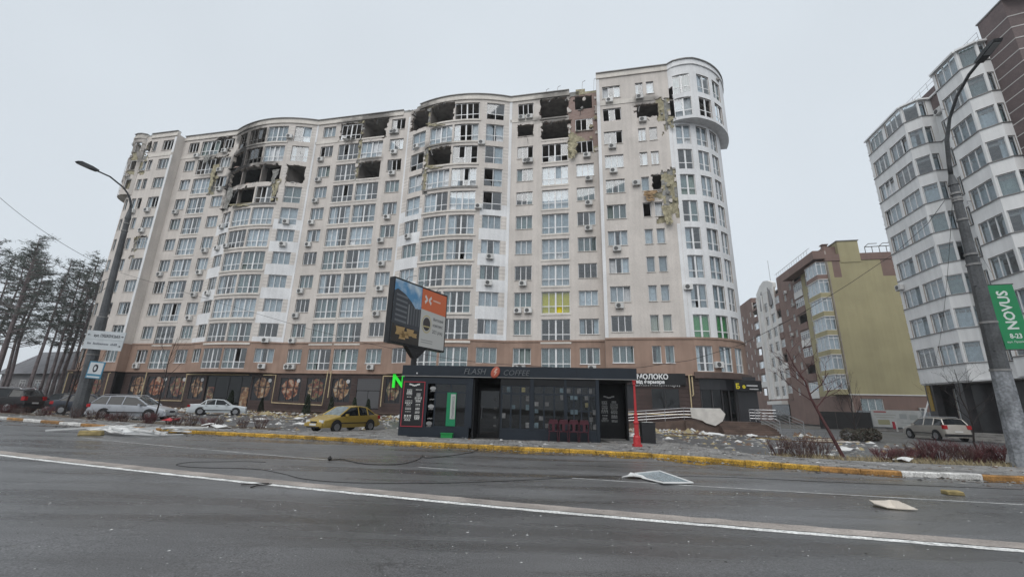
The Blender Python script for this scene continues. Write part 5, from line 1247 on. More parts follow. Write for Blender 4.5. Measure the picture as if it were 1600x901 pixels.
pr('poster_badge_line', [(xs_ + .32, 6.3), (xs_ + .92, 6.3), (xs_ + .92, 6.38), (xs_ + .32, 6.38)], -.015, (.5, .42, .2))
M_INK = pm('print_ink', (.035, .035, .04), .4)
for s_, z, sz in (('Житловий', 6.82, .30), ('комплекс', 6.45, .30), ('2021 року', 6.02, .32)): text_obj(s_, sz, M_INK, box, upright(xs_ + 1.22 + o2, -.006, z), ext=.002, sx=.72)
pr('poster_logo_line', [(xs_ + 1.1, 8.08), (xs_ + 1.85, 8.06), (xs_ + 1.85, 8.16), (xs_ + 1.1, 8.18)], -.010, (.75, .5, .4))
for i in range(2): pr('poster_small_print', [(xs_ + .2, 5.45 - i * .14), (xs_ + 1.3, 5.45 - i * .14), (xs_ + 1.3, 5.50 - i * .14), (xs_ + .2, 5.50 - i * .14)], -.006, (.35, .34, .33))
# ------------------------------------------------------------------ lamp posts
M_POLE = pm('pole_grey', (.085, .088, .092), .55, metal=.2, var=.3, vs=1.4, fine=.2, fs=15)
M_POLEP = pm('pole_paint_pale', (.21, .22, .235), .7, var=.35, vs=2.0, fine=.3, fs=12)
def lamp_post(label, base, lean, secs, arm, dirv, head_r):
    t = thing('street_lamp', label, 'lamp post', base)
    L = lambda z: Vector((lean[0] * z, lean[1] * z, z))
    for i, (z0, z1, r0, r1, m) in enumerate(secs):
        mb = MB(); mb.tube([L(z0), L(z1)], [r0, r1], 10); mb.obj('pole_section', m, t)
    for z, r in arm['clamps']:
        mb = MB(); mb.tube([L(z), L(z + .08)], r, 10); mb.obj('clamp', M_TIN, t)
    d = Vector((dirv[0], dirv[1], 0)).normalized(); mb = MB(); pts = [L(arm['z0'])] + [L(arm['z0']) + d * a + Vector((0, 0, b_)) for a, b_ in arm['path']]
    mb.tube(pts, [.075] * 3 + [.055] * (len(pts) - 3), 8); ao = mb.obj('arm', M_POLE, t, smooth=True)
    e = pts[-1]; f = (pts[-1] - pts[-2]).normalized(); s = f.cross(Vector((0, 0, 1))).normalized(); u_ = s.cross(f)
    Mx = Matrix((( f.x, s.x, u_.x, e.x), (f.y, s.y, u_.y, e.y), (f.z, s.z, u_.z, e.z), (0, 0, 0, 1)))
    mb = MB(); q = head_r
    mb.prism([(-.1 * q, .05 * q), (.25 * q, .11 * q), (.8 * q, .11 * q), (.98 * q, .02 * q), (.9 * q, -.05 * q), (.25 * q, -.07 * q), (-.1 * q, -.04 * q)], -.16 * q, .16 * q, M=Mx); mb.obj('lamp_head', M_POLE, t)
    mb = MB(); mb.b2(.3 * q, .85 * q, -.12 * q, .12 * q, -.085 * q, -.06 * q, M=Mx); mb.obj('lamp_glass', pm('lamp_glass', (.35, .36, .37), .2), t)
    return t, L
pl, LL = lamp_post('tall grey lamp post with blue tyre sign, nearest the pines', (-29.1, 30.35, gz(-28.9)), (-.006, -.022), [(0, 6.9, .40, .30, M_POLE), (6.9, 14.4, .24, .17, M_POLE), (14.4, 15.3, .2, .09, M_POLE)], dict(z0=15.2, path=[(.05, .4), (.2, .8), (.45, 1.15), (.84, 1.45), (1.75, 1.8), (2.65, 1.82)], clamps=[(6.85, .32), (14.0, .2), (13.4, .21), (4.2, .37)]), (-.3, -.954), 1.15)
pr_, LR = lamp_post('grey lamp post with a pale painted foot and hanging green banner', (17.5, 15.5, gz(17)), (-.014, -.035), [(0, 3.3, .33, .27, M_POLEP), (3.3, 7.5, .265, .20, M_POLE), (7.5, 10.5, .17, .135, M_POLE), (10.5, 11.0, .165, .07, M_POLE)], dict(z0=10.9, path=[(.06, .5), (.25, 1.46), (.63, 2.2), (1.2, 2.8), (1.9, 3.18), (2.45, 3.3)], clamps=[(3.3, .29), (7.2, .225), (9.0, .18), (9.9, .17), (10.1, .17), (9.8, .17), (5.0, .26), (7.6, .2)]), (-.2, -.98), .85)
# street-name board and tyre sign on the left post
sb = thing('direction_sign', 'white two-line street name board with arrows on the lamp post', 'sign', (-28.35, 29.75, gz(-28.9) + 4.55), radians(-3))
M_SGN = pm('sign_face', (.50, .53, .55), .45, var=.08)
M_SGNK = pm('sign_black_ink', (.02, .022, .03), .5)
mb = MB(); mb.b2(-1.25, 1.6, 0, .05, 0, 1.28); fo = mb.obj('panel', M_SGN, sb); sb.rotation_euler.y = radians(3.0)
mb = MB(); mb.b2(-.1, .1, .05, .5, .3, .38); mb.b2(-.1, .1, .05, .5, .9, .98); mb.obj('bracket', M_METAL, sb)
mb = MB(); mb.b2(-1.25, 1.6, -.005, 0, .66, .685); mb.obj('divider_line', pm('sign_grey_line', (.33, .36, .37), .5), fo)
text_obj('вул. ПУШКІНСЬКА', .27, M_SGNK, fo, upright(-.68, -.006, .86), ext=.003, sx=.80, bold=.004)
mb = MB(); rs_ = random.Random(3); x = -.98
while x < 1.2:
    w_ = rs_.uniform(.05, .09); h_ = rs_.choice((.10, .10, .15)); mb.b2(x, x + w_, -.006, -.001, .33, .33 + h_); x += w_ + (.03 if rs_.random() < .82 else .16)
mb.obj('faded_lettering', pm('sign_faded_ink', (.13, .14, .16), .5), fo)
for (x, z, s_) in ((-1.05, .98, -1), (1.42, .95, 1), (1.4, .3, 1)):
    mb = MB(); mb.prism([(x - .1 * s_, z - .02), (x, z - .02), (x, z - .06), (x + .12 * s_, z), (x, z + .06), (x, z + .02), (x - .1 * s_, z + .02)], -.006, -.001); mb.obj('arrow', M_SGNK, fo)
ts = thing('tyre_sign', 'blue edged square service sign with a tyre on the lamp post', 'sign', (-28.2, 29.72, gz(-28.9) + 2.6), radians(-3)); ts.rotation_euler.y = radians(3.5)
mb = MB(); mb.b2(-.56, .56, 0, .04, 0, 1.14); fo = mb.obj('panel', pm('sign_blue', (.06, .20, .30), .45), ts)
mb = MB(); mb.b2(-.48, .48, -.006, -.001, .30, 1.06); mb.b2(-.46, .46, -.006, -.001, .06, .16); mb.obj('white_field', M_SGN, fo)
mb = MB()
for i in range(20):
    a, b_ = 2 * pi * i / 20, 2 * pi * (i + 1) / 20
    q = lambda a, r: (.16 * r * cos(a) - .04, -.012, .68 + .27 * r * sin(a)); mb.face([q(a, .55), q(b_, .55), q(b_, 1), q(a, 1)])
mb.prism([(-.02, .43), (.10, .46), (.16, .6), (.16, .78), (.10, .9), (-.02, .94), (.06, .8), (.06, .55)], -.011, -.008); mb.obj('tyre_symbol', M_SGNK, fo)
# green banner on the right post
bn2 = thing('green_banner', 'green vertical shop banner hanging from the lamp post', 'banner', (17.6, 15.15, gz(17) + 4.05), radians(-8)); bn2.rotation_euler.y = radians(-2)
mb = MB(); mb.b2(0, .86, -.015, .015, 0, 2.35); bo = mb.obj('banner_sheet', pm('banner_green', (.015, .225, .085), .55, var=.08), bn2)
mb = MB(); mb.tube([(-.4, 0, 2.37), (.9, 0, 2.37)], .022, 5); mb.tube([(-.4, 0, -.02), (.9, 0, -.02)], .022, 5); mb.obj('banner_rod', M_POLE, bn2)
text_obj('NOVUS', .50, pm('banner_white', (.62, .68, .64), .5), bo, Matrix.Translation((.60, -.02, .68)) @ Matrix.Rotation(pi / 2, 4, 'X') @ Matrix.Rotation(pi / 2, 4, 'Z'), ext=.003, bold=.012, sx=.86)
text_obj('8-23', .24, MATS['banner_white'], bo, upright(.24, -.02, .38), ext=.003, bold=.006, sx=.9); text_obj('вул. Пушкінська', .10, MATS['banner_white'], bo, upright(.10, -.02, .22), ext=.002)
# green shop letters on the damaged block
nv = thing('shop_lettering', 'bright green raised shop letters over the ground floor windows', 'sign', W(-22.15, -.25, 3.45), -TH)
tx = text_obj('NOVUS', 1.95, pm('letter_green', (.02, .60, .03), .4, emit=((.02, .8, .04), .55)), nv, upright(0, 0, 0), ext=.06, bold=.05)
# ------------------------------------------------------------------ wires
M_WIRE = pm('wire_black', (.012, .012, .012), .6)
def wire(label, a, b, sag, r=.02, n=24, name='overhead_wire'):
    a, b = Vector(a), Vector(b); mb = MB()
    mb.tube([a.lerp(b, i / n) - Vector((0, 0, sag * 4 * (i / n) * (1 - i / n))) for i in range(n + 1)], r, 4); mb.obj(name, M_WIRE, None, label=label, cat='wire', group='overhead wires')
_wa, _wd = Vector((-29.1, 30.35, 0)), (Vector((17.5, 15.5, 0)) - Vector((-29.1, 30.35, 0))).normalized()
mb = MB(); mb.tube([_wa + _wd * a + Vector((0, 0, b_)) for a, b_ in ((.3, 10.5), (8.1, 8.4), (14, 6.85), (18, 5.8), (21.7, 4.95), (24.2, 4.45), (27.2, 3.95), (29.3, 3.7), (33.7, 3.4), (36.6, 3.45), (38.7, 3.75), (40.8, 4.4), (43, 5.55), (45, 6.8), (46.7, 7.95), (48, 9.1), (48.7, 10.0))], .012, 4); mb.obj('overhead_wire', M_WIRE, None, label='thin overhead wire sagging across the block between both lamp posts', cat='wire', group='overhead wires')
wire('overhead wire climbing from the tall lamp post to the upper edge', LL(10.2) + Vector((-28.9, 30.35, .26)), (-52, 36.5, 22.5), .8, .018)
wire('overhead wire dropping from the lamp post towards the pines', LL(10.0) + Vector((-28.9, 30.35, .26)), (-58, 44, 7.2), .5, .014)
wire('second overhead wire slanting from the lamp post to the pines', LL(9.5) + Vector((-28.9, 30.35, .26)), (-60, 50, 6.0), .6, .014)
wire('faint slack wire over the ochre end wall', LR(10.0) + Vector((17.35, 15.5, -.05)), W(33, 8, 6.2), 1.0, .010)
wire('short wire from the lamp post across the pale grey bays', LR(9.9) + Vector((17.35, 15.5, -.05)), W(29.6, -6, 12.4), .3, .010)
# ------------------------------------------------------------------ vehicles
M_TYRE = pm('tyre_rubber', (.016, .016, .017), .85); M_RIM = pm('alloy', (.36, .36, .37), .35, metal=.8); M_BLK = pm('car_trim', (.014, .014, .015), .5)
M_CGL = pm('car_glass', (.010, .012, .014), .05, spec=.35); M_CGLP = pm('car_glass_dusty', (.17, .20, .21), .18, spec=.6, var=.3, vs=3)
M_LIGHT = pm('headlamp', (.62, .63, .63), .12, spec=.7); M_TAIL = pm('tail_lamp', (.36, .012, .014), .2); M_PLATE = pm('number_plate', (.6, .6, .58), .5)
SHAPES = {
 'sedan': dict(L=4.25, W=1.68, st=[(0, .48, .52, .60), (.10, .58, .66, .74), (.5, .68, .76, .81), (1.12, .82, .90, .83), (1.86, .86, 1.37, .84), (2.45, .87, 1.43, .84), (2.62, .875, 1.43, .84), (3.15, .89, 1.37, .84), (3.72, .92, 1.0, .82), (4.1, .88, .95, .77), (4.25, .58, .62, .68)], ws=(3, 4), rw=(7, 8), wheels=(.86, 3.38), r=.29),
 'volga': dict(L=4.75, W=1.8, st=[(0, .62, .70, .70), (.08, .72, .80, .84), (.6, .82, .88, .88), (1.35, .92, .96, .90), (1.95, .94, 1.43, .9), (2.6, .95, 1.48, .9), (2.75, .95, 1.48, .9), (3.35, .95, 1.42, .9), (3.75, .96, 1.02, .9), (4.6, .92, .97, .86), (4.75, .66, .72, .78)], ws=(3, 4), rw=(7, 8), wheels=(.88, 3.68), r=.33),
 'wagon': dict(L=4.65, W=1.75, st=[(0, .5, .54, .62), (.12, .62, .70, .78), (.6, .74, .82, .84), (1.15, .86, .95, .86), (1.9, .90, 1.44, .87), (2.6, .92, 1.5, .87), (2.75, .92, 1.5, .87), (3.5, .93, 1.49, .87), (4.05, .94, 1.46, .86), (4.45, .95, 1.02, .85), (4.65, .6, .64, .78)], ws=(3, 4), rw=(8, 9), wheels=(.9, 3.55), r=.31),
 'suv': dict(L=4.7, W=1.85, st=[(0, .58, .64, .70), (.12, .78, .90, .86), (.6, .95, 1.02, .91), (1.25, 1.05, 1.13, .92), (1.9, 1.08, 1.62, .92), (2.6, 1.1, 1.7, .92), (2.75, 1.1, 1.7, .92), (3.6, 1.12, 1.69, .92), (4.3, 1.13, 1.62, .91), (4.55, 1.12, 1.2, .9), (4.7, .7, .75, .82)], ws=(3, 4), rw=(8, 9), wheels=(.95, 3.8), r=.37),
}
def make_car(name, label, shape, paint, pos, heading, scale=1.0, dusty=False, flat_tyre=False):
    S = SHAPES[shape]; st = S['st']; t = thing(name, label, 'car', pos, heading); t.scale = (scale,) * 3
    L, zb = S['L'], .22 + (.06 if shape == 'suv' else 0); body = MB(); G = {}
    gl = M_CGLP if dusty else M_CGL
    def sec(i):
        x, belt, top, hw = st[i]; cab = top - belt > .25; X = L / 2 - x
        rh = hw * (.74 if cab else .88); tz = top
        return [Vector((X, hw * .90, zb)), Vector((X, hw, zb + (belt - zb) * .42)), Vector((X, hw * .965, belt)), Vector((X, rh, tz - (.05 if cab else .02))), Vector((X, rh * .5, tz)), Vector((X, 0, tz + .012))]
    secs = [sec(i) for i in range(len(st))]
    mir = lambda p: Vector((p.x, -p.y, p.z))
    for i in range(len(st) - 1):
        a, b_ = secs[i], secs[i + 1]; cabA, cabB = st[i][2] - st[i][1] > .25, st[i + 1][2] - st[i + 1][1] > .25
        for j in range(5):
            q = [a[j], b_[j], b_[j + 1], a[j + 1]]; key = None
            if j >= 3 and cabA != cabB: key = 'windshield' if cabB else 'rear_window'
            if j == 2 and (cabA or cabB) and not (shape in ('wagon', 'suv') and i == 9): key = 'side_window'
            for sgn in (0, 1):
                f = [mir(p) for p in q][::-1] if sgn else q
                if key is None: body.face(f)
                elif key == 'side_window': G.setdefault((key, sgn, 0 if i < 5 else 1 if i < 7 else 2), MB()).face(f)
                else: G.setdefault((key, 0, 0), MB()).face(f)
    for e in (0, len(st) - 1):
        p = secs[e]; body.face([*p, *[mir(q) for q in p[:-1]][::-1]])
    n = len(st); body.face([secs[0][0], mir(secs[0][0]), mir(secs[n - 1][0]), secs[n - 1][0]])
    # pillars and roof rails
    def bar(p, q, w=.045):
        for m in (lambda v: v, mir): body.tube([m(p), m(q)], w, 5)
    cs = [i for i in range(n) if st[i][2] - st[i][1] > .25]
    bar(secs[cs[0] - 1][3], secs[cs[0]][3]); bar(secs[cs[-1] + 1][3], secs[cs[-1]][3])
    for i, j in zip(cs, cs[1:]): bar(secs[i][3], secs[j][3], .035)
    bar(secs[5][2], secs[5][3], .035); bar(secs[7][2], secs[7][3], .04)
    bd = body.obj('body', paint, t, weld=.002, smooth=True)
    sm = bd.modifiers.new('edge', 'EDGE_SPLIT'); sm.split_angle = radians(32)
    for (key, sgn, k), mb in G.items(): mb.obj(key, gl if key == 'windshield' or not dusty else M_CGL, t, weld=.002)
    r, hw = S['r'], S['W'] / 2
    for x in S['wheels']:
        for sgn in (-1, 1):
            X = L / 2 - x
            mb = MB(); mb.lathe([(r + .07, -.012), (r + .07, .0)], 18, M=Matrix.Translation((X, sgn * (hw * .985 + (.012 if shape == 'suv' else .004)), r + .02)) @ Matrix.Rotation(pi / 2, 4, 'X')); mb.obj('wheel_arch', M_BLK, t)
            wo = MB(); wo.lathe([(r * .6, -.1), (r * .93, -.1), (r, -.06), (r, .06), (r * .93, .1), (r * .6, .1)], 18, M=Matrix.Rotation(pi / 2, 4, 'X'))
            wh = wo.obj('wheel', M_TYRE, t, (X, sgn * (hw - .07), r - (.03 if flat_tyre else 0)), smooth=False)
            rm = MB()
            rm.lathe([(r * .62, 0), (r * .64, .02), (r * .56, .02), (r * .54, .01)], 16, M=Matrix.Rotation(sgn * -pi / 2, 4, 'X') @ Matrix.Translation((0, 0, -.0)))
            for k in range(5):
                a = k * 2 * pi / 5; rm.box((0, 0, 0), (.075, .03, r * .58), M=Matrix.Rotation(a, 4, 'Y') @ Matrix.Translation((0, sgn * .012, r * .3)))
            rm.obj('rim', M_RIM, wh, (0, sgn * .095, 0))
    f0, f1 = st[1], st[n - 2]; hz_ = f0[1]
    for sgn in (-1, 1):
        mb = MB(); mb.box((L / 2 - .10, sgn * f0[3] * .72, hz_ - .02), (.16, f0[3] * .42, .15 if shape != 'volga' else .2)); mb.obj('headlight', M_LIGHT, t)
        mb = MB(); mb.box((-L / 2 + .12, sgn * f1[3] * .86, f1[1] - .10), (.22, f1[3] * .28, .2 if shape != 'suv' else .28)); mb.obj('tail_light', M_TAIL, t)
        mb = MB(); mb.box((L / 2 - st[3][0] - .35, sgn * (hw + .07), st[3][1] + .08), (.12, .16, .12)); mb.obj('wing_mirror', paint, t)
        mb = MB(); mb.box((0, sgn * (hw * .995), zb + .25), (L * .5, .03, .05)); mb.obj('side_moulding', M_BLK, t)
        for xx in (2.45, 3.3):
            mb = MB(); mb.box((L / 2 - xx, sgn * hw * .985, st[5][1] - .12), (.16, .03, .035)); mb.obj('door_handle', paint if shape != 'volga' else M_RIM, t)
    mb = MB(); mb.box((L / 2 - .03, 0, zb + .16), (.16, st[1][3] * 1.9, .17)); mb.obj('front_bumper', paint if shape != 'volga' else M_RIM, t)
    mb = MB(); mb.box((-L / 2 + .05, 0, zb + .16), (.16, st[n - 2][3] * 1.9, .18)); mb.obj('rear_bumper', paint if shape != 'suv' else M_BLK, t)
    mb = MB(); mb.box((L / 2 + .02, 0, hz_ - .07), (.05, st[1][3] * .62, .10)); mb.box((L / 2 + .045, 0, zb + .04), (.05, st[1][3] * 1.3, .07)); mb.obj('grille', M_BLK, t)
    for X in (L / 2 + .06, -L / 2 - .035): mb = MB(); mb.box((X, 0, zb + .17 if X > 0 else zb + .42), (.012, .52, .11)); mb.obj('number_plate', M_PLATE, t)
    if shape in ('wagon', 'suv'):
        for sgn in (-1, 1): mb = MB(); mb.tube([(L / 2 - 1.95, sgn * .58, st[5][2] - .02), (L / 2 - 2.1, sgn * .58, st[5][2] + .05), (L / 2 - 3.9, sgn * .58, st[5][2] + .05), (L / 2 - 4.05, sgn * .58, st[5][2] - .04)], .025, 5); mb.obj('roof_rail', M_RIM, t)
    return t
def paint(name, col, coat=.6, metal=.35): return pm(name, col, .38, metal=metal, coat=coat, var=.06, vs=2.0)
def on(x, y, dz=.03): return (x, y, gz(x) + dz)
make_car('sedan_car', 'dusty gold saloon car parked nose to the kerb beside the kiosk', 'sedan', paint('paint_gold', (.39, .27, .06), .4, .25), on(-9.1, 24.9, .10), radians(-118), .93, dusty=True, flat_tyre=True)
make_car('saloon_car', 'old white three-box saloon parked among rubble before the shop posters', 'volga', paint('paint_white', (.66, .70, .72), .3, .0), on(-28.1, 43.2), radians(28), 1.0)
make_car('estate_car', 'silver estate car with roof rails behind the tall lamp post', 'wagon', paint('paint_silver', (.42, .44, .475), .6, .25), on(-25.6, 30.6), radians(8), 1.02)
make_car('sedan_car', 'dark blue saloon half hidden by the tall lamp post', 'sedan', paint('paint_navy', (.035, .042, .06)), on(-33.2, 35.6), radians(12), 1.1)
make_car('off_road_car', 'black off-road car at the edge of the picture under the pines', 'suv', paint('paint_black', (.016, .014, .016)), on(-38.9, 34.0), radians(188), 1.05)
make_car('sedan_car', 'black saloon tail showing beyond the off-road car', 'sedan', paint('paint_black2', (.02, .02, .024)), on(-45.0, 45.0), radians(185), 1.1)
make_car('off_road_car', 'beige metallic off-road car seen from behind on the side street', 'suv', paint('paint_beige', (.42, .39, .35)), on(34.0, 35.8, .03), radians(80), 1.0)
# ------------------------------------------------------------------ plants
M_BARK = pm('bark_pine', (.17, .14, .14), .95, var=.3, vs=2, bump=.6, bs=8)
M_BARKD = pm('bark_dark', (.030, .024, .023), .95, var=.3, vs=4)
M_NEED = [pm('needles_a', (.085, .100, .088), .9, var=.3, vs=1.2), pm('needles_b', (.12, .135, .118), .9, var=.3, vs=1.2)]  # paler and greyer than bare foliage: part of the mist is painted into the needles
M_TWIG = pm('twigs_red', (.115, .042, .044), .8, var=.3, vs=3); M_TWIGB = pm('twigs_brown', (.085, .050, .045), .9, var=.3, vs=3)
def pine_meshes(seed, H, bare):
    rs = random.Random(seed); tr = MB(); cr = [MB()]
    lean = (rs.uniform(-.02, .02), rs.uniform(-.02, .02))
    path = [(lean[0] * z * (z / H) + .25 * nz3(seed, z * .15), lean[1] * z * (z / H), z) for z in [H * i / 12 for i in range(13)]]
    tr.tube(path, [.26 * (1 - i / 13) + .02 for i in range(13)], 6)
    def at(z):
        i = min(11, int(z / H * 12)); t = z / H * 12 - i; return Vector(path[i]).lerp(Vector(path[i + 1]), t)
    c = cr[0]; nb = 34
    for b_ in range(nb):
        z = H * (bare + (1 - bare) * (b_ + rs.random()) / nb); a = rs.random() * 2 * pi; env = (1 - ((z / H - bare) / (1 - bare)) ** 1.6) * .8 + .25
        L = H * .17 * env * rs.uniform(.6, 1.15); p0 = at(z); d = Vector((cos(a), sin(a), rs.uniform(.05, .45)))
        p1 = p0 + d * L * .6; p2 = p0 + d * L + Vector((0, 0, -.1 * L + rs.uniform(0, .5)))
        tr.tube([p0, p1, p2], [.07, .045, .015], 4, cap=False)
        for q in range(rs.randint(3, 6)):
            t = rs.uniform(.35, 1.08); cc = (p0.lerp(p1, t / .6) if t < .6 else p1.lerp(p2, (t - .6) / .4)) + Vector((rs.uniform(-.5, .5), rs.uniform(-.5, .5), rs.uniform(-.1, .35)))
            sz = rs.uniform(.45, .85)
            for k in range(15):
                v = Vector((rs.gauss(0, 1), rs.gauss(0, 1), rs.gauss(0, .5))); v = v.normalized(); p = cc + v * sz * rs.uniform(.1, 1.0) * Vector((1, 1, .55)).length / 1.5
                w = Vector((rs.gauss(0, 1), rs.gauss(0, 1), rs.gauss(0, .6))).normalized() * rs.uniform(.16, .34); s = v.cross(w).normalized() * rs.uniform(.025, .055)
                c.face([p - w - s, p - w * .2 + s, p + w], rs.randint(0, 1))
    return tr.mesh('trunk', M_BARK, weld=0, fix=False), c.mesh('crown', M_NEED, fix=False)
PV = [pine_meshes(11 + i, 22.0, .34 + .05 * i) for i in range(4)]
pine_pts = [(-62, 53, 1.0), (-59.5, 57, .95), (-63, 62, 1.08), (-57.5, 53, .92), (-66, 58, 1.0), (-70, 60, 1.1), (-68, 66, 1.05), (-63.5, 66, .98), (-75, 63, 1.12), (-72, 70, 1.1), (-60.5, 61, .9), (-67, 55, .96), (-78, 68, 1.15), (-58, 49.5, 1.0), (-64.5, 50.5, .97), (-66, 72, 1.1), (-71, 55, 1.0), (-61, 68, .95), (-56.5, 56.5, .9), (-69, 52, .9), (-74, 58, 1.0), (-65, 64, .9), (-59, 64, .85), (-62, 58.5, .8), (-68, 61.5, .85), (-73, 66, .95), (-57.5, 60.5, .8), (-76, 72, 1.1), (-66, 47.5, .8), (-70.5, 49.5, .85)]
wh_pine = ['tall pine at the picture edge, crown cut by the frame', 'tall straight pine standing in the grove']
for i, (x, y, s) in enumerate(pine_pts[:24]):
    near = {13: 'slender pine in front of the grove, closest to the tall lamp post'}
    t = thing('pine_tree', near.get(i, 'tall slender grey-green pine inside the misty grove beside the block'), 'tree', (x, y, gz(x) - .05), i * 1.7, 'pines left of the damaged block'); s *= .9; t.scale = (s, s, s)
    tm, cm = PV[i % 4]; link('trunk', tm, t); link('crown', cm, t)
def bare_tree(label, pos, H, seed, lean=(0, 0), mat=M_BARKD, spread=.5, levels=4, name='bare_tree', r0=.05, first=.35):
    rs = random.Random(seed); t = thing(name, label, 'tree', pos); tr, br = MB(), MB()
    top = Vector((lean[0] * H, lean[1] * H, H)); pth = [Vector((0, 0, 0)).lerp(top, i / 6) + Vector((.04 * H * nz3(seed, i * .6), .04 * H * nz3(seed + 5, i * .6), 0)) * (i > 0) for i in range(7)]
    tr.tube(pth, [r0 * (1 - .8 * i / 6) for i in range(7)], 6); tr.obj('trunk', mat, t)
    def grow(p, d, L, r, lev):
        q = p + d * L * .5; e = q + (d + Vector((rs.uniform(-.25, .25), rs.uniform(-.25, .25), rs.uniform(0, .3)))).normalized() * L * .5
        br.tube([p, q, e], [r, r * .75, r * .45], 4 if lev > 2 else 3, cap=False)
        if lev > 0:
            for k in range(rs.randint(2, 4)):
                tt = rs.uniform(.4, 1.0); pp = p.lerp(q, tt * 2) if tt < .5 else q.lerp(e, tt * 2 - 1)
                nd = (d + Vector((rs.uniform(-1, 1), rs.uniform(-1, 1), rs.uniform(-.2, .7))) * spread * 1.5).normalized(); grow(pp, nd, L * rs.uniform(.45, .7), r * .55, lev - 1)
    nb = 9
    for k in range(nb):
        f = first + (1 - first) * k / nb; p = pth[int(f * 6)].lerp(pth[min(6, int(f * 6) + 1)], f * 6 - int(f * 6)); a = k * 2.4 + rs.random()
        grow(p, Vector((cos(a) * spread * 1.4, sin(a) * spread * 1.4, 1)).normalized(), H * .33 * (1.15 - f * .6), r0 * .45 * (1.2 - f), levels - 1)
    br.obj('branches', mat, t); return t
bare_tree('leaning bare reddish tree by the kerb before the ochre block', (13.0, 17.7, gz(13) + .1), 4.3, 3, (-.22, .25), pm('bark_red', (.075, .03, .03), .9, var=.3, vs=4), .85, 4, r0=.075, first=.42)
bare_tree('slim bare tree with fanned twigs beside the green banner post', (19.3, 18.6, gz(19) + .1), 3.6, 8, (-.02, .03), M_BARKD, .75, 4, r0=.045, first=.35)
bare_tree('thin bare sapling just left of the tall lamp post', (-31.2, 31.5, gz(-31) + .1), 5.6, 12, (.05, 0), M_BARKD, .35, 3, r0=.06)
bare_tree('thin bare sapling in front of the silver estate car', (-22.2, 28.2, gz(-22) + .1), 5.2, 15, (.03, .0), M_BARKD, .5, 3, r0=.05, first=.5)
bare_tree('dark bare bush-like tree before the grey site fence', (25.5, 33.0, gz(25)), 4.2, 21, (0, 0), M_BARKD, .45, 4, r0=.06, first=.15)
def twig_bush_mesh(seed, H, R, n, mat):
    rs = random.Random(seed); mb = MB()
    for i in range(n):
        a = rs.random() * 2 * pi; r = R * sqrt(rs.random()) * .5; p = Vector((cos(a) * r, sin(a) * r, 0)); d = Vector((cos(a) * rs.uniform(.1, .7), sin(a) * rs.uniform(.1, .7), 1)).normalized(); h = H * rs.uniform(.55, 1.05)
        m = p + d * h * .5 + Vector((rs.uniform(-.06, .06), rs.uniform(-.06, .06), 0)); e = p + d * h + Vector((rs.uniform(-.12, .12), rs.uniform(-.12, .12), 0))
        mb.tube([p, m, e], [.012, .009, .004], 3, cap=False)
        for k in range(3):
            s = m.lerp(e, rs.random() * .8); f = s + Vector((rs.uniform(-.2, .2), rs.uniform(-.2, .2), rs.uniform(.08, .28))); mb.tube([s, f], [.007, .003], 3, cap=False)
    return mb.mesh('twigs', mat, fix=False)
BV = [twig_bush_mesh(31 + i, .85, .75, 75, M_TWIG) for i in range(3)]; BB = [twig_bush_mesh(41 + i, .8, .6, 40, M_TWIGB) for i in range(3)]
def shrub(label, x, y, s, meshes, group, i):
    t = thing('shrub', label, 'shrub', (x, y, gz(x) + .1), i * 1.3, group); t.scale = (s, s, s * random.uniform(.85, 1.1)); link('twigs', meshes[i % 3], t)
for i in range(13): shrub('red-twigged bare shrub in the dense clipped row near the green banner', 13.6 + i * .42 + random.uniform(-.1, .1), 16.6 + .04 * i + random.uniform(-.3, .5), random.uniform(.55, .95), BB if i % 3 == 1 else BV, 'red-twigged hedge row', i)
for i, (x, y, s, lb) in enumerate(((10.3, 17.3, .9, 'sparse bare shrub, first of three in the bare bed by the bin'), (10.7, 16.7, 1.05, 'wide sparse bare shrub, middle of three in the bare bed'), (11.75, 17.3, 1.0, 'sparse bare shrub nearest the leaning reddish tree'))): shrub(lb, x, y, s, BB, 'sparse shrubs in the bed', i)
for i in range(24):
    x = -36 + i * .98; 
    if -30.5 < x < -28: continue
    shrub('low purplish bare shrub in the strip behind the striped kerb', x, kerb_y(x) + 3.3 + random.uniform(-.6, .6), random.uniform(.55, .8), BB if i % 4 else BV, 'shrubs along the planting strip', i)
M_BOX = [pm('boxwood_brown', (.075, .055, .045), .9, var=.3, vs=6), pm('boxwood_dull', (.055, .055, .040), .9, var=.3, vs=6)]
def leafy(seed, w, h, n, mats, cone=False):
    rs = random.Random(seed); mb = MB()
    for i in range(n):
        z = rs.random(); env = (1 - z) ** .7 * .9 + .08 if cone else sqrt(max(.05, 1 - (2 * z - 1) ** 2)); a = rs.random() * 2 * pi; r = w / 2 * env * sqrt(rs.uniform(.35, 1.0))
        p = Vector((cos(a) * r, sin(a) * r, z * h)); v = Vector((rs.gauss(0, 1), rs.gauss(0, 1), rs.gauss(.3, 1))).normalized() * rs.uniform(.05, .11); s = v.orthogonal().normalized() * rs.uniform(.02, .04)
        mb.face([p - v, p + s, p + v, p - s], rs.randint(0, 1))
    return mb.mesh('foliage', mats, fix=False)
RB = leafy(3, 1.1, .85, 900, M_BOX)
for i, (x, y) in enumerate(((22.7, 30.0), (24.0, 30.5), (25.2, 31.2))):
    t = thing('round_shrub', ['clipped brown round shrub, left of the three at the lane corner', 'clipped brown round shrub in the middle of the three', 'clipped brown round shrub nearest the grey site fence'][i], 'shrub', (x, y, gz(x)), i, 'round shrubs at the lane corner'); link('foliage', RB, t)
M_THU = [pm('thuja_a', (.020, .032, .018), .9, var=.3, vs=4), pm('thuja_b', (.030, .043, .022), .9, var=.3, vs=4)]
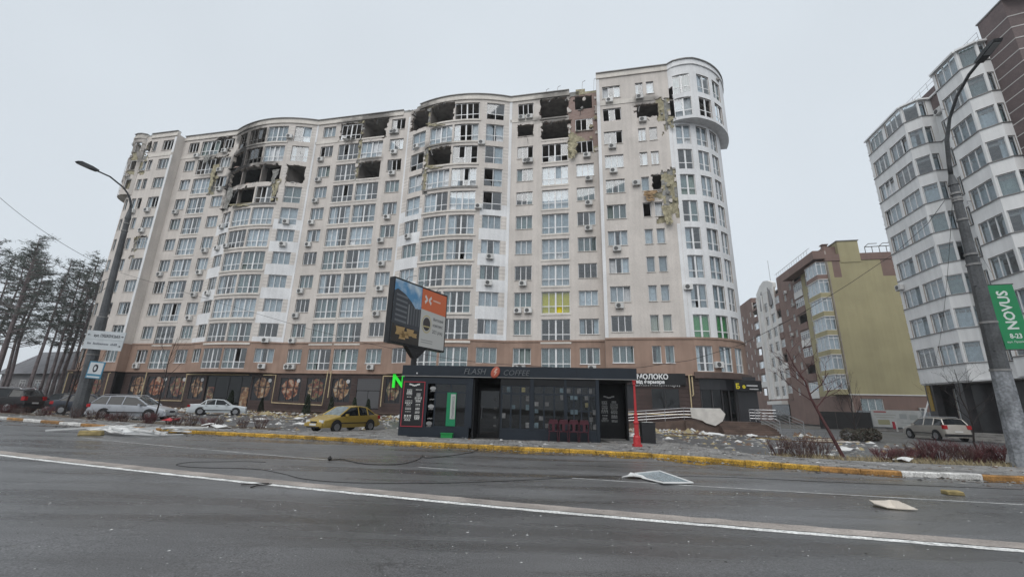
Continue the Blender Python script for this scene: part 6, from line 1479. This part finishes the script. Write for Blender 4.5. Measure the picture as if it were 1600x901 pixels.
TV = leafy(9, .95, 2.1, 1500, M_THU, True); tst = MB(); tst.tube([(0, 0, 0), (0, 0, 1.6)], [.04, .01], 5); tst = tst.mesh('stem', M_BARKD)
for i, (u, v, s) in enumerate(((-30.3, 2.6, 1.05), (-27.5, 2.6, .95), (-24.8, 2.7, .95), (-23.2, 2.8, .9), (-36.0, 2.4, .8), (-40.2, 2.2, 1.15))):
    p = W(u, -v); t = thing('conical_evergreen', ['cone-shaped evergreen right of the oval-picture shop window', 'cone-shaped evergreen below the third poster from the grey shutter', 'cone-shaped evergreen in front of the grey shutter', 'cone-shaped evergreen just left of the green letters', 'small cone-shaped evergreen left of the pipe corner', 'larger evergreen beside the dark shop entrance'][i], 'shrub', (p.x, p.y, gz(p.x) + .1), i, 'cone evergreens before the shop'); t.scale = (s, s, s)
    link('foliage', TV, t); link('stem', tst, t)

r_ = random.Random(4); mb = MB()                 # misty undergrowth between the trunks
for i in range(9000):
    x = r_.uniform(-86, -56); y = 52 + (x + 56) * -.35 + r_.uniform(0, 18); h = r_.random() ** 1.5 * (2.6 + 1.6 * nz3(x * .15, y * .15)); v = Vector((r_.gauss(0, 1), r_.gauss(0, 1), r_.gauss(.4, 1))).normalized() * r_.uniform(.1, .28); s_ = v.orthogonal().normalized() * .03
    p = Vector((x, y, gz(x) + max(0, h))); mb.face([p - v, p + s_, p + v])
mb.obj('undergrowth', pm('undergrowth_grey', (.075, .066, .068), .95, var=.3, vs=.8), None, label='bare grey undergrowth between the pine trunks', cat='undergrowth', kind='stuff', fix=False)
# ------------------------------------------------------------------ steps, ramp, rails, debris
M_TILE = pm('step_tile_brown', (.105, .072, .058), .75, var=.3, vs=1.5, fine=.2)
M_RAIL = pm('steel_rail', (.52, .52, .53), .32, metal=.85)
def wbox(name, u0, u1, v0, v1, z0, z1, mat, par, **k):
    mb = MB(); mb.b2(u0, u1, -v1, -v0, z0, z1); return mb.obj(name, mat, par)
st_ = thing('entrance_steps', 'brown tiled entrance steps and ramp at the round corner shop', 'steps', W(0, 0, -.05), -TH)
wbox('landing', 6.8, 12.6, 1.3, 4.2, 0, .95, M_TILE, st_)
for i in range(6): wbox('step', 9.4, 13.4, 4.2 + i * .33, 4.2 + (i + 1) * .33, 0, .95 - (i + 1) * .15, M_TILE, st_)
mb = MB(); mb.prism([(-2.5, .02), (6.8, .02), (6.8, .95), (-2.5, .12)], -3.9, -2.6); mb.obj('ramp', M_TILE, st_)
tr_ = thing('shop_terrace', 'low brown tiled terrace edge along the shop fronts', 'terrace', W(-20, 0, -.05), -TH)
mb = MB(); mb.b2(-24, 17, -1.5, 0, 0, .75); mb.obj('terrace_wall', M_TILE, tr_); mb = MB(); mb.b2(-24.1, 17.1, -1.6, 0, .75, .82); mb.obj('coping', M_TILE, tr_)
mb = MB(); mb.b2(-3, 0, -2.8, -1.6, 0, .2); mb.b2(-3, 0, -2.4, -1.6, .2, .4); mb.b2(-3, 0, -2.0, -1.6, .4, .6); mb.obj('terrace_steps', M_TILE, tr_)
def railing(label, pts, h=.95, bars=4):
    t = thing('handrail', label, 'railing', W(*pts[0][:1], -pts[0][1], 0)); P = [W(u, -v, z) - t.location for u, v, z in pts]
    mb = MB(); mb.tube([p + Vector((0, 0, h)) for p in P], .045, 6); mb.obj('top_rail', M_RAIL, t)
    for k in range(1, bars): mb = MB(); mb.tube([p + Vector((0, 0, h * k / bars)) for p in P], .025, 5); mb.obj('rail_bar', M_RAIL, t)
    for p, q in zip(P, P[1:]):
        n = max(1, int((q - p).length / 1.5))
        for i in range(n + 1):
            c = p.lerp(q, i / n); mb = MB(); mb.tube([c, c + Vector((0, 0, h))], .03, 5); mb.obj('post', M_RAIL, t)
railing('long steel handrail climbing the ramp to the corner shop', [(-2.5, 3.9, .1), (6.8, 3.9, .95), (9.2, 4.2, .95)])
railing('steel handrail down the steps, nearer the shop door', [(12.3, 4.1, .95), (13.3, 6.2, .1)])
railing('steel handrail at the outer side of the steps', [(12.6, 1.6, .95), (14.6, 2.0, .95), (15.4, 5.0, .1)])
railing('bent steel handrail behind the kiosk along the terrace', [(-14, 2.6, .8), (-19.5, 2.2, .85)], .8, 3)
def sheet_piece(name, label, cat, pts, mat, z=.02, th=.015, group=None, warp=.03):
    """a bent flat piece lying on the ground, outline in world xy"""
    cx = sum(p[0] for p in pts) / len(pts); cy_ = sum(p[1] for p in pts) / len(pts); mb = MB(); c = (0, 0, warp * 1.2 + th)
    top = [(p[0] - cx, p[1] - cy_, th + warp * abs(nz3(p[0] * 2, p[1] * 2)) * 2) for p in pts]; n = len(top)
    mid = [(p[0] * .55 + .06 * nz3(p[0] * 7, cy_), p[1] * .55, th + warp * (.2 + 1.9 * abs(nz3(p[0] * 5 + cx, p[1] * 5 + cy_)))) for p in top]
    for i in range(n):
        a, b_ = top[i], top[(i + 1) % n]; ma, mb2 = mid[i], mid[(i + 1) % n]; mb.face([c, ma, mb2]); mb.face([ma, a, b_, mb2]); mb.face([a, (a[0], a[1], a[2] - th), (b_[0], b_[1], b_[2] - th), b_])
        mb.face([(0, 0, c[2] - th), (b_[0], b_[1], b_[2] - th), (a[0], a[1], a[2] - th)])
    return mb.obj(name, mat, None, (cx, cy_, gz(cx) + z - .018), label=label, cat=cat, group=group, weld=.0005)
M_SHEET = pm('white_sheet', (.66, .66, .65), .6, var=.1, vs=3); M_CARD = pm('pale_board', (.58, .52, .45), .8, var=.15, vs=4); M_FOAM = pm('foam_block', (.33, .26, .12), .95, var=.3, vs=6, bump=.8, bs=25)
# glazed frame thrown on the road
gf = thing('window_sash', 'shattered white-edged window sash lying flat on the road', 'window', (3.75, 11.4, gz(3.7) + .004))
ring = [(3.35, 12.1), (4.13, 12.55), (4.30, 10.75), (3.55, 10.55), (3.3, 11.3)]; R0 = [Vector((x - 3.75, y - 11.4, .03 + .012 * (i % 2))) for i, (x, y) in enumerate(ring)]
mb = MB(); mb.tube(R0 + [R0[0]], .022, 4); mb.obj('frame', M_SHEET, gf)
mb = MB(); mb.face([p + Vector((0, 0, -.01)) for p in R0]); mb.obj('cracked_pane', pm('crazed_glass', (.26, .32, .35), .12, spec=.8, var=.3, vs=9, fine=.4, fs=60, bump=.5, bs=70), gf)
sheet_piece('torn_board', 'crumpled white scrap beside the shattered window sash', 'debris', [(2.85, 11.55), (3.05, 11.75), (3.4, 11.62), (3.42, 11.4), (3.1, 11.35)], M_SHEET, .02, .02, warp=.07)
sheet_piece('folded_cardboard', 'crumpled pale sheet alone on the carriageway', 'debris', [(6.82, 8.70), (6.86, 8.86), (7.0, 8.93), (7.12, 8.78), (7.3, 8.62), (7.42, 8.48), (7.2, 8.42), (7.05, 8.50), (6.9, 8.52)], M_CARD, .02, .012, warp=.11)
def block(label, x, y, d, rz, mat, name='foam_block', group=None):
    mb = MB(); k = 0
    for zz in (0, 1):
        for sx, sy in ((-1, -1), (1, -1), (1, 1), (-1, 1)): mb.v.append((sx * d[0] / 2 * random.uniform(.8, 1.05), sy * d[1] / 2 * random.uniform(.8, 1.05), zz * d[2] * random.uniform(.85, 1.1)))
    for q in ((3, 2, 1, 0), (4, 5, 6, 7), (0, 1, 5, 4), (1, 2, 6, 5), (2, 3, 7, 6), (3, 0, 4, 7)): mb.f.append(q); mb.m.append(0)
    o = mb.obj(name, mat, None, (x, y, gz(x)), rz=rz, label=label, cat='debris', group=group); o.modifiers.new('round', 'BEVEL').width = min(d) * .15; return o
block('yellow-brown insulation block on the road near the white heap', -16.7, 18.2, (.75, .4, .2), .3, M_FOAM)
block('small ochre foam lump on the road, away from the kerb', 9.87, 10.3, (.36, .24, .09), -.2, M_FOAM)
# heap of broken white window frames at the kerb
rs = random.Random(5)
for i in range(26):
    x, y = -16.3 + rs.uniform(-1.6, 1.8), 20.1 + rs.uniform(-1.7, 1.2); L = rs.uniform(.7, 2.0); a = rs.uniform(-.6, .6) + (1.2 if i % 5 == 0 else 0); z = .03 + .035 * (i % 7)
    mb = MB(); Mx = Matrix.Rotation(rs.uniform(-.12, .12), 4, 'Y'); mb.b2(-L / 2, L / 2, -.035, .035, 0, .06, M=Mx)
    if i % 3 == 0: mb.b2(L / 2 - .06, L / 2, .035, .6, 0, .06, M=Mx)
    mb.obj('frame_piece', M_SHEET, None, (x, y, gz(x) + z), rz=a, label='broken white plastic window bar in the heap at the striped kerb', cat='debris', group='broken window bars heaped at the kerb')
for i, (x, y, s) in enumerate(((-17.1, 19.2, .6), (-15.3, 20.6, .5), (-16.0, 18.7, .55))):
    sheet_piece('torn_sheet', ['white crumpled sheet at the left of the frame heap', 'white crumpled sheet at the right of the frame heap', 'white crumpled sheet lowest in the frame heap'][i], 'debris', [(x + s * cos(q * pi / 3.5) * rs.uniform(.7, 1.2), y + s * .55 * sin(q * pi / 3.5)) for q in range(7)], M_SHEET, .12, .015, warp=.16)
sheet_piece('red_bag', 'red plastic bag on the heap behind the kerb', 'bag', [(-19.0 + .55 * cos(q * pi / 3), 25.3 + .35 * sin(q * pi / 3)) for q in range(6)], pm('bag_red', (.45, .02, .03), .4), .18, .02, warp=.2)
for i, (x, y, w_, h, lb) in enumerate(((-14.6, 22.9, 1.1, .6, 'white torn sheet among shrubs left of the gold car'), (-15.8, 24.2, 1.3, .5, 'white torn sheet in the shrub strip nearer the white saloon'), (-13.3, 28.6, .9, .5, 'white scrap on the lot behind the gold car'), (-18.5, 33.5, 1.6, .5, 'long white strip lying on the parking lot'), (-17.5, 37.5, .9, .6, 'white scrap near the shop evergreens'), (15.2, 20.4, 1.0, .35, 'white board lying by the leaning tree'), (13.9, 16.1, .7, .5, 'pale board flat on the paving under the leaning tree'), (14.4, 31.5, 1.5, .4, 'white plank before the corner shop steps'), (16.8, 31.2, .8, .5, 'white crumpled sheet before the corner shop'), (8.8, 24.8, .6, .4, 'small white scrap on the lot right of the bin'))):
    sheet_piece('torn_sheet', lb, 'debris', [(x + w_ / 2 * cos(q * pi / 4) * rs.uniform(.7, 1.2), y + h / 2 * sin(q * pi / 4) * rs.uniform(.7, 1.3)) for q in range(8)], M_SHEET, .15, .02, warp=.12)
# torn white panel hung over the steps rail, boards
tp = W(8.6, -4.35, 0); mb = MB(); mb.prism([(-1.3, 1.15), (-1.35, 1.9), (1.0, 1.95), (1.35, 1.5), (1.1, .95), (.5, .55), (-.2, .75), (-.5, .95)], -.03, .03); o = mb.obj('draped_facade_sheet', pm('torn_white_panel', (.60, .57, .53), .8, var=.12, vs=2), None, tp, rz=-TH, label='torn pale facade panel draped over the ramp handrail', cat='panel')
for i in range(14):
    u, v = rs.uniform(4, 16), rs.uniform(7, 13); p = W(u, -v, 0); L = rs.uniform(.8, 2.6); mb = MB(); mb.b2(-L / 2, L / 2, -.08, .08, 0, .05)
    o = mb.obj('loose_board', [M_FOAM, M_CARD, pm('board_brown', (.14, .085, .05), .85, var=.3)][i % 3], None, (p.x, p.y, gz(p.x) + .05), rz=rs.uniform(-.7, .4), label='loose broken board on the lot before the corner shop', cat='board', group='loose boards before the corner shop')
# cables fallen on the road
def cable(label, pts, r):
    P = [Vector((x, y, gz(x) + r + .004)) for x, y in pts]; Q = []
    for i in range(len(P) - 1):
        p0, p1, p2, p3 = P[max(i - 1, 0)], P[i], P[i + 1], P[min(i + 2, len(P) - 1)]
        for k in range(6):
            t = k / 6; Q.append(.5 * ((2 * p1) + (p2 - p0) * t + (2 * p0 - 5 * p1 + 4 * p2 - p3) * t * t + (3 * p1 - p0 - 3 * p2 + p3) * t ** 3))
    Q.append(P[-1]); mb = MB(); mb.tube(Q, r, 5); mb.obj('fallen_cable', M_WIRE, None, label=label, cat='cable')
cable('long thin black cable looping across the whole carriageway', [(-6.42, 12.22), (-7.0, 12.2), (-7.54, 11.99), (-8.06, 11.78), (-8.1, 11.3), (-7.66, 11.0), (-7.01, 10.95), (-6.02, 11.0), (-5.09, 10.47), (-4.36, 9.9), (-3.58, 9.65), (-2.56, 9.69), (-1.27, 9.98), (0.1, 10.55), (1.67, 11.28), (3.39, 11.83), (4.42, 11.96), (5.93, 12.01), (8.11, 11.67), (11.13, 11.4), (15, 11.0)], .006)
cable('short thick black cable from the gutter before the kiosk', [(-5.02, 13.04), (-4.8, 13.3), (-4.08, 12.6), (-3.5, 12.45), (-2.89, 12.8), (-2.7, 14.0), (-2.78, 14.9), (-2.55, 14.3), (-2.13, 14.8), (-1.33, 16.4), (-1.18, 18.0)], .011)
mb = MB(); mb.lathe([(.02, -.06), (.07, 0), (.02, .06)], 6); mb.obj('cable_joint', M_WIRE, None, (-5.05, 13.03, gz(-5) + .06), label='black cable joint lump at the end of the thick cable', cat='cable')
for i, pts in enumerate(([(-5.1, 8.95), (-4.9, 9.08), (-4.7, 9.2)], [(-4.78, 8.72), (-4.78, 8.9), (-4.62, 9.15)])):
    mb = MB(); mb.tube([(x, y, gz(x) + .02) for x, y in pts], .012, 4); mb.obj('twig', M_BARKD, None, label=['dark twig lying along the white line', 'dark twig lying across the white line'][i], cat='twig')
# crumbs, glass and rubble nobody could count
def crumbs(name, label, n, fn, sizes, mats, seed, flat_=.5):
    r = random.Random(seed); mb = MB()
    for i in range(n):
        q = fn(r)
        if q is None: continue
        x, y, z = q; s = r.uniform(*sizes) * (1 if r.random() < .85 else 1.9); a = r.random() * 6.28; k = len(mb.v); e = r.uniform(.5, 1.6)
        for j in range(4):
            w = a + j * pi / 2 + r.uniform(-.3, .3); mb.v.append((x + cos(w) * s * (e if j % 2 else 1), y + sin(w) * s * (e if j % 2 else 1), z))
        mb.v.append((x + r.uniform(-.3, .3) * s, y + r.uniform(-.3, .3) * s, z + s * flat_ * r.uniform(.3, 1)))
        mi = r.randrange(len(mats))
        for j in range(4): mb.f.append((k + j, k + (j + 1) % 4, k + 4)); mb.m.append(mi)
    return mb.obj(name, mats, None, label=label, cat='debris', kind='stuff', fix=False)
C_W, C_G, C_D = pm('crumb_white', (.55, .55, .54), .7), pm('crumb_grey', (.24, .235, .22), .8), pm('crumb_dark', (.05, .048, .045), .8)
def on_road(r):
    x = r.uniform(-26, 16); y = r.uniform(4.2, kerb_y(x) - .2); return (x, y, gz(x) + .003)
crumbs('road_crumbs', 'small plaster and glass crumbs scattered over the wet road', 9000, on_road, (.003, .0105), [C_W, C_W, C_G, C_D], 1)
def by_kerb(r):
    x = r.uniform(-28, 17); y = kerb_y(x) - abs(r.gauss(0, .55)) - .05; return (x, y, gz(x) + .004)
crumbs('gutter_litter', 'dark leaves and grit lying along the gutter', 1500, by_kerb, (.012, .05), [C_D, pm('grit_brown', (.085, .06, .045), .9), C_G], 2)
C_Y = pm('crumb_ochre', (.34, .28, .16), .9); C_B = pm('crumb_brown', (.15, .10, .07), .9)
def on_lot(r):
    x = r.uniform(-46, 24); y0 = kerb_y(x) + (2.5 if not -8 < x < 9 else 9.5); y1 = 53 - .2 * x - 3.0 - (9 if x > 12 else 0)
    if y1 < y0: return None
    return (x, y0 + (y1 - y0) * r.random() ** .8, gz(x) + .03)
crumbs('lot_rubble', 'plaster rubble and scraps strewn over the parking lot', 3600, on_lot, (.03, .15), [C_W, C_G, C_Y, C_B, C_G], 3, .7)
def by_wall(r):
    u = r.uniform(-62, 16); v = 1.8 + abs(r.gauss(0, 1.3)) + (2.0 if u > -5 else 0); p = W(u, -v); 
    if 8 < u < 15 and v < 7: return None
    return (p.x, p.y, gz(p.x) + .02 + .35 * exp(-((v - 2.2) / 1.2) ** 2) * r.random())
crumbs('wall_rubble', 'heaped pale insulation and plaster rubble along the shop fronts', 4200, by_wall, (.06, .26), [C_Y, C_W, C_G, C_B, C_Y, C_B], 4, .9)
def on_pave(r):
    x = r.uniform(-34, 20); y = kerb_y(x) + r.uniform(.3, 4.4); return (x, y, gz(x) + .145)
crumbs('pavement_crumbs', 'grit and scraps on the pavement slabs', 900, on_pave, (.015, .06), [C_W, C_G, C_D, C_B], 5)
# dry grass tufts at the feet of the right-hand shrubs
r_ = random.Random(9); mb = MB()
for i in range(1500):
    x = r_.uniform(10, 20.5); y = kerb_y(x) + 3.0 + abs(r_.gauss(0, .5)); h = r_.uniform(.06, .24); a = r_.random() * 6.28; s = .012
    mb.face([(x - s, y, gz(x) + .1), (x + s, y, gz(x) + .1), (x + cos(a) * h * .6, y + sin(a) * h * .6, gz(x) + .1 + h)])
mb.obj('dry_grass', pm('straw', (.30, .25, .15), .95, var=.3, vs=3), None, label='dry straw grass at the edge of the planting bed', cat='grass', kind='stuff', fix=False)
# bent concrete bollard, red-white post, grey site fence with a printed banner
bl = thing('leaning_bollard', 'broken pale concrete bollard leaning in the red shrubs', 'bollard', (18.0, 16.35, gz(18) + .1)); mb = MB(); mb.tube([(0, 0, 0), (.28, .05, .55)], [.15, .14], 10); mb.tube([(.28, .05, .55), (.3, .055, .6)], .17, 10); mb.obj('stub', pm('bollard_pale', (.36, .36, .36), .8, var=.2), bl)
rw = thing('striped_post', 'short red and white post standing before the site banner', 'post', W(35.6, 20.2, gz(45))); mb = MB(); mb.b2(-.28, .0, -.05, .05, .3, 1.15); mb.obj('red_plate', pm('post_red', (.42, .02, .04), .5), rw); mb = MB(); mb.tube([(.15, 0, 0), (.05, 0, 1.15)], .11, 6); mb.obj('white_post', M_SHEET, rw)
fz = thing('site_fence', 'grey sheet metal site fence before the ochre end wall', 'fence', W(40, 22, gz(50)), -TH)
M_SITE = pm('site_sheet', (.27, .30, .32), .5, var=.12, vs=1.2, rnd=.12); pnl = MB(); pnl.prism([(-.98, -.02), (-.5, -.02), (-.46, .02), (0, .02), (.04, -.02), (.5, -.02), (.54, .02), (.98, .02), (.98, .035), (-.98, -.005)], .35, 2.45, axis='z'); pnl = pnl.mesh('sheet_panel', M_SITE)
for i in range(9): link('sheet_panel', pnl, fz, (-6.5 + i * 2.0, 0, 0))
mb = MB(); mb.b2(-7.5, 11.5, .05, .35, 0, .38); mb.obj('concrete_foot', M_CONC, fz)
bw = thing('site_banner', 'white printed construction banner with a red heading on the site fence', 'banner', W(37, 21.9, gz(50) + .42), -TH)
mb = MB(); mb.b2(-2.9, 2.7, -.02, .02, .05, 2.15); bo = mb.obj('banner_sheet', pm('banner_pale', (.50, .51, .50), .6, var=.1), bw)
def bp(name, x0, x1, z0, z1, col): mb = MB(); mb.b2(x0, x1, -.03, -.024, z0, z1); mb.obj(name, pm('bp_%d%d%d' % tuple(int(c * 99) for c in col), col, .6), bo)
bp('banner_heading', -2.6, -1.2, 1.85, 2.0, (.38, .06, .06)); bp('banner_picture', -2.3, -1.0, .35, .95, (.34, .33, .20)); bp('banner_rule', -2.6, -.2, 1.5, 1.56, (.34, .35, .30)); bp('banner_rule', -2.4, -.4, 1.2, 1.27, (.33, .34, .28)); bp('banner_table', .2, 1.0, 1.1, 1.7, (.36, .38, .38)); bp('banner_table', 1.3, 2.2, 1.0, 1.6, (.36, .38, .37)); bp('banner_rule', .2, 2.3, .6, .66, (.33, .35, .34))
dk = thing('dark_fence', 'black site hoarding left of the printed banner', 'fence', W(30.5, 21, gz(45)), -TH); M_HO = pm('hoarding_black', (.022, .021, .022), .7, var=.2)
for i in range(3): mb = MB(); mb.b2(-2.9 + i * 2.0, -.95 + i * 2.0, -.03, .03, .05, 2.2); mb.obj('hoarding_panel', M_HO, dk)
mb = MB(); mb.tube([(0, 0, .3), (2.2, .1, 4.4)], .09, 6); o = mb.obj('barrier_arm', M_SHEET, None, W(39.0, 21.5, gz(50)), label='raised white barrier arm slanting over the site fence', cat='barrier')
# ------------------------------------------------------------------ mist
m = bpy.data.materials.new('mist'); m.use_nodes = True; n, l = nodes_of(m); n.remove(n['Principled BSDF'])
v = n.new('ShaderNodeVolumePrincipled'); v.inputs['Color'].default_value = (.97, .985, 1, 1); v.inputs['Density'].default_value = 0.00055; v.inputs['Anisotropy'].default_value = 0.2
l.new(v.outputs[0], n['Material Output'].inputs['Volume'])
mb = MB(); mb.b2(-700, 700, -460, 960, -2.2, 46.0); hz_o = mb.obj('haze', m, None, kind='stuff', label='thin winter mist over the street', cat='mist')
